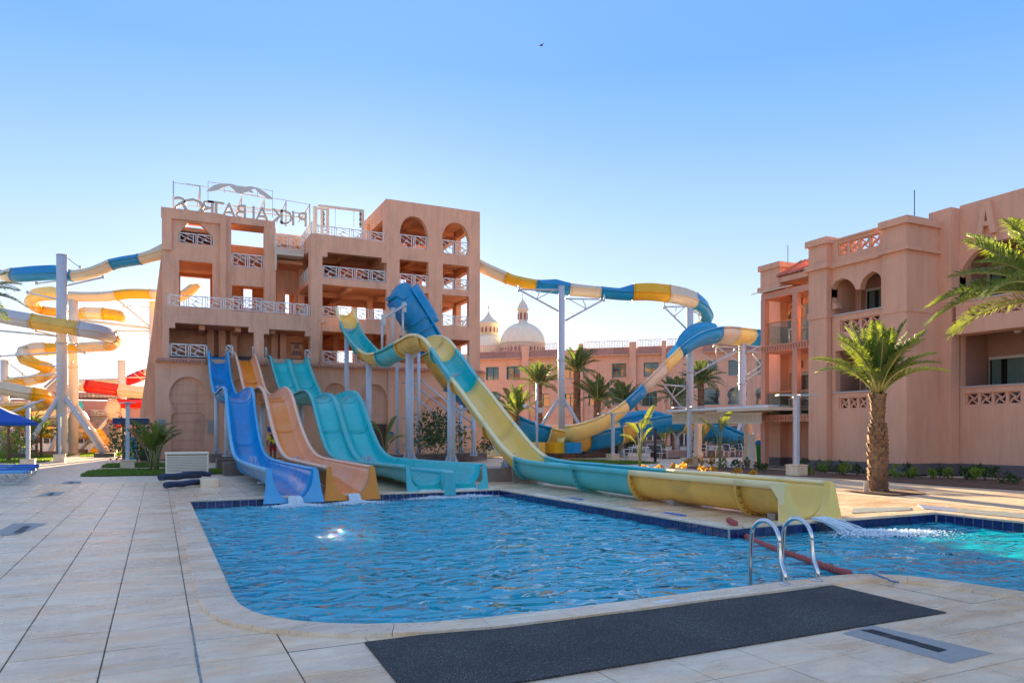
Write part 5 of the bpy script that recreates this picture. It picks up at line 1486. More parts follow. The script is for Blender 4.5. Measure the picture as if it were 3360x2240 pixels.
# rooms behind
def slider(pl, x0, x1, z0, z1, parent, n=2, m=CREAM, arched=False, curtain=True):
    """glazed sliding door on plane pl between local columns x0..x1"""
    w_ = (x1 - x0) / n
    s = MB(); t = .06
    s.pbox(pl, x0, x1, z1 - t, z1, -.08, .0); s.pbox(pl, x0, x0 + t, z0, z1 - t, -.08, .0); s.pbox(pl, x1 - t, x1, z0, z1 - t, -.08, 0); s.pbox(pl, x0 + t, x1 - t, z0, z0 + t, -.08, 0)
    fr_ = s.build('door_frame', m, parent)
    for i in range(n):
        a, b = x0 + t + i * (x1 - x0 - 2 * t) / n, x0 + t + (i + 1) * (x1 - x0 - 2 * t) / n
        q = MB(); q.pbox(pl, a, a + .05, z0 + t, z1 - t, -.06 + .02 * i, -.02); q.pbox(pl, b - .05, b, z0 + t, z1 - t, -.06 + .02 * i, -.02); q.pbox(pl, a + .05, b - .05, z1 - t - .05, z1 - t, -.06 + .02 * i, -.02); q.pbox(pl, a + .05, b - .05, z0 + t, z0 + t + .06, -.06 + .02 * i, -.02)
        sash = q.build('sash', m, fr_)
        MB().pbox(pl, a + .05, b - .05, z0 + t + .06, z1 - t - .05, -.035, -.025).build('pane', GLASSW, fr_)
    if curtain:
        c = MB(); vs = []; k = 40
        for i in range(k + 1):
            x = x0 + .1 + (x1 - x0 - .2) * i / k; dd = .12 + .04 * math.sin(i * 1.9) + .02 * math.sin(i * .7)
            vs += [pl.P(x, z0 + .1, dd), pl.P(x, z1 - .1, dd)]
        c.add(vs, [(i * 2, i * 2 + 2, i * 2 + 3, i * 2 + 1) for i in range(k) if i % 14 not in (5, 6, 7)], True); c.build('curtain', CURT, parent)
GLASSW = bpy.data.materials.new('clear_pane'); GLASSW.use_nodes = True
_n = GLASSW.node_tree.nodes; _l = GLASSW.node_tree.links; _b = _n['Principled BSDF']
_b.inputs['Roughness'].default_value = .03; _b.inputs['Base Color'].default_value = (.02, .03, .03, 1); _b.inputs['Specular IOR Level'].default_value = 1.0
_t = _n.new('ShaderNodeBsdfTransparent'); _t.inputs[0].default_value = (.78, .86, .84, 1); _m = _n.new('ShaderNodeMixShader'); _f = _n.new('ShaderNodeFresnel'); _f.inputs[0].default_value = 1.6
_g = _n.new('ShaderNodeBsdfGlossy'); _g.inputs['Roughness'].default_value = .02
_ge = _n.new('ShaderNodeNewGeometry'); _mm = _n.new('ShaderNodeMath'); _mm.operation = 'MULTIPLY_ADD'; _mm.inputs[1].default_value = -1; _mm.inputs[2].default_value = 1
_l.new(_ge.outputs['Backfacing'], _mm.inputs[0]); _m3 = _n.new('ShaderNodeMath'); _m3.operation = 'MULTIPLY'; _l.new(_f.outputs[0], _m3.inputs[0]); _l.new(_mm.outputs[0], _m3.inputs[1])
_l.new(_m3.outputs[0], _m.inputs[0]); _l.new(_t.outputs[0], _m.inputs[1]); _l.new(_g.outputs[0], _m.inputs[2]); _l.new(_m.outputs[0], _n['Material Output'].inputs[0])
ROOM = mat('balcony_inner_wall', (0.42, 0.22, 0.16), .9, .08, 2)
def recess(x0, x1, z0, z1, pl, dep, door=None, wallm=ROOM):
    """loggia behind the facade: floor, ceiling, side walls, back wall with a glazed door"""
    mb = MB(); mb.pbox(pl, x0 - .1, x0, z0 - 1.1, z1 + .3, .31, dep + .2); mb.pbox(pl, x1, x1 + .1, z0 - 1.1, z1 + .3, .31, dep + .2)
    mb.pbox(pl, x0, x1, z0 - 1.1, z0 - .96, .31, dep + .2); mb.pbox(pl, x0, x1, z1 + .16, z1 + .3, .31, dep + .2)
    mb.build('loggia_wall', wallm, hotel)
    if door:
        d0, d1, dz = door
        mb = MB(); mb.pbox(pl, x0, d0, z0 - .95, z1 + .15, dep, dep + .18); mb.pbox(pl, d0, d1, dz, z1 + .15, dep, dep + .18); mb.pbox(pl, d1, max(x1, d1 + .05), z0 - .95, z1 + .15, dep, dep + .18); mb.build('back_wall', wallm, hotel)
        slider(pl.off(dep + .12), d0, d1, z0 - .9, dz, hotel)
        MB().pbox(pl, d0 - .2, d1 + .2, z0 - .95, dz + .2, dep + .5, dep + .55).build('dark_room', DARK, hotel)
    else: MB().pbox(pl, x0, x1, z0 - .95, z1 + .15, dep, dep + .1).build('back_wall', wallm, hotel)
recess(A(PB_, 2727), A(PB_, 2894), zs2, Zq(PB_, 2864, 886), PB_, 1.7, (PB_.off(1.7).at(2833, 0)[0], A(PB_, 2890) + .3, PB_.off(1.7).at(2833, 950)[1]))
recess(A(PB_, 2741), A(PB_, 2894), zs, low[1][1], PB_, 1.7, (PB_.off(1.7).at(2834, 0)[0], A(PB_, 2890) + .3, PB_.off(1.7).at(2834, 1180)[1]))
# recessed facade to the right of the tower
zR = Zq(PD, 3141, 678)
c0, c1 = a1 - .05, A(PC, 3121)
mb = MB(); mb.pbox(PC, c0, c1, .42, Zq(PC, 3121, 679), 0, 1.2); mb.pbox(PC, a0 + .6, c0, 6, Zq(PC, 3034, 706) + .02, 0.002, 1.1); hpart(mb, 'wall', label='plain wall strip between corner tower and balconies')
zsl = Zq(PD, 3144, 1272); zsu = Zq(PD, 3145, 992)
bA, bE = A(PD, 3136), A(PD, 3700)
rl_ = [(A(PD, 3152), zsl), (A(PD, 3152), Zq(PD, 3152, 1102)), (A(PD, 3440), Zq(PD, 3152, 1102)), (A(PD, 3440), zsl)]
ru_ = archpts(A(PD, 3146), A(PD, 3440), zsu, Zq(PD, 3160, 925), Zq(PD, 3160, 815), 9)
lr = [(A(PD, 3166), zsl - .68), (A(PD, 3166), zsl - .22), (A(PD, 3350), zsl - .22), (A(PD, 3350), zsl - .68)]
e0 = c1
mb = MB(); mb.prism(PD, [(e0, .42), (e0, zR), (bE, zR), (bE, .42)], [rl_, ru_, lr], 0, .3); hpart(mb, 'wall', label='recessed facade with arched upper balcony')
lattice(PD, lr, 4, hotel)
mb = MB(); mb.pbox(PD, A(PD, 3140), A(PD, 3440), zsl, zsl + .04, -.06, .34); hpart(mb, 'sill', MATS['pale_sill'])
recess(A(PD, 3150), A(PD, 3442), zsl, rl_[1][1], PD, 1.7, (PD.off(1.7).at(3234, 0)[0], A(PD, 3440) - .1, PD.off(1.7).at(3234, 1172)[1]))
recess(A(PD, 3144), A(PD, 3444), zsu, Zq(PD, 3160, 815), PD, 1.7, (PD.off(1.7).at(3234, 0)[0], A(PD, 3440) - .1, PD.off(1.7).at(3234, 880)[1]))
# projecting upper balcony
PE = PD.off(-.45)
ub = [(A(PE, 3170), Zq(PE, 3170, 1045)), (A(PE, 3170), Zq(PE, 3170, 1004)), (A(PE, 3356), Zq(PE, 3170, 1004)), (A(PE, 3356), Zq(PE, 3170, 1045))]
mb = MB(); mb.prism(PE, [(A(PE, 3136), Zq(PE, 3136, 1098)), (A(PE, 3136), Zq(PE, 3136, 994)), (A(PE, 3460), Zq(PE, 3136, 994)), (A(PE, 3460), Zq(PE, 3136, 1098))], [ub], 0, .2)
mb.pbox(PE, A(PE, 3136), A(PE, 3136) + .2, Zq(PE, 3136, 1098), Zq(PE, 3136, 994), .201, .45); mb.pbox(PE, A(PE, 3136) + .2, A(PE, 3460), Zq(PE, 3136, 1098), Zq(PE, 3136, 1098) + .3, .201, .449)
hpart(mb, 'balcony'); lattice(PE, ub, 4, hotel, .03, .17)
MB().pbox(PE, A(PE, 3164), A(PE, 3460), Zq(PE, 3136, 994) + .001, Zq(PE, 3136, 994) + .045, -.05, .24).build('sill', MATS['pale_sill'], hotel)
q = PE.P(A(PE, 3290), Zq(PE, 3136, 1098), .9); MB().lathe([(.14, -.001), (.13, -.06), (.05, -.09)], 14, q).build('ceiling_lamp', CREAM, hotel)
# letter A
aL, zL0 = PD.at(3238, 770)
w1, w2 = A(PD, 3211), A(PD, 3277); zb_, zt_ = Zq(PD, 3240, 772), Zq(PD, 3240, 662)
Aout = [(0, 0), (.30, 0), (.37, .26), (.63, .26), (.70, 0), (1, 0), (.70, 1), (.30, 1)]
Ain = [(.42, .40), (.50, .74), (.58, .40)]
sc_ = lambda P_: [(w1 + (w2 - w1) * x, zb_ + (zt_ - zb_) * y) for x, y in P_]
mb = MB(); mb.prism(PD, sc_(Aout), [sc_(Ain)], -.18, -.002); hpart(mb, 'letter', label='raised letter A')
# dark plinth along the foot
mb = MB(); mb.pbox(PA, a0 - .02, a1 + .03, 0, .42, -.03, 2.2); mb.pbox(PA, p0 - .02, p1 + .02, 0, .42, -.03, 1.8); mb.pbox(PB_, s0 + .02, s1 - .02, 0, .42, -.03, .3)
mb.pbox(PC, c0 + .1, c1 + .02, 0, .42, -.03, .6); mb.pbox(PD, c1 + .02, bE, 0, .42, -.03, .3); hpart(mb, 'plinth', PLINTH)
# bulk behind
mb = MB(); mb.box(XD + 2.5, XD + 14, -6, 19.5, .2, zR - .3); mb.box(XB + 2.3, XB + 14, 19.6, 26.2, .2, zR - 1.4); hpart(mb, 'rear_block')
# ---- left end with timber balconies
PF = PA.off(1.75)
q0_, q1_ = A(PA, 2497), p0
zc1 = Zq(PA, 2510, 1384); zc2 = Zq(PA, 2510, 1158); zbm = Zq(PA, 2510, 984)
XLIT = mat('balcony_pink_paint', (0.66, 0.30, 0.19), .7, .05, 3)
mb = MB()
for xa, xb in ((2496, 2510), (2600, 2612)):
    mb.pbox(PA, A(PA, xa), A(PA, xa) + .26, 0.0, zbm + .02, 0, .26)
mb.build('post', XLIT, hotel)
mb = MB(); mb.pbox(PA, q0_, q1_ - .01, zbm + .021, zbm + .29, 0.01, .25); mb.pbox(PA, q0_, q0_ + .2, zbm + .021, zbm + .29, .25, 1.7)
mb.build('beam', XLIT, hotel)
for z in (zc1, zc2):
    mb = MB(); mb.pbox(PA, q0_ - .05, q1_ - .01, z, z + .26, .02, 1.9); mb.pbox(PA, q0_ - .12, q1_ - .01, z + .261, z + .31, -.10, 1.9); mb.build('balcony_slab', XLIT, hotel)
    k = 18; t_ = MB()
    for i in range(k):
        a = q0_ + (q1_ - q0_) * (i + .3) / k
        t_.pbox(PA, a, a + .07, z + .06, z + .255, -.05, .019); t_.pbox(PA, a - .02, a + .09, z + .18, z + .255, -.07, -.051)
    t_.build('corbel_row', XLIT, hotel)
    for xa, xb in ((2511, 2600), (2620, 2653)):
        gl_ = MB().pbox(PA, A(PA, xa) + .04, min(A(PA, xb), q1_) - .03, z + .33, z + 1.32, .10, .115).build('glass_panel', GLASSW, hotel)
        MB().pbox(PA, A(PA, xa), min(A(PA, xb), q1_) - .01, z + 1.32, z + 1.37, .08, .14).build('handrail', mat('orange_rail', (0.65, 0.2, 0.06), .5) if 'orange_rail' not in MATS else MATS['orange_rail'], hotel)
    mb = MB(); mb.pbox(PA, q0_ + .02, q0_ + .04, z + .33, z + 1.32, .3, 1.7); mb.build('glass_panel', GLASSW, hotel)
# back wall of the balconies with doors and an arch
f0, f1 = PF.at(2501, 0)[0], p0
g0, g1 = PF.off(-.5).at(2503, 0)[0], PF.off(-.5).at(2560, 0)[0]
mb = MB()
dl = [(PF.at(2588, 0)[0], zc1 + .35), (PF.at(2588, 0)[0], PF.at(2588, 1225)[1]), (p0 + .2, PF.at(2588, 1225)[1]), (p0 + .2, zc1 + .35)]
du = archpts(PF.at(2563, 0)[0], p0 + .6, zc2 + .35, zc2 + 1.5, zc2 + 2.7, 8)
mb.prism(PF, [(f0, 0), (f0, Zq(PA, 2500, 870)), (p0 + 1.2, Zq(PA, 2500, 870)), (p0 + 1.2, 0)], [dl, du], 0, .3); hpart(mb, 'wall', label='balcony back wall')
mb = MB(); mb.pbox(PF, g0, g1, .42, Zq(PA, 2500, 900), -.5, -.001); hpart(mb, 'pier')
slider(PF.off(.25), dl[0][0], p0 + .3, zc1 + .35, dl[1][1], hotel)
slider(PF.off(.28), PF.at(2585, 0)[0], p0 + .5, zc2 + .35, zc2 + 2.35, hotel)
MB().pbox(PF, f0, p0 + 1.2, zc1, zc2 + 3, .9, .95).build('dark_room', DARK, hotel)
mb = MB(); mb.pbox(PF, f0 + .02, p0, 0, .42, -.04, -.001); mb.pbox(PF, g0 - .02, g1 + .02, 0, .42, -.53, -.041); hpart(mb, 'plinth', PLINTH)
for z in (PF.at(2627, 1195)[1], PF.at(2632, 988)[1]):
    a = PF.at(2628, 0)[0]; mb = MB(); mb.pbox(PF, a - .10, a + .10, z - .16, z + .16, -.14, -.001); lm = mb.build('wall_lantern', BLACK, hotel); MB().pbox(PF, a - .06, a + .06, z - .12, z + .12, -.15, -.141).build('pane', MATS['curtain'], lm)
# parapet block, roof tiles
zk0, zk1 = Zq(PA, 2491, 962), Zq(PA, 2491, 876)
k0, k1 = A(PA, 2491), A(PA, 2562)
mb = MB(); mb.pbox(PA, k0 + .08, k1 - .06, zk0, zk1, .0, 1.7); mb.pbox(PA, k1, p0, zk0 + .25, zk0 + .5, -.05, 1.6); mb.pbox(PA, k0 + .2, p0 + 1, zk1 - .4, zk1 + .1, 1.2, 1.7)
hpart(mb, 'parapet')
mb = MB(); mb.pbox(PA, k0, k1, zk1 - .25, zk1, -.09, 1.75); mb.pbox(PA, k0 - .02, k1 + .02, zk0 - .001, zk0 + .22, -.1, 1.75); hpart(mb, 'band')
rt = MB(); vs = []; n6 = 6
for y_, z0 in ((0, 0), (.52, .30)):
    for qq in range(n6 + 1):
        t = math.pi * qq / n6; vs.append((-.11 * math.cos(t), y_, z0 + .085 * math.sin(t)))
rt.add(vs, [(qq, qq + 1, n6 + 2 + qq, n6 + 1 + qq) for qq in range(n6)] + [tuple(range(n6, -1, -1))], True); rme = rt.mesh('roof_tile', TERRA)
r0 = A(PA, 2553); kk = int((p0 - r0) / .235)
for i in range(kk):
    for j in range(3):
        pos_ = PA.P(r0 + (i + .5) * .235, zk0 + .52 + j * .25, -.15 + j * .46)
        link('roof_tile', rme, hotel, pos_ - hotel.location, (0, 0, -math.pi / 2))
mb = MB(); mb.add([PA.P(r0, zk0 + .5, -.1), PA.P(p0, zk0 + .5, -.1), PA.P(p0, zk0 + 1.3, 1.3), PA.P(r0, zk0 + 1.3, 1.3)], [(0, 1, 2, 3)]); mb.build('tile_bed', TERRA, hotel)
# rods on the roofs
mb = MB(); b_ = PA.P(A(PA, 2532), zk1, 1.0); mb.tube([b_, b_ + Vector((0, 0, .95))], .015, 5); b2 = PA.P(A(PA, 2954), zTW, .8); mb.tube([b2, b2 + Vector((0, 0, 1.15))], .018, 5); mb.build('lightning_rod', BLACK, hotel)
mb = MB(); mb.bar(PA.P(q0_ - .5, zbm + .36, -.1), PA.P(q0_ + .1, zbm + .40, -.1), .05, .03); mb.bar(PA.P(q0_, zbm + .35, -.12), PA.P(p0 - .8, zbm + .36, -.12), .07, .04); mb.build('awning_bar', CREAM, hotel)
# balcony furniture
def chair(mtf, mts, name='garden_chair', label='', group=None):
    """slatted armchair at the origin facing -Y"""
    t = thing(name, (0, 0, 0), label, 'chair', group)
    for sx in (-1, 1):
        MB().tube([(sx * .27, -.24, 0), (sx * .27, -.26, .62)], .019, 6).build('leg', mtf, t)
        MB().tube([(sx * .27, .25, 0), (sx * .26, .20, .44), (sx * .25, .30, .88)], .019, 6).build('leg', mtf, t)
        MB().bar((sx * .27, -.28, .63), (sx * .26, .24, .64), .045, .025).build('armrest', mtf, t)
    m_ = MB(); m_.tube([(-.27, -.25, .42), (.27, -.25, .42), (.26, .2, .41), (-.26, .2, .41)], .018, 6, closed=True); m_.tube([(-.25, .30, .87), (.25, .30, .87)], .02, 6); m_.build('frame', mtf, t)
    m_ = MB()
    for i in range(7): m_.box(-.25, .25, -.24 + i * .065, -.19 + i * .065, .425, .44)
    m_.build('seat', mts, t)
    m_ = MB()
    for i in range(6): m_.bar((-.24, .225 + i * .013, .50 + i * .062), (.24, .225 + i * .013, .50 + i * .062), .012, .048)
    m_.build('backrest', mts, t)
    return t
def table(mtf, label, w=.8, name='garden_table'):
    t = thing(name, (0, 0, 0), label, 'table')
    MB().bbox(-w / 2, w / 2, -w / 2, w / 2, .70, .74, .01).build('tabletop', mtf, t)
    for sx in (-1, 1):
        for sy in (-1, 1): MB().tube([(sx * w * .42, sy * w * .42, 0), (sx * w * .44, sy * w * .44, .66)], .02, 6).build('leg', mtf, t)
    m_ = MB(); m_.tube([(sx * w * .43, sy * w * .43, .67) for sx, sy in ((-1, -1), (1, -1), (1, 1), (-1, 1))], .016, 6, closed=True); m_.build('frame', mtf, t)
    return t
WOODD = mat('brown_wood', (0.20, 0.11, 0.06), .6, .15, 5)
for z, tx in ((zc1 + .31, 'first floor'), (zc2 + .31, 'upper')):
    c = chair(WOODD, WOODD, 'balcony_chair', f'brown chair behind the glass rail of the {tx} timber balcony'); place(c, PA.P(A(PA, 2632), z, 1.0), R(60))
    tb = table(CREAM, f'small pale table behind the glass rail of the {tx} timber balcony', .7, 'balcony_table'); place(tb, PA.P(A(PA, 2572), z, .95))
# ================================================================== BACK BUILDING WITH DOMES
rv = ray(-5900, 0)
q = Dp(2000, 1418, 92)
BK = Plane(q.x, q.y, -rv.x, -rv.y)
if BK.u.x < 0: BK.u = -BK.u
back = thing('long_hotel_block', (q.x, q.y + 5, 0), 'long two storey terracotta hotel block with teal windows behind the flumes', 'hotel building')
def bp_(px, py): return BK.at(px, py)
za0 = bp_(1800, 1172)[1]
zE = bp_(1800, 1140)[1]
holes = []; wins = []
def wn(x0, x1, y0, y1, arch=False):
    A0, Z1 = bp_(x0, y0); A1, _ = bp_(x1, y0); Z0 = bp_(x0, y1)[1]
    if arch:
        h = (A1 - A0) / 2; hh = archpts(A0 - h * .12, A1 + h * .12, Z0, Z0 + (Z1 - Z0) * .62, Z1, 6, h * .16, Z0 + (Z1 - Z0) * .30)
        holes.append(hh)
    else: holes.append([(A0, Z0), (A1, Z0), (A1, Z1), (A0, Z1)])
    wins.append((A0, A1, Z0, Z1, arch))
for x0, x1 in ((1594, 1637), (1662, 1706), (1848, 1888), (2008, 2055), (2112, 2162), (2310, 2353), (2390, 2428), (2484, 2530)): wn(x0, x1, 1204 - (x0 - 1594) * .028, 1247 - (x0 - 1594) * .02)
for x0, x1 in ((1757, 1803), (1853, 1887), (2106, 2156), (2199, 2251)): wn(x0, x1, 1292 - (x0 - 1757) * .012, 1334 - (x0 - 1757) * .005)
for x0, x1 in ((1600, 1640), (1664, 1702), (1932, 1979), (2010, 2050), (2300, 2358), (2390, 2448), (2482, 2535)): wn(x0, x1, 1284 - (x0 - 1600) * .018, 1332 - (x0 - 1600) * .006, True)
aL_, aR_ = bp_(1400, 0)[0], bp_(2700, 0)[0]
mb = MB(); mb.prism(BK, [(aL_, 0), (aR_, 0), (aR_, za0), (aL_, za0)], holes, 0, .35); mb.build('wall', STUCCO_B, back)
for A0, A1, Z0, Z1, arch in wins:
    f = MB(); t = .07; c = (A0 + A1) / 2
    ys = [(A0, A1)]
    f.pbox(BK, A0, A1, Z1 - t, Z1, .16, .22) if not arch else None
    f.pbox(BK, A0, A1, Z0, Z0 + t, .16, .22); f.pbox(BK, A0, A0 + t, Z0 + t, Z1 - (t if not arch else .5), .16, .22); f.pbox(BK, A1 - t, A1, Z0 + t, Z1 - (t if not arch else .5), .16, .22); f.pbox(BK, c - .03, c + .03, Z0 + t, Z1 - t - (0 if not arch else .1), .16, .22); f.pbox(BK, A0 + t, A1 - t, Z0 + (Z1 - Z0) * .66, Z0 + (Z1 - Z0) * .66 + .05, .155, .225)
    w_ = f.build('window', TEALF, back)
    MB().pbox(BK, A0 - .3, A1 + .3, Z0 - .1, Z1 + .1, .36, .38).build('pane', GLASSD, w_)
    MB().pbox(BK, A0 - .04, A1 + .04, Z0 - .06, Z0 - .001, -.05, .1).build('sill', STUCCO_B, w_)
mb = MB()
for x0, x1 in ((1714, 1738), (2066, 2088), (2172, 2186), (1900, 1914)): mb.pbox(BK, bp_(x0, 0)[0], bp_(x1, 0)[0], 0, zE + .3, -.35, -.002)
mb.build('pilaster', STUCCO_B, back)
mb = MB()
for x0, x1, y in ((1738, 1914, 1273), (1738, 1914, 1366)): mb.pbox(BK, bp_(x0, 0)[0], bp_(x1, 0)[0], bp_(x0, y)[1], bp_(x0, y)[1] + .12, -.12, -.002)
mb.build('ledge', STUCCO_B, back)
# tiled eaves and lattice parapets
rib = MB(); 
for i in range(10):
    for j in range(4):
        x = i * .2; vs = []
        for y_, z0 in ((j * .28, j * .24), ((j + 1.05) * .28, (j + 1.05) * .24 - .03)):
            for qq in range(4): t = math.pi * qq / 3; vs.append((x + .1 - .1 * math.cos(t), y_, z0 + .07 * math.sin(t)))
        rib.add(vs, [(qq, qq + 1, 5 + qq, 4 + qq) for qq in range(3)], True)
rib_me = rib.mesh('eave_tiles', TERRAD)
ang = math.atan2(BK.u.y, BK.u.x)
for x0, x1 in ((1560, 1714), (1739, 1830), (1914, 2065), (2089, 2172), (2187, 2240), (2306, 2520)):
    A0, A1 = bp_(x0, 0)[0], bp_(x1, 0)[0]
    k = max(1, round((A1 - A0) / 2.0)); 
    for i in range(k):
        o = link('eave_tiles', rib_me, back, BK.P(A0 + (A1 - A0) * i / k, za0 + .02, -.6) - back.location, (0, 0, ang), ((A1 - A0) / k / 2.0, 1, 1)); o['kind'] = 'stuff'
    mb = MB(); mb.pbox(BK, A0, A1, za0 - .10, za0, -.62, -.002); mb.add([BK.P(A0, za0, -.6), BK.P(A1, za0, -.6), BK.P(A1, za0 + .95, .52), BK.P(A0, za0 + .95, .52)], [(0, 1, 2, 3)]); mb.build('eave', STUCCO_B, back)
    zl = za0 + .98; n = max(2, round((A1 - A0) / .9)); w2 = (A1 - A0) / n
    m_ = MB(); m_.pbox(BK, A0, A1, zl, zl + .08, .5, .62); m_.pbox(BK, A0, A1, zl + .82, zl + .9, .5, .62)
    for i in range(n):
        a = A0 + i * w2; cx, cz = a + w2 / 2, zl + .45
        m_.pbox(BK, a, a + .06, zl + .08, zl + .82, .5, .62)
        pts = [BK.P(cx + .3 * math.cos(t * math.pi / 4), cz + .3 * math.sin(t * math.pi / 4), .56) for t in range(8)]
        m_.tube(pts, .03, 4, closed=True, smooth=False)
        for t in range(4): m_.bar(BK.P(cx + .08 * math.cos(t * 1.57), cz + .08 * math.sin(t * 1.57), .56), BK.P(cx + .34 * math.cos(t * 1.57 + .79), cz + .34 * math.sin(t * 1.57 + .79), .56), .07)
    m_.build('lattice_parapet', CREAM if x0 > 1900 else STUCCO_B, back)
mb = MB(); mb.pbox(BK, aL_, aR_, 0, za0 + .9, .7, 9); mb.build('rear_block', STUCCO_B, back)
# ground floor openings in dark with white doors
mb = MB()
for x0, x1 in ((1780, 1900), (1960, 2060), (2110, 2175), (2200, 2260), (2350, 2420)): mb.pbox(BK, bp_(x0, 0)[0], bp_(x1, 0)[0], 0, bp_(x0, 1397)[1], -.06, -.003)
mb.build('shop_front', GLASSD, back)
mb = MB()
for x in (1790, 1820, 1850, 1965, 2000, 2120, 2140, 2210, 2243): mb.pbox(BK, bp_(x, 0)[0], bp_(x, 0)[0] + .14, 0, bp_(x, 1400)[1], -.12, -.061)
for x0, x1 in ((1780, 1900), (1960, 2060), (2110, 2175), (2200, 2260)): mb.pbox(BK, bp_(x0, 0)[0], bp_(x1, 0)[0], bp_(x0, 1397)[1], bp_(x0, 1397)[1] + .2, -.5, -.003)
mb.build('door_frame', CREAM, back)
# domes
DOME = mat('ribbed_dome', (0.80, 0.72, 0.54), .5, .06, 1)
def dome(label, px, d, ybase, rpx, htop, lantern=True, cat='dome'):
    q = Dp(px, ybase, d); r = rpx / FPX * d
    t = thing('dome', (q.x, q.y, 0), label, cat)
    n = 72; vs = []; prof = [(math.cos(a), math.sin(a) * 1.08) for a in [math.pi / 2 * i / 12 for i in range(13)]]
    mb = MB(); pr = [(r * c, r * s_ * .88) for c, s_ in prof]
    for i, (rr_, z) in enumerate(pr):
        for k in range(n): rk = rr_ * (1.012 if k % 2 else .99); an = 2 * math.pi * k / n; vs.append((q.x + rk * math.cos(an), q.y + rk * math.sin(an), q.z + z))
    mb.add(vs, [(i * n + k, i * n + (k + 1) % n, (i + 1) * n + (k + 1) % n, (i + 1) * n + k) for i in range(12) for k in range(n)], False)
    mb.build('shell', DOME, t)
    drum = MB().lathe([(r * 1.03, -r * .75), (r * 1.03, -r * .5), (r * 1.0, -r * .48), (r * 1.0, -.02), (r * 1.02, 0), (r * 1.0, .06)], 48, q); drum.build('drum', CREAM, t)
    st_ = MB()
    for k in range(36):
        an = 2 * math.pi * (k + .5) / 36; c, s_ = math.cos(an), math.sin(an); o = Vector((q.x + c * r * 1.005, q.y + s_ * r * 1.005, q.z)); tv = Vector((-s_, c, 0)); w_ = r * .055
        vs = [o + tv * a + Vector((0, 0, b)) + Vector((c, s_, 0)) * .02 for a, b in ((-w_, -r * .40), (w_, -r * .40), (w_, -r * .24), (0, -r * .16), (-w_, -r * .24))]
        st_.add(vs, [(0, 1, 2, 3, 4)])
    st_.build('drum_openings', mat('maroon_recess', (0.25, 0.08, 0.06), .8) if 'maroon_recess' not in MATS else MATS['maroon_recess'], t)
    zt = q.z + r * .95; l = r * .24
    MB().lathe([(l * 1.1, -.3), (l * 1.1, .0), (l * .9, .05), (l * .9, l * 2.2), (l * 1.15, l * 2.3), (l * 1.15, l * 2.6), (l, l * 2.65), (l * .9, l * 3.2), (l * .55, l * 3.7), (l * .2, l * 4.2), (.06, l * 4.5), (.03, l * 5.6)], 20, (q.x, q.y, zt)).build('lantern', CREAM, t)
    m_ = MB()
    for k in range(8):
        an = 2 * math.pi * k / 8; c, s_ = math.cos(an), math.sin(an); o = Vector((q.x + c * l * .92, q.y + s_ * l * .92, zt)); tv = Vector((-s_, c, 0))
        m_.add([o + tv * a * l + Vector((0, 0, b * l)) + Vector((c, s_, 0)) * .02 for a, b in ((-.2, .5), (.2, .5), (.2, 1.6), (0, 1.9), (-.2, 1.6))], [(0, 1, 2, 3, 4)])
    m_.build('lantern_window', MATS['maroon_recess'], t)
    return t
dome('large ribbed dome with lantern behind the hotel block', 1715, 105, 1128, 73, 0)
q = Dp(1603, 1140, 108); t = thing('dome', (q.x, q.y, 0), 'smaller ribbed dome with an arcaded drum and pointed cap at the tower edge', 'dome')
r = 52 / FPX * 108
MB().lathe([(r * 1.1, -2), (r * 1.1, 0), (r, .5), (r * .86, 1.2), (r * .62, 1.75)], 40, q).build('shell', DOME, t)
MB().lathe([(r * .60, 1.7), (r * .60, 3.3), (r * .68, 3.4), (r * .68, 3.55), (r * .5, 3.9), (r * .3, 4.2), (r * .12, 4.8), (.08, 5.3), (.12, 5.6), (.02, 6.3)], 24, q).build('lantern', CREAM, t)
m_ = MB()
for k in range(14):
    an = 2 * math.pi * k / 14; c, s_ = math.cos(an), math.sin(an); o = Vector((q.x + c * r * .61, q.y + s_ * r * .61, q.z)); tv = Vector((-s_, c, 0))
    m_.add([o + tv * a + Vector((0, 0, b)) + Vector((c, s_, 0)) * .02 for a, b in ((-.14, 2.1), (.14, 2.1), (.14, 2.7), (0, 2.95), (-.14, 2.7))], [(0, 1, 2, 3, 4)])
m_.build('lantern_window', MATS['maroon_recess'], t)
# ---- spa building and pale gable far left
SP = Plane(*Dp(320, 1400, 72).xy, 1, .05)
spa = thing('spa_building', tuple(Vector((SP.o.x, SP.o.y + 3, 0))), 'dusty pink spa building with stone clad panel behind the columns', 'building')
def sq(px, py): return SP.at(px, py)
SPM = mat('dusty_pink_render', (0.46, 0.25, 0.20), .9, .08, 1)
mb = MB(); mb.pbox(SP, sq(-60, 0)[0], sq(520, 0)[0], 0, sq(300, 1314)[1], 0, 8); mb.pbox(SP, sq(-60, 0)[0], sq(520, 0)[0], sq(300, 1302)[1], sq(300, 1286)[1], 1, 7); mb.pbox(SP, sq(255, 0)[0], sq(312, 0)[0], 0, sq(255, 1385)[1], -1.2, -.001); mb.build('wall', SPM, spa)
mb = MB(); mb.pbox(SP, sq(300, 0)[0], sq(372, 0)[0], 0, sq(300, 1362)[1], -.4, -.002); mb.build('stone_panel', mat('grey_stone_cladding', (.26, .23, .20), .7, .3, 2.5), spa)
mb = MB()
for yy in (1347, 1355, 1362): mb.pbox(SP, sq(298, 0)[0], sq(372, 0)[0], sq(298, yy)[1], sq(298, yy)[1] + .07, -.6, -.4)
mb.build('sign_bars', CREAM, spa)
a, z = sq(313, 1362); letters('THE SPA', SP, a, z, .42, .42, spa, CREAM, False, .12, -.62, wide=1.2)
mb = MB(); rr2 = random.Random(3)
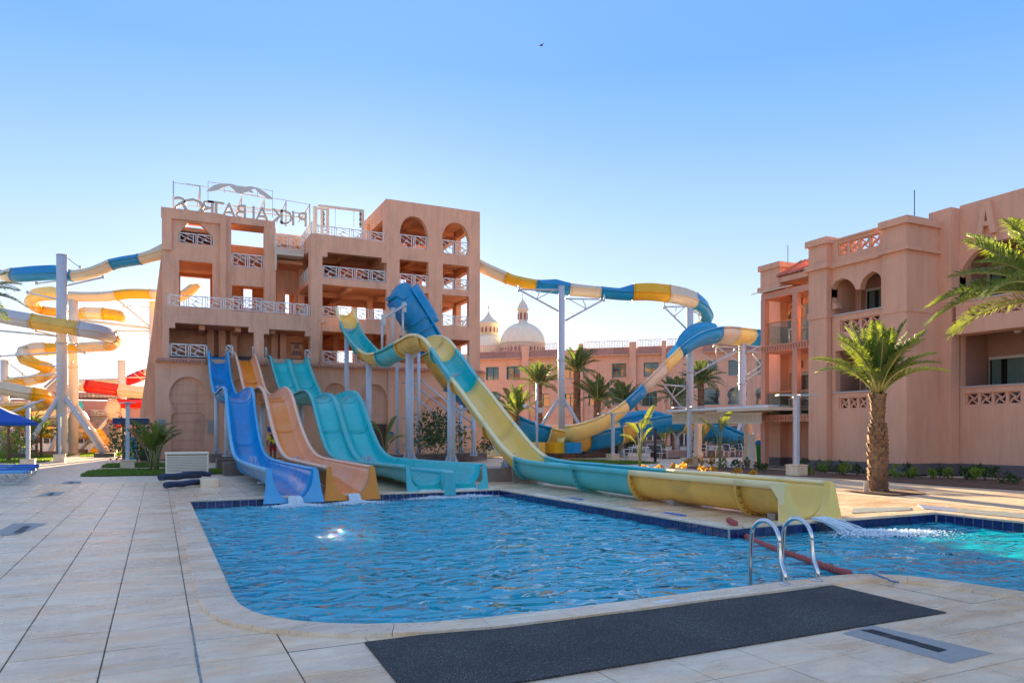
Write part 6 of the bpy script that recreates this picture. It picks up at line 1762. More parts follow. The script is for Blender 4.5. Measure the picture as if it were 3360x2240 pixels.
for i in range(14):
    A0 = sq(250 + i * 13, 0)[0]; z0 = sq(300, 1310)[1]; h = rr2.choice((.5, .8, .3)); mb.pbox(SP, A0, A0 + .07, z0 + .2, z0 + .2 + h, 0.9, .98); mb.pbox(SP, A0 + .12, A0 + .18, z0 + .2, z0 + h, 0.9, .98)
mb.build('roof_ornament', CREAM, spa)
mb = MB(); mb.pbox(SP, sq(262, 0)[0], sq(306, 0)[0], 1.2, 2.4, -1.25, -1.201); mb.pbox(SP, sq(90, 0)[0], sq(250, 0)[0], 0, 2.2, -.05, -.003); mb.build('shop_front', GLASSD, spa)
GB = Plane(*Dp(190, 1300, 80).xy, 1, 0)
gb = thing('gabled_hall', tuple(Vector((GB.o.x, GB.o.y + 3, 0))), 'pale gabled hall roof showing behind the thick columns', 'building')
mb = MB(); mb.prism(GB, [GB.at(150, 1450), GB.at(246, 1450), GB.at(246, 1290), GB.at(188, 1240), GB.at(150, 1275)], [], 0, 5); mb.build('gable_wall', mat('pale_yellow_render', (.50, .46, .36), .8), gb)
mb = MB(); a, z = GB.at(188, 1234); b, z2 = GB.at(252, 1290); c, z3 = GB.at(146, 1272); mb.bar(GB.P(a, z, -.3), GB.P(b, z2, -.3), .5, .2); mb.bar(GB.P(a, z, -.3), GB.P(c, z3, -.3), .5, .2); mb.build('roof_edge', mat('grey_green_roof', (.30, .34, .32), .6), gb)
# ================================================================== PLANTS
FR_G = leafmat('palm_leaflet', (0.10, 0.155, 0.035), (0.32, 0.42, 0.05), .35)
FR_D = leafmat('far_palm_leaflet', (0.085, 0.13, 0.055), (0.22, 0.30, 0.06), .3)
FR_Y = leafmat('young_palm_leaflet', (0.14, 0.19, 0.03), (0.28, 0.34, 0.05), .3)
LEAF = leafmat('banana_leaf', (0.09, 0.15, 0.03), (0.28, 0.32, 0.03), .3)
LEAFD = leafmat('shrub_leaf', (0.045, 0.085, 0.022), (0.10, 0.17, 0.02), .25)
LEAFL = leafmat('bright_shrub_leaf', (0.14, 0.24, 0.03), (0.35, 0.45, 0.03), .35)
LEAFR = leafmat('croton_leaf', (0.42, 0.22, 0.02), (0.7, 0.4, 0.02), .4)
DRY = leafmat('dry_leaf', (0.28, 0.19, 0.09), (0.4, 0.25, 0.08), .2, .8)
RACH = mat('palm_rachis', (0.34, 0.33, 0.10), .6, .1, 5)
BARK = mat('palm_bark', (0.20, 0.115, 0.06), .9, .35, 7, .6, 30, dirt=(.34, .22, .12, .7), dscale=4, tvar=.25)
BARKF = mat('far_palm_bark', (0.22, 0.13, 0.085), .9, .3, 5, .4, 20, tvar=.2)
STEMM = mat('plant_stem', (0.22, 0.22, 0.08), .7, .15, 6)
SOIL = mat('garden_soil', (0.16, 0.085, 0.055), .95, .35, 3, .9, 16, bdist=.06)
GRASS = mat('lawn_base', (0.06, 0.10, 0.02), .95, .3, 4, .6, 30)
BLADE = leafmat('grass_blade', (0.10, 0.19, 0.025), (0.25, 0.38, 0.03), .4)

def frond_mesh(L, droop, leaf=.42, n=34, rise=1.0, seed=0, lm=FR_G, wd=.015, vang=.5, curl=.45, twist=0.0):
    """one pinnate frond growing along +X from the origin; parts: 0 rachis, 1 leaflets"""
    rn = random.Random(seed); mb = MB(); pts = []; k = 12
    for i in range(k + 1):
        t = i / k
        x = L * (t - .14 * t * t * droop); z = L * (rise * .32 * t - droop * .5 * t ** 2.1)
        y = L * .05 * twist * t * t
        pts.append(Vector((x, y, z)))
    mb.tube(pts, [.034 * L / 2 * (1 - .85 * i / k) + .004 for i in range(k + 1)], 4, m=0)
    for i in range(n):
        t = .16 + .84 * (i + rn.random() * .5) / n
        f = t * k; a = min(int(f), k - 1); p = pts[a].lerp(pts[a + 1], f - a); tg = (pts[a + 1] - pts[a]).normalized()
        for sg in (-1, 1):
            if rn.random() < .04: continue
            ll = leaf * L / 2 * (math.sin(math.pi * (.18 + .76 * t)) ** .7) * rn.uniform(.8, 1.12)
            side = Vector((0, sg, 0)); up = side.cross(tg) * (-sg)
            if up.z < 0: up = -up
            fw = .50 + .45 * t + rn.uniform(-.12, .12)
            d = (tg * fw + side * .85 + up * (vang + rn.uniform(-.2, .2))).normalized()
            mid = p + d * ll * .55; tip = p + d * ll + Vector((0, 0, -curl * ll * rn.uniform(.3, 1.3)))
            wv = d.cross(up).normalized() * wd * L / 2; wv2 = (wv * .5 + up * wd * .3)
            mb.add([p - wv * .5, p + wv * .5, mid + wv, mid - wv, tip], [(0, 1, 2, 3), (3, 2, 4)], False, 1)
    return mb.mesh('frond', [RACH, lm])
def date_palm(label, base, h, crown, r0, nf, lm, bark, seed, group=None, lean=(0, 0), leafn=34, boots=60, frame=None, bulge=0.0, mesh_set=None, upright=0.0, steep=1.15):
    rn = random.Random(seed)
    t = thing('palm_tree', base, label, 'palm tree', group)
    mb = MB(); k = 14; pts = []; rs = []
    for i in range(k + 1):
        f = i / k; pts.append(Vector((base[0] + lean[0] * f * f, base[1] + lean[1] * f * f, base[2] + h * f)))
        rs.append(r0 * (1.12 - .28 * f + bulge * (math.exp(-((f - .42) / .22) ** 2) * .18 - math.exp(-((f - .72) / .08) ** 2) * .16) + (.10 if f > .93 else 0) + rn.uniform(-.03, .03)))
    mb.tube(pts, rs, 14); mb.build('trunk', bark, t)
    # leaf bases on the trunk
    bm_ = MB(); bm_.add([(-.5, 0, -.5), (.5, 0, -.5), (.38, .30, .42), (-.38, .30, .42), (-.42, -.15, -.5), (.42, -.15, -.5), (.30, .12, .50), (-.30, .12, .50)], [(0, 1, 2, 3), (7, 6, 5, 4), (0, 3, 7, 4), (1, 5, 6, 2), (3, 2, 6, 7)]); bme = bm_.mesh('leaf_base', bark)
    rows = max(6, int(h / (r0 * .52))); per = max(5, boots // rows); cnt_ = 0
    for j in range(rows):
        f = (j + .3) / rows; ff_ = f * k; a = min(int(ff_), k - 1); c = pts[a].lerp(pts[a + 1], ff_ - a); rr_ = rs[a]
        for i in range(per):
            an = 2 * math.pi * (i + (.5 if j % 2 else 0)) / per + rn.uniform(-.15, .15)
            w_ = 2 * math.pi * rr_ / per * rn.uniform(.85, 1.15); hh = h / rows * rn.uniform(1.1, 1.6) * (1.5 if f > .94 else 1)
            link('leaf_base', bme, t, c - Vector(base) + Vector((math.cos(an) * (rr_ - .01), math.sin(an) * (rr_ - .01), 0)), (rn.uniform(-.1, .1), rn.uniform(-.12, .12), an - math.pi / 2), (w_, r0 * .55 * rn.uniform(.7, 1.4) * (1.5 if f > .94 else 1), hh)); cnt_ += 1
    top = pts[-1] - Vector(base)
    sets = mesh_set or [frond_mesh(crown, d_, seed=seed * 10 + i, n=leafn, lm=lm, rise=r_, twist=tw) for i, (d_, r_, tw) in enumerate(((.35, 1.2, .4), (.6, 1.0, -.6), (.85, .9, .5), (1.1, .7, -.3), (.5, 1.3, -.4)))]
    for i in range(nf):
        f = i / (nf - 1); az = i * 2.39996 + rn.uniform(-.2, .2)
        pitch = (1.36 - steep * f ** 1.2) + rn.uniform(-.1, .1) + upright * (1 - f)
        me = sets[min(len(sets) - 1, int(f * 3.9))] if rn.random() > .25 else sets[4]
        s_ = rn.uniform(.85, 1.08) * (.75 + .25 * min(1, f * 2.5))
        if steep < 1: s_ *= 1.08 - .30 * f
        link('frond', me, t, top + Vector((math.cos(az) * rs[-1] * .5, math.sin(az) * rs[-1] * .5, rn.uniform(0, .15))), (rn.uniform(-.3, .3), -pitch * .72, az), (s_, s_, s_))
    return t
# the palm on the sunny deck, right of the flume
pb = Zp(2880, 1612, -.05)
hp_ = (1612 - 1278) / FPX * 20 
date_palm('short date palm with shaggy brown trunk standing alone on the sunlit deck', (pb.x, pb.y, -.06), 2.72, 2.35, .215, 30, FR_G, BARK, 11, boots=230, bulge=1.0, leafn=74, upright=.12, steep=.50)
# palm reaching in from the right edge
o = date_palm('date palm whose long fronds reach in from the right edge in front of the hotel', (19.75, 10.25, -.06), 4.75, 3.0, .3, 44, FR_G, BARK, 23, boots=100, leafn=56)
# palms in front of the far block
fset = [frond_mesh(2.6, d_, seed=60 + i, n=30, lm=FR_D, rise=r_, twist=tw, wd=.03) for i, (d_, r_, tw) in enumerate(((.4, 1.25, .4), (.65, 1.05, -.6), (.9, .9, .5), (1.15, .7, -.3), (.5, 1.3, -.4)))]
G_ = 'date palms before the long hotel block'
for px, d, ytop, yb, sc2, lab, sd in (
        (1768, 62, 1268, 1470, 1.0, 'palm left of the tall white column with an upright full crown', 31),
        (1893, 62, 1222, 1470, 1.15, 'tallest palm right behind the tall white column', 32),
        (1960, 60, 1318, 1470, 1.0, 'lower palm between the tallest palm and the falling flume', 33),
        (2045, 64, 1330, 1470, .95, 'bushy low palm behind the falling yellow flume', 34),
        (2218, 64, 1312, 1470, 1.0, 'palm seen through the truss left of the middle white column', 35),
        (2300, 66, 1262, 1470, .95, 'palm just right of the middle white column', 36)):
    q = Dp(px, yb, d); zt = Dp(px, ytop, d).z
    rr_ = .27
    t = date_palm(lab, (q.x, q.y, 0), zt, 2.6, rr_, 30, FR_D, BARKF, sd, group=G_, boots=90, mesh_set=fset, upright=.15)
# dark palm hanging in at the far left
date_palm('dark palm crown hanging in from the left edge before the tube slides', tuple(Dp(-110, 1480, 34).xy) + (0,), Dp(0, 985, 34).z, 2.4, .22, 26, FR_D, BARKF, 41, boots=60, mesh_set=fset)
# small ornamental palms on the left lawn
sset = [frond_mesh(1.5, d_, seed=90 + i, n=24, lm=FR_G, rise=r_, wd=.04) for i, (d_, r_) in enumerate(((.5, 1.3), (.8, 1.1), (1.1, 1.0), (1.4, .8), (.7, 1.3)))]
for px, d, yt, yb, lab, sd in ((28, 43, 1406, 1490, 'small arching palm behind the blue parasol', 51), (98, 50, 1410, 1494, 'slender young palm with warm lit fronds on the left lawn', 52), (120, 51, 1418, 1494, 'second slender young palm close beside the first on the lawn', 53), (135, 49, 1432, 1496, 'shortest young palm next to the splayed column foot', 54)):
    q = Dp(px, yb, d); date_palm(lab, (q.x, q.y, 0), Dp(px, yt, d).z, 1.5, .07, 15, FR_G, BARKF, sd, group='young palms on the left lawn', boots=24, mesh_set=sset)
q = Dp(1700, 1400, 45); date_palm('yellowish palm with thin upright fronds behind the steep flume', (q.x, q.y, 0), Dp(1700, 1362, 45).z, 1.5, .09, 18, FR_Y, BARKF, 57, boots=24, mesh_set=[frond_mesh(2.0, d_, seed=190 + i, n=30, lm=FR_Y, rise=r_, wd=.03) for i, (d_, r_) in enumerate(((.3, 1.4), (.5, 1.3), (.7, 1.2), (.9, 1.0), (.4, 1.4)))], upright=.3)

# ---- broad leaved plants
def blade_leaf(L, W, droop, seed, torn=.5):
    rn = random.Random(seed); mb = MB(); k = 12; pts = []
    for i in range(k + 1):
        t = i / k; pts.append((L * t * (1 - .15 * droop * t), L * (.55 * t - droop * t * t)))
    for i in range(k):
        for sg in (-1, 1):
            def wd(t): return W * math.sin(math.pi * min(1, .06 + .92 * t)) ** .65
            t0, t1 = i / k, (i + 1) / k; g = rn.uniform(0, torn) * .06
            x0, z0 = pts[i]; x1, z1 = pts[i + 1]; w0, w1 = wd(t0), wd(t1); up = .35 * rn.uniform(.6, 1.3)
            f = rn.uniform(.86, 1.05)
            mb.add([(x0, 0, z0), (x1, 0, z1), (x1 - g, sg * w1 * f, z1 + up * w1), (x0 + g, sg * w0 * f, z0 + up * w0)], [(0, 1, 2, 3) if sg < 0 else (3, 2, 1, 0)], False, 1)
    mb.tube([(p[0], 0, p[1]) for p in pts], [.014] * (k + 1), 4, m=0)
    return mb
def banana(label, base, h, nl, seed, mats=None, size=1.0, group=None, stems=1):
    rn = random.Random(seed); t = thing('banana_plant', base, label, 'plant', group)
    for s_ in range(stems):
        bx, by = rn.uniform(-.2, .2) * (stems > 1), rn.uniform(-.2, .2) * (stems > 1)
        for i in range(nl):
            az = i * 2.4 + rn.uniform(-.4, .4) + s_; hh = h * rn.uniform(.55, 1.0); out = rn.uniform(.08, .3) * size
            p0 = Vector(base) + Vector((bx, by, 0)); p1 = p0 + Vector((math.cos(az) * out * .3, math.sin(az) * out * .3, hh * .5)); p2 = p0 + Vector((math.cos(az) * out, math.sin(az) * out, hh))
            MB().tube([p0, p1, p2], [.045 * size, .03 * size, .016 * size], 6).build('leaf_stalk', STEMM, t)
            m_ = blade_leaf(rn.uniform(.8, 1.1) * size, .17 * size, rn.uniform(.1, .8), seed * 20 + i); me = m_.mesh('leaf', [STEMM, (mats or LEAF) if rn.random() > .12 else DRY])
            link('leaf', me, t, p2 - Vector(base), (rn.uniform(-.4, .4), -rn.uniform(.2, 1.0), az))
    return t
def onG(px, py, z=0): return tuple(Zp(px, py, z))
q = Zp(2100, 1532, 0); banana('tall banana plant with torn yellow green leaves between slide and chairs', (q.x, q.y, -.05), 1.9, 6, 5, size=1.05)
q = Zp(2362, 1535, 0); banana('young banana plant with two big leaves in the planting bed', (q.x, q.y, -.05), 2.0, 4, 8, size=1.0)
q = Zp(508, 1540, 0); banana('bushy clump of banana plants beside the louvred equipment box', (q.x, q.y, -.05), 1.5, 7, 14, size=1.15, stems=3)
for px, d, lab, sd in ((2180, 49, 'broad leaved plant in the stone planter under the raised flume', 61), (2300, 47, 'large leaved plant behind the patio chair in the planter', 62), (1262, 36, 'small spiky plant beside the brown door of the tower', 63)):
    q = Dp(px, 1480, d); banana(lab, (q.x, q.y, .3), 1.3, 6, sd, LEAFL if sd != 63 else LEAF, 1.0)
def shrub(label, base, w, h, n, lm, seed, group=None, name='shrub', leaf=.09, stem=True, me=None):
    rn = random.Random(seed); t = thing(name, base, label, 'shrub', group)
    if stem:
        m_ = MB()
        for i in range(5):
            an = rn.uniform(0, 6.28); m_.tube([Vector(base), Vector(base) + Vector((math.cos(an) * w * .3, math.sin(an) * w * .3, h * .7))], [.015, .006], 5)
        m_.build('stems', STEMM, t)
    m_ = MB()
    cl = [(rn.uniform(-.5, .5) * w, rn.uniform(-.5, .5) * w, rn.uniform(.25, 1) * h) for _ in range(max(4, n // 22))]
    for i in range(n):
        cx, cy, cz = rn.choice(cl); r_ = w * .24
        v = Vector((rn.gauss(0, 1), rn.gauss(0, 1), rn.gauss(0, .8))).normalized() * r_ * rn.uniform(.3, 1.1)
        c = Vector(base) + Vector((cx, cy, cz)) + v
        d = (v.normalized() + Vector((rn.uniform(-.5, .5), rn.uniform(-.5, .5), rn.uniform(0, .8)))).normalized(); s_ = d.cross(Vector((rn.uniform(-1, 1), rn.uniform(-1, 1), .3))).normalized()
        l = leaf * rn.uniform(.7, 1.4); w_ = l * .33
        m_.add([c, c + d * l * .5 + s_ * w_, c + d * l, c + d * l * .5 - s_ * w_], [(0, 1, 2, 3)])
    m_.build('foliage', lm, t)
    return t
q = Dp(1432, 1500, 40.5); shrub('dark dense tree shrub between the steel legs below the hood', (q.x, q.y, .3), 2.3, 2.2, 1500, LEAFD, 71, leaf=.15, name='small_tree')
q = Dp(445, 1508, 36); shrub('dark green rounded bush left of the banana clump by the kiosk', (q.x, q.y, 0), 1.8, 1.9, 1100, LEAFD, 72, leaf=.13)
for px, d, lab, sd in ((38, 46, 'round yellow lit bush on the left lawn', 73), (72, 48, 'leafy bush behind the left lamp post', 74)):
    q = Dp(px, 1490, d); shrub(lab, (q.x, q.y, 0), 1.3, 1.5, 600, LEAFL if sd == 73 else LEAFD, sd, leaf=.12)
for px, py, w_, lab, sd in ((1985, 1470, 1.6, 'clipped bright hedge plant left of the lamp post in the planter', 75), (2015, 1470, 1.3, 'second clipped hedge plant by the lamp post', 76), (2320, 1468, 1.3, 'dark bush in the planter right of the patio table', 77), (2400, 1470, 1.3, 'dark bush in the planter behind the pergola post', 78), (2060, 1474, 1.1, 'low fern in the planter behind the chairs', 79), (1590, 1478, 1.2, 'green bush at the tower corner by the steps', 80)):
    q = Dp(px, py, 50 if px > 1600 else 44); shrub(lab, (q.x, q.y, .35), w_, .9, 420, LEAFL if sd in (75, 76) else LEAFD, sd, leaf=.12)
# bed plants along the hotel
bed = [(2489, 1543, 0), (2508, 1548, 0), (2637, 1545, 0), (2656, 1555, 1), (2692, 1548, 0), (2705, 1550, 1), (2744, 1551, 0), (2762, 1556, 0), (2772, 1560, 1), (2813, 1559, 0), (2938, 1568, 1), (2978, 1566, 0), (2992, 1567, 1), (3062, 1570, 1), (3085, 1566, 0), (3110, 1569, 1), (3168, 1573, 0), (3186, 1573, 0), (3200, 1580, 1), (3215, 1568, 0), (3232, 1574, 0), (3256, 1568, 0), (3325, 1586, 0),
       (2258, 1531, 2), (2278, 1530, 0), (2300, 1530, 2), (2335, 1530, 2), (2372, 1534, 1), (2415, 1536, 0), (2448, 1537, 0)]
pos_words = {0: 'small dark green bed shrub', 1: 'small bright green bed shrub', 2: 'small yellow orange croton shrub'}
lmk = lambda px: ('left of the lamp post base' if px < 2600 else 'between lamp post and palm trunk' if px < 2860 else 'below the corner tower' if px < 3130 else 'below the lattice balcony')
ord_ = {}
protoS = {}
for i, (px, py, kd) in enumerate(bed):
    q = Zp(px, py, -.03); key = (kd, lmk(px)); ord_[key] = ord_.get(key, 0) + 1
    nth = ('first', 'second', 'third', 'fourth', 'fifth', 'sixth', 'seventh', 'eighth', 'ninth')[ord_[key] - 1]
    shrub(f'{pos_words[kd]}, {nth} of its colour {lmk(px)}', (q.x, q.y, -.04), .34 * rnd.uniform(.8, 1.2), .42 * rnd.uniform(.7, 1.15), 150, (LEAFD, LEAFL, LEAFR)[kd], 200 + i, group='small shrubs in the planting bed', name='bed_shrub', leaf=.085)
croton = [(2113, 1541, 0), (2164, 1543, 0), (2211, 1538, 0), (2243, 1543, 1), (2303, 1549, 0), (2340, 1550, 0), (2422, 1556, 0), (2470, 1562, 0)]
for i, (px, py, kd) in enumerate(croton):
    q = Zp(px, py, -.03)
    shrub(('tiny orange croton tuft ' + ('under the banana plant', 'left of the lamp base', 'next left of the lamp base', 'fullest, at the lamp base', 'right of the lamp base', 'below the croton bed', 'below the pergola post', 'farthest right above the slide rim')[i]), (q.x, q.y, -.04), .22 + .12 * kd, .22 + .2 * kd, 90, LEAFR, 300 + i, group='croton tufts above the slide rim', name='croton', leaf=.09, stem=False)
# soil beds, lawns
mb = MB(); flat(mb, [tuple(Zp(*p).xy) for p in ((2230, 1524), (2500, 1534), (2700, 1546), (2980, 1559), (3420, 1572), (3420, 1606), (3100, 1588), (2850, 1570), (2600, 1556), (2450, 1549), (2300, 1537), (2215, 1528))][::-1], [], -.038)
mb.build('planting_bed', SOIL, kind='structure')
mb = MB(); c = pb; flat(mb, [tuple(Zp(*p).xy) for p in ((2765, 1603), (2990, 1600), (3040, 1614), (2925, 1620), (2830, 1612))][::-1], [], -.030); mb.build('tree_pit', SOIL, kind='structure')
mb = MB(); mb.bbox(*(lambda q: (q.x - .08, q.x + .08, q.y - .03, q.y + .03))(Zp(2842, 1608)), -.03, .25, .01); tag(mb.build('marker_block', COPING), 'small pale stone block at the foot of the palm trunk', 'block')
lawns = {'left_lawn': [(-60, 1494), (60, 1486), (250, 1488), (200, 1500), (150, 1512), (60, 1516), (-60, 1514)],
         'corner_lawn': [(-60, 1528), (70, 1520), (120, 1524), (60, 1534), (-60, 1538)],
         'back_lawn': [(-60, 1484), (240, 1482), (240, 1487), (60, 1485), (-60, 1492)],
         'middle_lawn': [(262, 1486), (400, 1482), (405, 1492), (262, 1496)],
         'upper_strip_lawn': [(330, 1530), (350, 1520), (480, 1516), (545, 1518), (545, 1528), (400, 1530)],
         'front_lawn': [(262, 1558), (285, 1545), (330, 1538), (560, 1536), (735, 1536), (735, 1550), (540, 1554), (330, 1558)],
         'patio_lawn': [(1640, 1518), (1900, 1506), (2060, 1510), (2170, 1516), (2060, 1520), (1900, 1522), (1700, 1524)]}
gb_ = MB()
for nm, pts in lawns.items():
    P2 = [Zp(*p) for p in pts]
    ar = sum(P2[i].x * P2[(i + 1) % len(P2)].y - P2[(i + 1) % len(P2)].x * P2[i].y for i in range(len(P2)))
    if ar < 0: P2 = P2[::-1]
    mb = MB(); flat(mb, [(p.x, p.y) for p in P2], [], -.030); mb.build(nm, GRASS, kind='structure')
    # blades
    xs = [p.x for p in P2]; ys = [p.y for p in P2]; A_ = abs(ar) / 2; nn = int(min(9000, A_ * 260)); g_ = MB(); rn = random.Random(len(nm)); made = 0; tries = 0
    def inside(x, y):
        c_ = False
        for i in range(len(P2)):
            a, b = P2[i], P2[(i + 1) % len(P2)]
            if (a.y > y) != (b.y > y) and x < (b.x - a.x) * (y - a.y) / (b.y - a.y) + a.x: c_ = not c_
        return c_
    vs = []; fs = []
    while made < nn and tries < nn * 6:
        tries += 1; x = rn.uniform(min(xs), max(xs)); y = rn.uniform(min(ys), max(ys))
        if not inside(x, y): continue
        made += 1; an = rn.uniform(0, 6.28); h = rn.uniform(.04, .10); dx, dy = math.cos(an) * .022, math.sin(an) * .022; b = len(vs)
        vs += [(x - dx, y - dy, -.03), (x + dx, y + dy, -.03), (x + rn.uniform(-.04, .04), y + rn.uniform(-.04, .04), h - .03)]; fs.append((b, b + 1, b + 2))
    g_.add(vs, fs); tag(g_.build('grass', BLADE), f'short green grass growing on the {nm.replace("_", " ")}', 'grass', kind='stuff')
# ================================================================== FURNITURE AND SMALL THINGS
# black rubber mat with speckles
RUB = bpy.data.materials.new('rubber_granulate'); RUB.use_nodes = True
_n = RUB.node_tree.nodes; _l = RUB.node_tree.links; _b = _n['Principled BSDF']
_g = _n.new('ShaderNodeNewGeometry'); _v = _n.new('ShaderNodeTexVoronoi'); _v.inputs['Scale'].default_value = 230; _l.new(_g.outputs['Position'], _v.inputs['Vector'])
_c = _n.new('ShaderNodeValToRGB'); e_ = _c.color_ramp.elements; e_[0].position = 0.0; e_[0].color = (.026, .027, .025, 1); e_[1].position = .93; e_[1].color = (.038, .040, .036, 1); e3 = e_.new(.95); e3.color = (.26, .27, .27, 1)
_sp = _n.new('ShaderNodeSeparateColor'); _l.new(_v.outputs['Color'], _sp.inputs[0]); _l.new(_sp.outputs[0], _c.inputs[0])
_t = _n.new('ShaderNodeTexNoise'); _t.inputs['Scale'].default_value = 1.4; _t.inputs['Detail'].default_value = 6; _l.new(_g.outputs['Position'], _t.inputs['Vector'])
_r = _n.new('ShaderNodeMapRange'); _r.inputs[1].default_value = .3; _r.inputs[2].default_value = .7; _r.inputs[3].default_value = .75; _r.inputs[4].default_value = 1.4; _l.new(_t.outputs['Fac'], _r.inputs[0])
_m = _n.new('ShaderNodeVectorMath'); _m.operation = 'SCALE'; _l.new(_c.outputs[0], _m.inputs[0]); _l.new(_r.outputs[0], _m.inputs['Scale']); _l.new(_m.outputs[0], _b.inputs['Base Color'])
_b.inputs['Roughness'].default_value = .8
_bp = _n.new('ShaderNodeBump'); _bp.inputs['Strength'].default_value = .5; _bp.inputs['Distance'].default_value = .01; _l.new(_v.outputs['Distance'], _bp.inputs['Height']); _l.new(_bp.outputs[0], _b.inputs['Normal'])
mt = thing('rubber_mat', (3.9, 4.9, ZT), 'long black speckled rubber mat lying on the near deck along the pool edge', 'mat')
c_ = [Vector(Zp(*p, ZT)) for p in ((1196, 2110), (2722, 1921), (3105, 2011), (1310, 2250))]
def matpiece(s0, s1):
    k = 14; mb = MB(); vs = []
    for i in range(k + 1):
        s = s0 + (s1 - s0) * i / k
        for j in range(5):
            t = j / 4; a = c_[0].lerp(c_[1], s); b = c_[3].lerp(c_[2], s)
            if s == 0 and False: pass
            p = a.lerp(b, t); h = .014 + .006 * mnoise.noise(Vector((p.x * 1.3, p.y * 1.3, 0)))
            vs.append(p + Vector((0, 0, h)))
    n = len(vs); vs2 = [Vector((v.x, v.y, ZT + .001 + max(0, v.z - ZT - .02))) for v in vs]
    fs = [(i * 5 + j, i * 5 + j + 1, (i + 1) * 5 + j + 1, (i + 1) * 5 + j) for i in range(k) for j in range(4)]
    mb.add(vs, fs, True)
    edge = [(i * 5) for i in range(k + 1)]; edge2 = [(i * 5 + 4) for i in range(k + 1)]
    def wall_(idx): mb.add([vs[i] for i in idx] + [vs2[i] for i in idx], [(q, q + 1, q + 1 + len(idx), q + len(idx)) for q in range(len(idx) - 1)])
    wall_(edge); wall_(edge2); wall_(list(range(5))); wall_(list(range(k * 5, k * 5 + 5)))
    return mb
# extend the front left corner past the frame along the mat's short side
dirn = (c_[3] - c_[0]).normalized(); c_[3] = c_[0] + dirn * (c_[2] - c_[1]).length * 1.02
matpiece(0, .62).build('mat_sheet', RUB, mt); matpiece(.6203, 1).build('mat_sheet', RUB, mt)
# pool ladder
lad = thing('pool_ladder', tuple(Zp(2600, 1905)), 'polished steel pool ladder with two curved handrails on the near coping', 'ladder')
LP = Zp(2575, 1915), Zp(2682, 1903)
for P0 in LP:
    x, y = P0.x, P0.y; pts = [(x, y, 0)]
    H_ = .60; R_ = .20
    pts = [(x, y, 0), (x, y + .00, .10), (x, y + .06, .25), (x, y + .08, .42)]
    for i in range(0, 13):
        t = math.pi * i / 12; pts.append((x, y + .08 + .20 - .20 * math.cos(t), .44 + .20 * math.sin(t)))
    pts += [(x, y + .50, .20), (x, y + .51, -.05), (x, y + .50, -.5), (x, y + .5, -.9)]
    path = catmull(pts, 3)
    MB().tube(path, .025, 14).build('handrail', CHROME, lad)
    MB().lathe([(.055, .001), (.055, .008), (.045, .014), (.025, .018)], 20, (x, y, 0)).build('flange', CHROME, lad)
for z in (-.35, -.62):
    m_ = MB(); m_.bar((LP[0].x, LP[0].y + .5, z), (LP[1].x, LP[1].y + .5, z), .08, .02); m_.build('step', CHROME, lad)
# lane rope with red floats
FLO = mat('faded_red_float', (0.42, 0.09, 0.075), .7, .2, 20)
rope = thing('lane_rope', tuple(Zp(2600, 1800)), 'rope of faded red ring floats stretched across the pool behind the ladder', 'float rope')
fl = MB().lathe([(.012, -.024), (.045, -.02), (.055, 0), (.045, .02), (.012, .024)], 10).mesh('float', FLO)
A_, B_ = Zp(2428, 1744, WL + .02), Zp(2790, 1884, WL + .04)
ropep = [Zp(2392, 1706, .05), Zp(2412, 1716, .045), Zp(2424, 1724, -.02)]
curve = catmull([A_, Zp(2470, 1772, WL + .02), Zp(2540, 1800, WL + .02), Zp(2620, 1828, WL + .02), Zp(2700, 1856, WL + .02), B_], 20)
fl_pts = resample(curve, .075)
for i, p in enumerate(fl_pts[:-1]):
    t = (fl_pts[i + 1] - p).normalized(); q_ = t.to_track_quat('Z', 'Y').to_euler()
    o = link('float', fl, rope, p - rope.location, q_, (1 + rnd.uniform(-.12, .1),) * 3)
for i in range(6):
    p = ropep[0].lerp(ropep[1], i / 5); o = link('float', fl, rope, p - rope.location, (ropep[1] - ropep[0]).to_track_quat('Z', 'Y').to_euler())
mb = MB(); mb.tube([ropep[0], ropep[1], ropep[2]] + fl_pts[::8] + [B_], .006, 5); mb.build('cord', mat('blue_cord', (.03, .2, .5), .7), rope)
tag(MB().tube(catmull([Zp(2860, 1878, .01), Zp(2890, 1890, .012), Zp(2912, 1898, .012), Zp(2920, 1904, .03), Zp(2935, 1907, -.02), Zp(2950, 1909, -.025)], 5), .008, 6).build('rope_end', MATS['blue_cord']), 'short end of blue cord tied at the right of the near coping', 'cord')
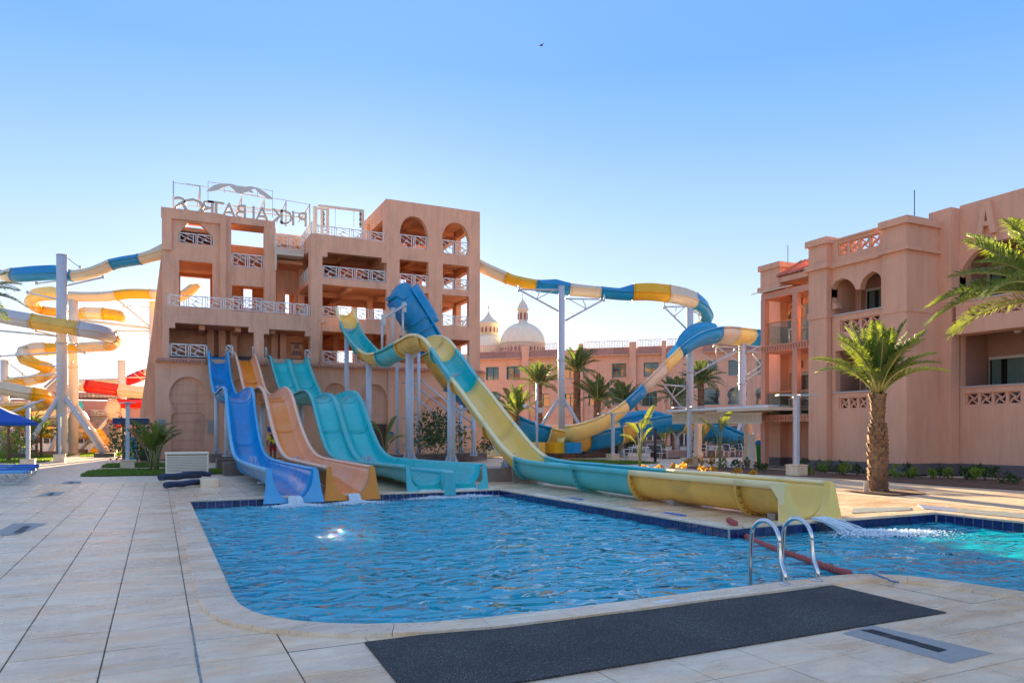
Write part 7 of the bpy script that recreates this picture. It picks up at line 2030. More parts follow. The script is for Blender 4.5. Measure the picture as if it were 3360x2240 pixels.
# floor drains
GR = mat('black_grate', (.02, .02, .022), .5, .2, 8); DF = mat('grey_drain_frame', (.34, .33, .30), .7, .12, 10, .3, 60)
def drain(label, quad, slot, nslots, gname='floor_drain'):
    """quad/slot: four ground points of the frame and of the grate, photo pixels"""
    Q = [Zp(*p, ZT) for p in quad]; S = [Zp(*p, ZT) for p in slot]; c = sum(Q, Vector()) / 4
    t = thing(gname, (c.x, c.y, ZT), label, 'drain', 'floor drains')
    z1, z2 = ZT + .003, ZT + .006
    mb = MB(); vs = [(p.x, p.y, z1) for p in Q] + [(p.x, p.y, z1) for p in S]
    mb.add(vs, [(0, 1, 5, 4), (1, 2, 6, 5), (2, 3, 7, 6), (3, 0, 4, 7)] if True else []); mb.build('frame', DF, t)
    mb = MB(); mb.add([(p.x, p.y, z1 - .001) for p in S], [(0, 1, 2, 3)]); mb.build('pit', BLACK, t)
    mb = MB()
    for i in range(nslots):
        f0, f1 = i / nslots, (i + .55) / nslots
        for g0, g1 in ((0, .28), (.36, .64), (.72, 1)):
            a = S[0].lerp(S[1], f0).lerp(S[3].lerp(S[2], f0), g0); b = S[0].lerp(S[1], f1).lerp(S[3].lerp(S[2], f1), g0); c2 = S[0].lerp(S[1], f1).lerp(S[3].lerp(S[2], f1), g1); d2 = S[0].lerp(S[1], f0).lerp(S[3].lerp(S[2], f0), g1)
            mb.add([(p.x, p.y, z1 + .002) for p in (a, b, c2, d2)], [(0, 1, 2, 3)])
    mb.build('grate', GR, t, kind='stuff')
drain('long grey framed floor drain leaving the right end of the rubber mat', ((2765, 2077), (2860, 2050), (3260, 2143), (3120, 2176)), ((2822, 2067), (2862, 2064), (3110, 2132), (3080, 2140)), 40)
drain('square floor drain with black slots on the left deck', ((-40, 1760), (45, 1716), (157, 1716), (60, 1753)), ((40, 1749), (78, 1725), (104, 1725), (72, 1748)), 6)
drain('small floor drain in the middle of the left deck', ((118, 1628), (160, 1613), (215, 1613), (190, 1626)), ((152, 1625), (168, 1616), (182, 1616), (170, 1625)), 5)
drain('small floor drain farthest up the left deck near the lawn', ((196, 1586), (222, 1578), (268, 1578), (250, 1586)), ((220, 1585), (232, 1580), (246, 1580), (236, 1585)), 5)
# metal joint strip in the near left deck
js = MB(); rr3 = random.Random(5); y = 4.3
while y < 6.85:
    l = rr3.uniform(.05, .18); js.bbox(.245 + rr3.uniform(-.003, .003), .262, y, min(6.85, y + l), ZT - .004, ZT + .005, .002); y += l + rr3.choice((.0, .01, .03))
tag(js.build('joint_strip', mat('dull_zinc', (.20, .22, .22), .5, .5, 20)), 'broken dull metal joint strip in the near left paving', 'joint strip')
tag(MB().bbox(*(lambda q: (q.x - .05, q.x + .05, q.y - .07, q.y + .07))(Zp(624, 1734)), .001, .006, .002).build('depth_marker', WHITE), 'small white depth marker tile set on the left coping', 'marker')
tag(MB().bbox(*(lambda q: (q.x - .13, q.x + .13, q.y - .03, q.y + .03))(Zp(2180, 1972)), .001, .006, .002).build('depth_marker', WHITE), 'small white depth marker strip on the near coping left of the mat corner', 'marker')
# perforated mats and blue rubber pieces on the far deck
PM = mat('grey_perforated_mat', (.18, .22, .23), .7, .25, 9, .5, 90); PMB = mat('blue_perforated_mat', (.14, .19, .34), .7, .2, 9, .5, 90)
def gquad(name, pts, m, label, cat, h=.012):
    P2 = [Zp(*p, ZT) for p in pts]; mb = MB(); mb.add([(p.x, p.y, ZT + .001) for p in P2] + [(p.x, p.y, ZT + h) for p in P2], [(4, 5, 6, 7), (0, 1, 5, 4), (1, 2, 6, 5), (2, 3, 7, 6), (3, 0, 4, 7)]); return tag(mb.build(name, m), label, cat)
gquad('drain_mat', ((2795, 1684), (2990, 1673), (2985, 1664), (2798, 1668)), PM, 'grey perforated mat beside the yellow slide end', 'mat')
gquad('drain_mat', ((3030, 1669), (3140, 1680), (3135, 1668), (3010, 1655)), PMB, 'bluish perforated mat at the inner corner of the right pool', 'mat')
gquad('drain_mat', ((3142, 1681), (3400, 1704), (3400, 1688), (3138, 1668)), PM, 'grey perforated mat running off the right edge behind the pool', 'mat')
BLP = mat('blue_rubber', (.01, .10, .38), .6, .1, 5)
for (px, py), lab in (((1880, 1632), 'leftmost flat blue rubber piece on the deck below the flume'), ((2085, 1667), 'middle pair of blue rubber pieces on the deck edge below the flume'), ((2205, 1682), 'rightmost flat blue rubber piece on the deck edge below the flume')):
    q = Zp(px, py); tag(MB().bbox(q.x - .12, q.x + .12, q.y - .3, q.y + .3, ZT + .001, ZT + .02, .008).build('rubber_piece', BLP), lab, 'rubber piece', 'blue rubber pieces under the flume')
# ---- lamp posts: square pole on a stone block with a flat twin head
def lamp_post(label, px, pyb, ytop, d=None, w=.16, head=(1.0, .12), rz=0.0, tilt=.08):
    q = Zp(px, pyb, 0); dd_ = q.x * SY + q.y * CY; zt = HCAM + (HY - ytop) / FPX * dd_
    t = thing('lamp_post', (q.x, q.y, -.03), label, 'lamp post', 'square lamp posts on stone blocks')
    bs = .28; 
    MB().bbox(q.x - bs, q.x + bs, q.y - bs, q.y + bs, -.03, .34, .015).bbox(q.x - bs - .02, q.x + bs + .02, q.y - bs - .02, q.y + bs + .02, .341, .38, .01).build('base_block', COPING, t)
    MB().bbox(q.x - w / 2, q.x + w / 2, q.y - w / 2, q.y + w / 2, .381, zt, .01).build('pole', GREYP, t)
    c, s_ = math.cos(rz), math.sin(rz); L_, W_ = head
    m_ = MB(); f = lambda a, b, z: (q.x + a * c - b * s_, q.y + a * s_ + b * c, z)
    for sg in (-1, 1):
        vs = [f(a * L_ / 2 * sg + 0, b * W_, zt + .02 + a * tilt * sg + h) for h in (0, .05) for a, b in ((.08, -1), (1, -1), (1, 1), (.08, 1))]
        MB().add(vs, [(0, 3, 2, 1), (4, 5, 6, 7), (0, 1, 5, 4), (1, 2, 6, 5), (2, 3, 7, 6), (3, 0, 4, 7)]).build('lamp_head', GREYP, t)
    m_.bar(f(-L_ * .1, 0, zt), f(L_ * .1, 0, zt), .12, .1); m_.build('bracket', GREYP, t)
    return t
lamp_post('lamp post by the blue parasol, nearest on the left lawn', 92, 1532, 1333, head=(1.3, .14), rz=.4, tilt=.30)
lamp_post('slim lamp post in front of the thickest grey column', 196, 1512, 1362, head=(1.6, .08), rz=.3, tilt=.25, w=.12)
lamp_post('lamp post standing before the blue kiosk', 419, 1536, 1324, head=(.62, .16), rz=.9, tilt=.02)
lamp_post('lamp post in the middle patio between flume and garden chairs', 2011, 1510, 1358, head=(1.7, .16), rz=-.5, tilt=.02)
lamp_post('nearest lamp post before the pergola with tilted glass head', 2453, 1532, 1350, head=(1.4, .18), rz=-.3, tilt=.05) if False else None
lamp_post('lamp post before the hotel balconies on a stone block', 2614, 1556, 1300, head=(1.55, .16), rz=-.35, tilt=.0)
lamp_post('lamp post before the pergola on a stone block by the croton bed', 2262, 1528, 1338, head=(1.6, .2), rz=-.4, tilt=.02)
# slender camera pole
q = Zp(1762, 1470, 0); q = Dp(1762, 1495, 42); t = thing('camera_pole', (q.x, q.y, 0), 'slender grey camera pole rising behind the steep flume', 'pole')
MB().tube([(q.x, q.y, 0), (q.x, q.y, Dp(0, 1255, 42).z)], .07, 8).build('pole', GREYP, t)
a = Dp(1758, 1342, 42); b = Dp(1722, 1332, 41.5); MB().tube([a, a.lerp(b, .6) + Vector((0, 0, .12)), b], .03, 6).build('arm', GREYP, t); MB().bbox(a.x + .1, a.x + .45, a.y - .1, a.y + .1, a.z - .2, a.z + .1, .02).build('junction_box', CREAM, t); MB().lathe([(.02, .1), (.12, .08), (.12, -.02), (.06, -.1)], 10, b).build('camera_dome', WHITE, t)
q = Dp(2150, 1505, 40); tag(MB().tube([(q.x, q.y, -.03), (q.x, q.y, Dp(0, 1405, 40).z)], .08, 10).build('dark_post', BLACK), 'short dark post standing behind the banana plant at the lawn edge', 'post')
# ---- pergola
PGM = mat('pergola_cream', (0.70, 0.56, 0.40), .6, .06, 3)
pg = thing('pergola', tuple(Dp(2380, 1510, 39) * Vector((1, 1, 0)) if False else (Dp(2380, 1510, 39).x, Dp(2380, 1510, 39).y, 0)), 'cream pergola shade with flat roof slabs and slatted valance over the patio', 'pergola')
def pgp(px, py, d): return Dp(px, py, d)
def slabq(A, B, depth, th, name, m=PGM):
    """slab whose front edge runs A to B"""
    dv = Vector((-(B - A).y, (B - A).x, 0)).normalized() * depth
    if dv.dot(Vector((SY, CY, 0))) < 0: dv = -dv
    vs = [A, B, B + dv, A + dv]; up = Vector((0, 0, th))
    return MB().add(vs + [v + up for v in vs], [(0, 3, 2, 1), (4, 5, 6, 7), (0, 1, 5, 4), (1, 2, 6, 5), (2, 3, 7, 6), (3, 0, 4, 7)]).build(name, m, pg)
slabq(pgp(2184, 1352, 40), pgp(2520, 1336, 33), 4.0, .12, 'roof_slab', WHITE); slabq(pgp(2352, 1352, 36), pgp(2520, 1345, 32), 3.6, .14, 'roof_slab')
slabq(pgp(2205, 1361, 40.2), pgp(2345, 1350, 37.2), .3, .16, 'fascia'); slabq(pgp(2362, 1353, 36.4), pgp(2520, 1350, 32.6), .3, .02, 'fascia')
def valance(A, B, h, n):
    mb = MB(); mb.bar(A, B, .06, .10); mb.bar(A - Vector((0, 0, h)), B - Vector((0, 0, h)), .06, .08); mb.build('valance_rail', PGM, pg)
    me = MB().box(-.035, .035, -.012, .012, -h + .04, -.05).mesh('slat', PGM); ang = math.atan2((B - A).y, (B - A).x)
    for i in range(n):
        p = A.lerp(B, (i + .5) / n); link('slat', me, pg, p - pg.location, (0, 0, ang))
valance(pgp(2206, 1363, 40), pgp(2506, 1353, 35), .42, 60); valance(pgp(2366, 1358, 36), pgp(2500, 1356, 33), .42, 26)
MB().prism(Plane(*pgp(2206, 0, 40).xy, 1, 0), [(0, pgp(0, 1363, 40).z), (.9, pgp(0, 1363, 40).z), (.9, pgp(0, 1384, 40).z), (.3, pgp(0, 1384, 40).z), (0, pgp(0, 1376, 40).z)][::-1], [], -.03, .03).build('corner_board', PGM, pg)
for px, yb, yt in ((2290, 1505, 1360), (2455, 1512, 1352)):
    q = Zp(px, yb, 0); dq = q.x * SY + q.y * CY; zt = HCAM + (HY - yt) / FPX * dq
    MB().bbox(q.x - .17, q.x + .17, q.y - .17, q.y + .17, 0, zt, .02).bbox(q.x - .24, q.x + .24, q.y - .24, q.y + .24, 0, .38, .03).build('post', PGM, pg)
    m_ = MB(); m_.box(q.x - .08, q.x + .08, q.y - .19, q.y - .171, .8, 2.0); m_.build('inlay', PGM, pg)
# ---- patio chairs and tables
CHG = mat('charcoal_sling', (.06, .07, .08), .7, .1, 4)
proto = chair(WHITE, CHG, label='white garden chair with charcoal slats, leftmost on the patio', group='white garden chairs on the patio')
spots = [(2062, 1508, -2.2, 'white garden chair with charcoal slats, leftmost on the patio'), (2113, 1510, .4, 'white garden chair behind the banana stem'), (2135, 1502, 2.6, 'white garden chair half hidden between banana leaves'), (2168, 1508, 1.8, 'white garden chair just right of the banana plant facing left'),
         (2298, 1503, -1.6, 'white garden chair at the pergola post with its dark back to the left'), (2392, 1502, 1.7, 'white garden chair right of the lamp post facing left'), (2442, 1499, 1.2, 'white garden chair partly hidden behind the pergola post')]
for i, (px, py, rz, lab) in enumerate(spots):
    o = proto if i == 0 else copy_tree(proto); q = Zp(px, py, -.03); place(o, (q.x, q.y, -.03), rz, lab)
tb = table(WHITE, 'white square patio table between the left group of chairs', .9); q = Zp(2096, 1506, -.03); place(tb, (q.x, q.y, -.03), .3)
tb2 = copy_tree(tb); q = Zp(2348, 1500, -.03); place(tb2, (q.x, q.y, -.03), .1, 'white square patio table under the pergola')
# white cabinet and green bin by the hotel
q = Zp(2487, 1514, 0); t = thing('service_cabinet', (q.x, q.y, 0), 'white open service cabinet beside the green bin at the hotel corner', 'cabinet')
MB().bbox(q.x - .5, q.x - .1, q.y - .3, q.y + .3, 0, 1.5, .02).build('side_panel', WHITE, t); MB().bbox(q.x - .09, q.x + .5, q.y - .3, q.y + .3, 1.2, 1.5, .02).build('top', WHITE, t); MB().box(q.x - .09, q.x + .5, q.y + .2, q.y + .28, 0, 1.19).build('back_panel', WHITE, t)
q = Zp(2499, 1522, 0); t = thing('waste_bin', (q.x, q.y, 0), 'green wheeled bin with a blue lid at the hotel corner', 'bin')
MB().lathe([(.22, 0), (.28, .95), (.30, .96)], 16, q).build('body', mat('green_plastic', (.03, .30, .06), .5), t); MB().lathe([(.31, .97), (.32, 1.1), (.2, 1.2)], 16, q).build('lid', mat('light_blue_plastic', (.02, .25, .6), .5), t)
# ---- planters and steps behind the flumes
CLAD = mat('dark_stone_cladding', (0.15, 0.115, 0.10), .55, .35, 4, .5, 14, tvar=.3)
def planter(label, pts, h, d0=None, blocks=True, m=CLAD):
    A, B = Zp(*pts[0], 0), Zp(*pts[1], 0); t = thing('stone_planter', (A.x, A.y, 0), label, 'planter', None)
    dv = Vector((-(B - A).y, (B - A).x, 0)).normalized(); dv = dv if dv.dot(Vector((SY, CY, 0))) > 0 else -dv
    L_ = (B - A).length; n = max(2, int(L_ / 1.0)); rows = max(1, round(h / .2)); ang = math.atan2((B - A).y, (B - A).x)
    me = MB().bbox(-.5, .5, -.03, .03, -.5, .5, .02).mesh('cladding_stone', m)
    for r_ in range(rows):
        for i in range(n):
            p = A.lerp(B, (i + .5) / n) - dv * rnd.uniform(0, .02)
            link('cladding_stone', me, t, Vector((p.x, p.y, (r_ + .5) * h / rows)) - t.location, (0, 0, ang), (L_ / n - .008, 1, h / rows - .006))
    vs = [A, B, B + dv * 1.5, A + dv * 1.5]; MB().add([v + Vector((0, 0, z)) for z in (0, h - .02) for v in (vs if z == 0 else vs)], [(4, 5, 6, 7), (1, 2, 6, 5), (2, 3, 7, 6), (3, 0, 4, 7)]).build('infill', SOIL, t)
    m_ = MB(); a2, b2 = A + Vector((0, 0, h)), B + Vector((0, 0, h)); m_.bar(a2 + dv * .08, b2 + dv * .08, .24, .05); m_.build('capping', STONEP, t)
    return t
planter('low dark stone planter along the tower foot under the steel legs', ((1290, 1516), (1598, 1508)), .42)
planter('long dark stone planter under the low flume', ((1800, 1500), (2060, 1494)), .55)
planter('speckled stone planter behind the patio chairs', ((2185, 1502), (2270, 1500)), .45, m=mat('pebbled_cladding', (.22, .20, .19), .8, .5, 14))
planter('dark stone planter right of the patio table', ((2280, 1499), (2500, 1494)), .40)
planter('tall dark stone planter behind the banana plant', ((2040, 1484), (2180, 1482)), .95)
for x0, x1, Y, h, lab in ((1.0, 4.6, 38.5, .35, 'long low stone footing under the slide posts by the tower'), (3.4, 5.4, 33.0, .42, 'middle brown stone footing under the blue slide'), (4.3, 5.9, 29.5, .42, 'nearest brown stone footing behind the blue slide')):
    pass
for (pa, pb2, dp_, h, lab) in (((690, 1514), (772, 1514), 1.0, .40, 'farthest brown footing block behind the blue slide posts'), ((712, 1536), (782, 1536), 1.0, .42, 'middle brown footing block behind the blue slide'), ((735, 1556), (800, 1554), .9, .44, 'nearest brown footing block beside the blue slide')):
    A, B = Zp(*pa, 0), Zp(*pb2, 0); tag(block(A.x, B.x, A.y, A.y + dp_, h, None, STONEB), lab, 'footing', 'brown stone footings of the body slides')
A, B = Zp(1585, 1500, 0), Zp(1655, 1498, 0); t = thing('stone_steps', (A.x, A.y, 0), 'pale stone steps at the tower corner', 'steps')
for i in range(3): MB().bbox(A.x, B.x, A.y + i * .4, A.y + 1.6, i * .17, (i + 1) * .17 - .004, .015).build('step', COPING, t)
# ---- equipment box with louvres and rolled mats
LV = mat('louvre_plastic', (0.82, 0.72, 0.54), .5, .05, 3)
A, B = Zp(543, 1557, 0), Zp(688, 1557, 0); D_ = A.x * SY + A.y * CY
t = thing('equipment_box', (A.x, A.y, 0), 'cream louvred equipment box standing on the deck left of the blue slide', 'equipment box')
zt = HCAM + (HY - 1484) / FPX * D_; W_ = B.x - A.x
MB().bbox(A.x + .03, B.x - .03, A.y + .08, A.y + .9, .02, zt - .02, .02).build('body', mat('box_gap_shade', (.24, .19, .13), .8), t)  # body coloured dark brown, so the gaps between the slats look shaded
MB().bbox(A.x - .02, B.x + .02, A.y - .02, A.y + .95, zt - .07, zt, .02).build('lid', LV, t)
m_ = MB(); m_.box(A.x, A.x + .05, A.y, A.y + .05, .02, zt - .08); m_.box(B.x - .05, B.x, A.y, A.y + .05, .02, zt - .08); m_.box(A.x + .051, B.x - .051, A.y, A.y + .05, .02, .07); SPLIT.add('corner_post'); m_.build('corner_post', LV, t)
nl = 11; me = MB().add([(0, -.012, 0), (1, -.012, 0), (1, .035, .042), (0, .035, .042), (0, -.012, -.008), (1, -.012, -.008), (1, .04, .034), (0, .04, .034)], [(0, 1, 2, 3), (7, 6, 5, 4), (0, 4, 5, 1), (3, 2, 6, 7)]).mesh('slat', LV)
for i in range(nl): link('slat', me, t, (.05, .01, .075 + i * (zt - .17) / nl), (0, 0, 0), (W_ - .1, 1, 1))
NAVR = mat('navy_rolled_fabric', (0.015, 0.03, 0.075), .6, .3, 5)
def roll(label, p0, p1, r, z, dy=0):
    A, B = Zp(*p0, 0), Zp(*p1, 0); A.z = B.z = z
    t = thing('rolled_mat', (A.x, A.y, 0), label, 'rolled mat', 'rolled dark blue mats'); d = (B - A).normalized()
    k = 9; pts = [A.lerp(B, i / k) + Vector((0, 0, .012 * math.sin(i * 1.3))) for i in range(k + 1)]
    MB().tube(pts, [r * (1 + .06 * math.sin(i * 2.1)) for i in range(k + 1)], 12).build('roll', NAVR, t)
    for e, s_ in ((A, -1), (B, 1)):
        m_ = MB(); side = Vector((-d.y, d.x, 0)); sp = []
        for i in range(26): an = i * .5; rr_ = r * .95 * (1 - i / 27); sp.append(e + d * s_ * .008 + side * math.cos(an) * rr_ + Vector((0, 0, math.sin(an) * rr_)))
        m_.tube(sp, .008, 4); m_.build('spiral_edge', mat('faded_blue_edge', (.06, .14, .22), .7) if 'faded_blue_edge' not in MATS else MATS['faded_blue_edge'], t)
    return t
roll('thick dark rolled mat directly before the equipment box', (525, 1578), (655, 1568), .11, .12)
roll('uppermost slanting rolled mat on the pile before the box', (532, 1590), (660, 1572), .085, .23)
roll('lowest rolled mat at the front of the pile', (543, 1602), (672, 1588), .09, .09)
roll('dark rolled mat lying along the foot of the equipment box', (600, 1566), (690, 1566), .09, .13)
A = Zp(670, 1594, 0); tag(block(A.x - .1, A.x + .42, A.y, A.y + .7, .20, None, COPING), 'small pale stone slab beside the rolled mats', 'block')
# ---- kiosk with animal picture panel at the tower foot
A, B = Zp(404, 1514, 0), Zp(482, 1512, 0); t = thing('photo_kiosk', (A.x, A.y, 0), 'small kiosk with navy roof and blue sea picture panel left of the tower', 'kiosk')
D_ = A.x * SY + A.y * CY; zt = HCAM + (HY - 1390) / FPX * D_
MB().bbox(A.x - .5, B.x + .1, A.y - .4, A.y + 2.2, zt - .02, zt + .30, .03).build('roof', mat('navy_board', (.012, .03, .12), .5), t)
MB().box(A.x - .55, B.x + .15, A.y - .45, A.y + 2.25, zt + .301, zt + .33).build('roof_edge', WHITE, t)
for x in (A.x, A.x + .7): MB().box(x - .05, x + .05, A.y, A.y + .1, 0, zt - .03).build('post', mat('brown_post', (.16, .09, .07), .7) if 'brown_post' not in MATS else MATS['brown_post'], t)
SEA = bpy.data.materials.new('sea_picture'); SEA.use_nodes = True; _n = SEA.node_tree.nodes; _l = SEA.node_tree.links
_tc = _n.new('ShaderNodeTexCoord'); _ns = _n.new('ShaderNodeTexNoise'); _ns.inputs['Scale'].default_value = 4; _l.new(_tc.outputs['Object'], _ns.inputs[0]); _cr = _n.new('ShaderNodeValToRGB'); _cr.color_ramp.elements[0].color = (.0, .10, .35, 1); _cr.color_ramp.elements[1].color = (.0, .5, .6, 1); _cr.color_ramp.elements[0].position = .4; _cr.color_ramp.elements[1].position = .6; _l.new(_ns.outputs[0], _cr.inputs[0]); _l.new(_cr.outputs[0], _n['Principled BSDF'].inputs['Base Color'])
MB().box(A.x + .06, A.x + .64, A.y - .01, A.y + .03, .05, 1.35).build('picture_panel', SEA, t)
m_ = MB(); m_.prism(Plane(0, A.y - .02, 1, 0), [(A.x + .2, .75), (A.x + .3, .72), (A.x + .42, .95), (A.x + .5, 1.2), (A.x + .44, 1.22), (A.x + .3, 1.0)], [], -.01, .005); m_.prism(Plane(0, A.y - .02, 1, 0), [(A.x + .15, .2), (A.x + .5, .22), (A.x + .55, .5), (A.x + .4, .6), (A.x + .2, .4)], [], -.01, .005); m_.build('picture_print', mat('print_yellow', (.5, .45, .1), .5), t)
MB().box(A.x + .8, B.x + .1, A.y + .3, A.y + 1.6, 0, 1.3).build('counter', DARK, t); MB().box(A.x + .95, A.x + 1.25, A.y + .27, A.y + .299, .55, .8).build('paper', CREAM, t)
# ---- sun loungers, far left
LB = mat('blue_lounger_cushion', (0.02, 0.12, 0.42), .8, .15, 4); LBL = mat('light_blue_cushion', (0.12, 0.35, 0.62), .8, .15, 4)
def lounger(px, py, rz, lab, cm):
    q = Zp(px, py, ZT); t = thing('sun_lounger', (0, 0, 0), lab, 'sun lounger', 'blue sun loungers at the left edge')
    MB().bbox(-.95, .95, -.32, .32, .34, .42, .03).build('cushion', cm, t); MB().box(-.9, .2, -.1, .1, .421, .424).build('stripe', WHITE, t)
    for sy in (-1, 1):
        MB().tube([(-.95, sy * .34, .33), (.95, sy * .34, .33)], .018, 6).build('side_rail', STEELW, t)
        MB().tube(catmull([(.92, sy * .34, .33), (.82, sy * .34, .12), (.62, sy * .34, .02), (.40, sy * .34, .08), (.25, sy * .34, .30)], 4), .016, 6).build('leg', STEELW, t)
        MB().tube(catmull([(-.92, sy * .34, .33), (-.82, sy * .34, .12), (-.62, sy * .34, .02), (-.40, sy * .34, .08), (-.25, sy * .34, .30)], 4), .016, 6).build('leg', STEELW, t)
    place(t, (q.x, q.y, ZT), rz)
lounger(18, 1568, -.15, 'blue sun lounger farthest back at the left edge', LB); lounger(0, 1577, -.15, 'second blue sun lounger at the left edge', LB); lounger(-25, 1588, -.15, 'third blue sun lounger at the left edge, nearest the camera', LBL); lounger(26, 1560, -.15, 'blue sun lounger hidden farthest behind the others', LB)
# parasol
q = Dp(-40, 1500, 30); t = thing('parasol', (q.x, q.y, 0), 'blue parasol with a broad canopy reaching in from the left edge', 'parasol')
za, zb2 = Dp(0, 1330, 30).z, Dp(0, 1385, 30).z; n_ = 8; vs = [(q.x, q.y, za + .15)]; R_ = (100 + 40) / FPX * 30
for i in range(n_): an = 2 * math.pi * i / n_ + .3; vs.append((q.x + R_ * math.cos(an), q.y + R_ * math.sin(an), zb2))
for i in range(n_): an = 2 * math.pi * i / n_ + .3; vs.append((q.x + R_ * 1.01 * math.cos(an), q.y + R_ * 1.01 * math.sin(an), zb2 - .12))
MB().add(vs, [(0, 1 + i, 1 + (i + 1) % n_) for i in range(n_)] + [(1 + i, 9 + i, 9 + (i + 1) % n_, 1 + (i + 1) % n_) for i in range(n_)]).build('canopy', mat('blue_canvas', (.01, .09, .42), .8, .05, 3), t)
MB().tube([(q.x, q.y, 0), (q.x, q.y, za)], .04, 8).build('pole', WHITE, t)
# white terrace fence and parked loungers behind the lawns
t = thing('pool_barrier', tuple(Dp(260, 1480, 60) * Vector((1, 1, 0)) if False else (Dp(260, 1480, 60).x, Dp(260, 1480, 60).y, 0)), 'low white barrier of a pool with rows of pale chairs behind the columns', 'barrier')
a, b = Dp(60, 1478, 62), Dp(420, 1472, 62); a.z = b.z = .3; m_ = MB(); m_.bar(a, b, .2, .6); m_.build('low_wall', WHITE, t)
for i in range(16):
    p = a.lerp(b, i / 16); m_ = MB(); m_.box(p.x - .3, p.x + .3, p.y + .6, p.y + .65, .5, 1.25); m_.build('chair_back', WHITE, t)
    m_ = MB(); m_.box(p.x - .22, p.x + .22, p.y + .55, p.y + .59, .7, 1.15); m_.build('chair_sling', CHG, t)
# hotel rules panel on tower: small blue signs
for px, py, lab in ((1283, 1424, 'small blue notice on the tower wall by the brown door'), (884, 1408, 'small blue notice on the tower wall between the slides')):
    a, z = TF.at(px, py); mb = MB(); mb.pbox(TF, a - .12, a + .12, z - .16, z + .16, -.11 if px > 1200 else -.03, -.09 if px > 1200 else -.002); tag(mb.build('notice_plate', BLP), lab, 'sign')
# ---- bird in the sky
q = Dp(1775, 151, 60); t = thing('bird', tuple(q), 'small dark bird gliding high in the blue sky', 'bird'); 
mb = MB(); v = Vector; rt_ = Vector((CY, -SY, 0)); fwd = Vector((SY, CY, 0))
body = [q - rt_ * .18 + v((0, 0, .0)), q - rt_ * .06 + v((0, 0, .01)), q + rt_ * .06, q + rt_ * .16 + v((0, 0, .01))]
mb.tube(body, [.015, .045, .04, .01], 8); mb.build('body', mat('bird_dark', (.05, .05, .06), .8), t)
mb = MB(); mb.add([q - rt_ * .06, q + rt_ * .08, q + rt_ * .02 - fwd * .12 + v((0, 0, .08)), q + rt_ * .25 - fwd * .30 + v((0, 0, .04)), q - rt_ * .30 + fwd * .28 + v((0, 0, .03)), q - rt_ * .02 + fwd * .14 + v((0, 0, .07))], [(0, 1, 2), (1, 3, 2), (1, 0, 5), (0, 4, 5)]); mb.build('wings', MATS['bird_dark'], t)
# ---- person in a yellow shirt behind the orange slide
def skin_body(name, joints, edges, radii, m, parent):
    me = bpy.data.meshes.new(name); me.from_pydata(joints, edges, []); o = bpy.data.objects.new(name, me); COL.objects.link(o); o.parent = parent
    md = o.modifiers.new('skin', 'SKIN'); 
    for i, sv in enumerate(me.skin_vertices[0].data): sv.radius = (radii[i] if isinstance(radii[i], tuple) else (radii[i], radii[i])); sv.use_root = (i == 0)
    s2 = o.modifiers.new('sub', 'SUBSURF'); s2.levels = 1; s2.render_levels = 2; me.materials.append(m); md.use_smooth_shade = True
    return o
q = Zp(897, 1504, 0); q = Dp(895, 1508, 38)
pn = thing('person', (q.x, q.y, 0), 'person in a yellow shirt and red shorts half hidden behind the orange slide', 'person', rz=.3)
SK = mat('skin', (.16, .08, .05), .6); YS = mat('yellow_shirt', (.75, .68, .04), .8); RS = mat('red_shorts', (.45, .02, .02), .8)
skin_body('body', [(0, 0, .98), (0, 0, 1.2), (0, 0, 1.42), (0, 0, 1.52), (0, -.01, 1.62), (0, -.02, 1.74), (-.20, 0, 1.40), (-.30, .0, 1.12), (-.34, -.08, .88), (.20, 0, 1.40), (.30, -.02, 1.12), (.32, -.14, .90), (-.10, 0, .90), (-.12, -.03, .50), (-.13, .02, .10), (-.13, -.10, .04), (.10, 0, .90), (.12, 0, .50), (.13, .04, .10), (.13, -.08, .04)],
          [(0, 1), (1, 2), (2, 3), (3, 4), (4, 5), (2, 6), (6, 7), (7, 8), (2, 9), (9, 10), (10, 11), (0, 12), (12, 13), (13, 14), (14, 15), (0, 16), (16, 17), (17, 18), (18, 19)],
          [(.16, .11), (.15, .10), (.17, .11), .05, .085, .08, .06, .042, .032, .06, .042, .032, .09, .06, .04, .035, .09, .06, .04, .035], SK, pn)
skin_body('shirt', [(0, 0, .96), (0, 0, 1.2), (0, 0, 1.43), (-.21, 0, 1.40), (-.28, 0, 1.18), (.21, 0, 1.40), (.28, -.01, 1.18)], [(0, 1), (1, 2), (2, 3), (3, 4), (2, 5), (5, 6)], [(.18, .13), (.17, .12), (.18, .12), .075, .065, .075, .065], YS, pn)
skin_body('shorts', [(0, 0, .98), (-.10, 0, .88), (-.12, -.02, .58), (.10, 0, .88), (.12, 0, .58)], [(0, 1), (1, 2), (0, 3), (3, 4)], [(.17, .12), .10, .085, .10, .085], RS, pn)
skin_body('hair', [(0, .0, 1.72), (0, .01, 1.77)], [(0, 1)], [.09, .07], BLACK, pn)
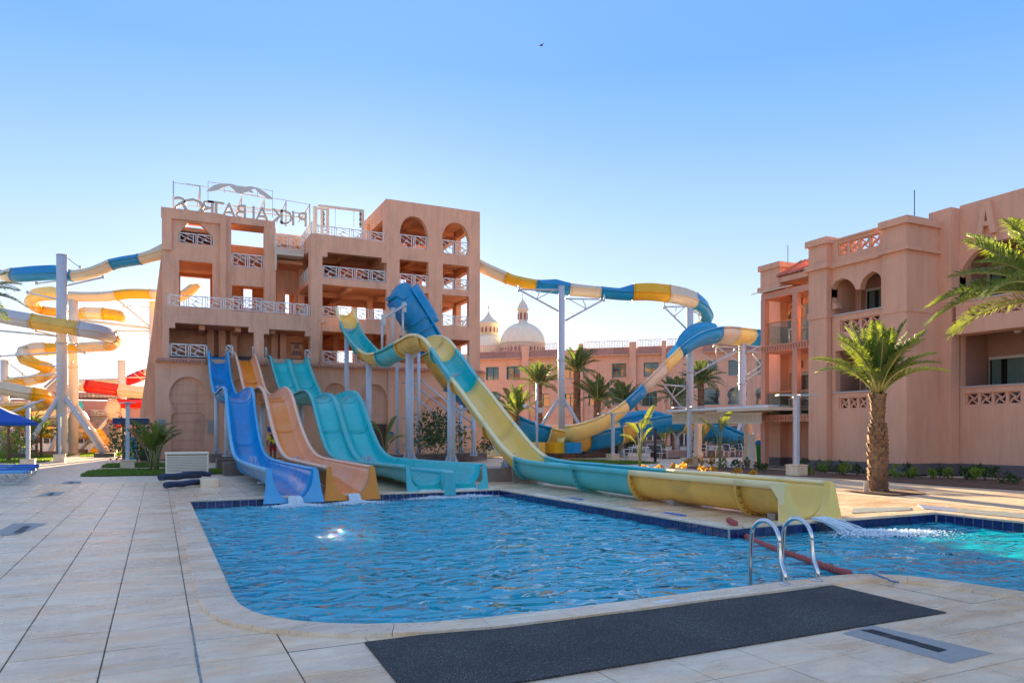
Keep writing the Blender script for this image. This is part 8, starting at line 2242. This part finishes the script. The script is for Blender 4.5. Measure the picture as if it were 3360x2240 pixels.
# ---- falling water at the slide ends and white foam
FOAM = bpy.data.materials.new('splash_foam'); FOAM.use_nodes = True; _b = FOAM.node_tree.nodes['Principled BSDF']; _b.inputs['Base Color'].default_value = (.78, .88, .92, 1); _b.inputs['Roughness'].default_value = .35
def splash(label, x, y, z0, w, seed, out=.35, fx=0.0, trail=0.0):
    rn = random.Random(seed); t = thing('water_jet', (x, y, z0), label, 'water spill'); mb = MB()
    nst = int(150 * w / .3)
    for i in range(nst):
        a = rn.uniform(-w / 2, w / 2); v = out * rn.uniform(.7, 1.25); k = 5; pts = []; h0 = z0 + rn.uniform(-.03, .02)
        te = rn.uniform(.55, 1)
        for q_ in range(k + 1):
            s_ = q_ / k * te; pts.append((x + a * (1 + .3 * s_) + fx * s_ * v + rn.uniform(-.01, .01), y - v * s_, h0 - (h0 - WL + .02) * s_ ** 1.8))
        mb.tube(pts, [rn.uniform(.003, .009) for _ in range(k + 1)], 4, caps=False)
    mb.build('streams', FOAM, t)
    mb = MB(); n = int(2600 * w / .3)
    for i in range(n):
        rr_ = abs(rn.gauss(0, .42)) + .02; an = rn.uniform(0, 6.28); tt = rn.random() ** 1.6 * trail
        cx = x + fx * out * .9 + math.cos(an) * rr_ * (1 + w) + fx * tt * 1.4; cy = y - out - .02 + math.sin(an) * rr_ * .8 - tt * .35; s_ = rn.uniform(.006, .026) * (1.2 - min(1, rr_))
        cz = WL + .015 + rn.uniform(-.01, .10) * math.exp(-rr_ * 3)
        mb.add([(cx - s_, cy, cz), (cx, cy - s_ * 1.1, cz + s_ * .2), (cx + s_, cy, cz), (cx, cy + s_ * 1.1, cz - s_ * .2), (cx, cy, cz + s_ * .8)], [(0, 1, 4), (1, 2, 4), (2, 3, 4), (3, 0, 4)])
    mb.build('foam', FOAM, t, kind='stuff')
e = blf[-1][0]; splash('white water falling from the blue slide end', e.x + .02, e.y - .28, .02, .30, 1, .28)
e = orf[-1][0]; splash('white water falling from the orange slide end', e.x + .02, e.y - .28, .02, .26, 2, .28)
e = tqf[-1][0]; splash('thin curtain of water from the left turquoise lane', e.x - .5, e.y - .1, .02, .6, 3, .10); splash('thin curtain of water from the right turquoise lane', e.x + .55, e.y - .1, .02, .6, 4, .10)
e = ff[-1][0]; splash('jet of white water shooting from the yellow flume end', e.x + .05, e.y - .25, .05, .34, 5, .62, .55, 1.5)
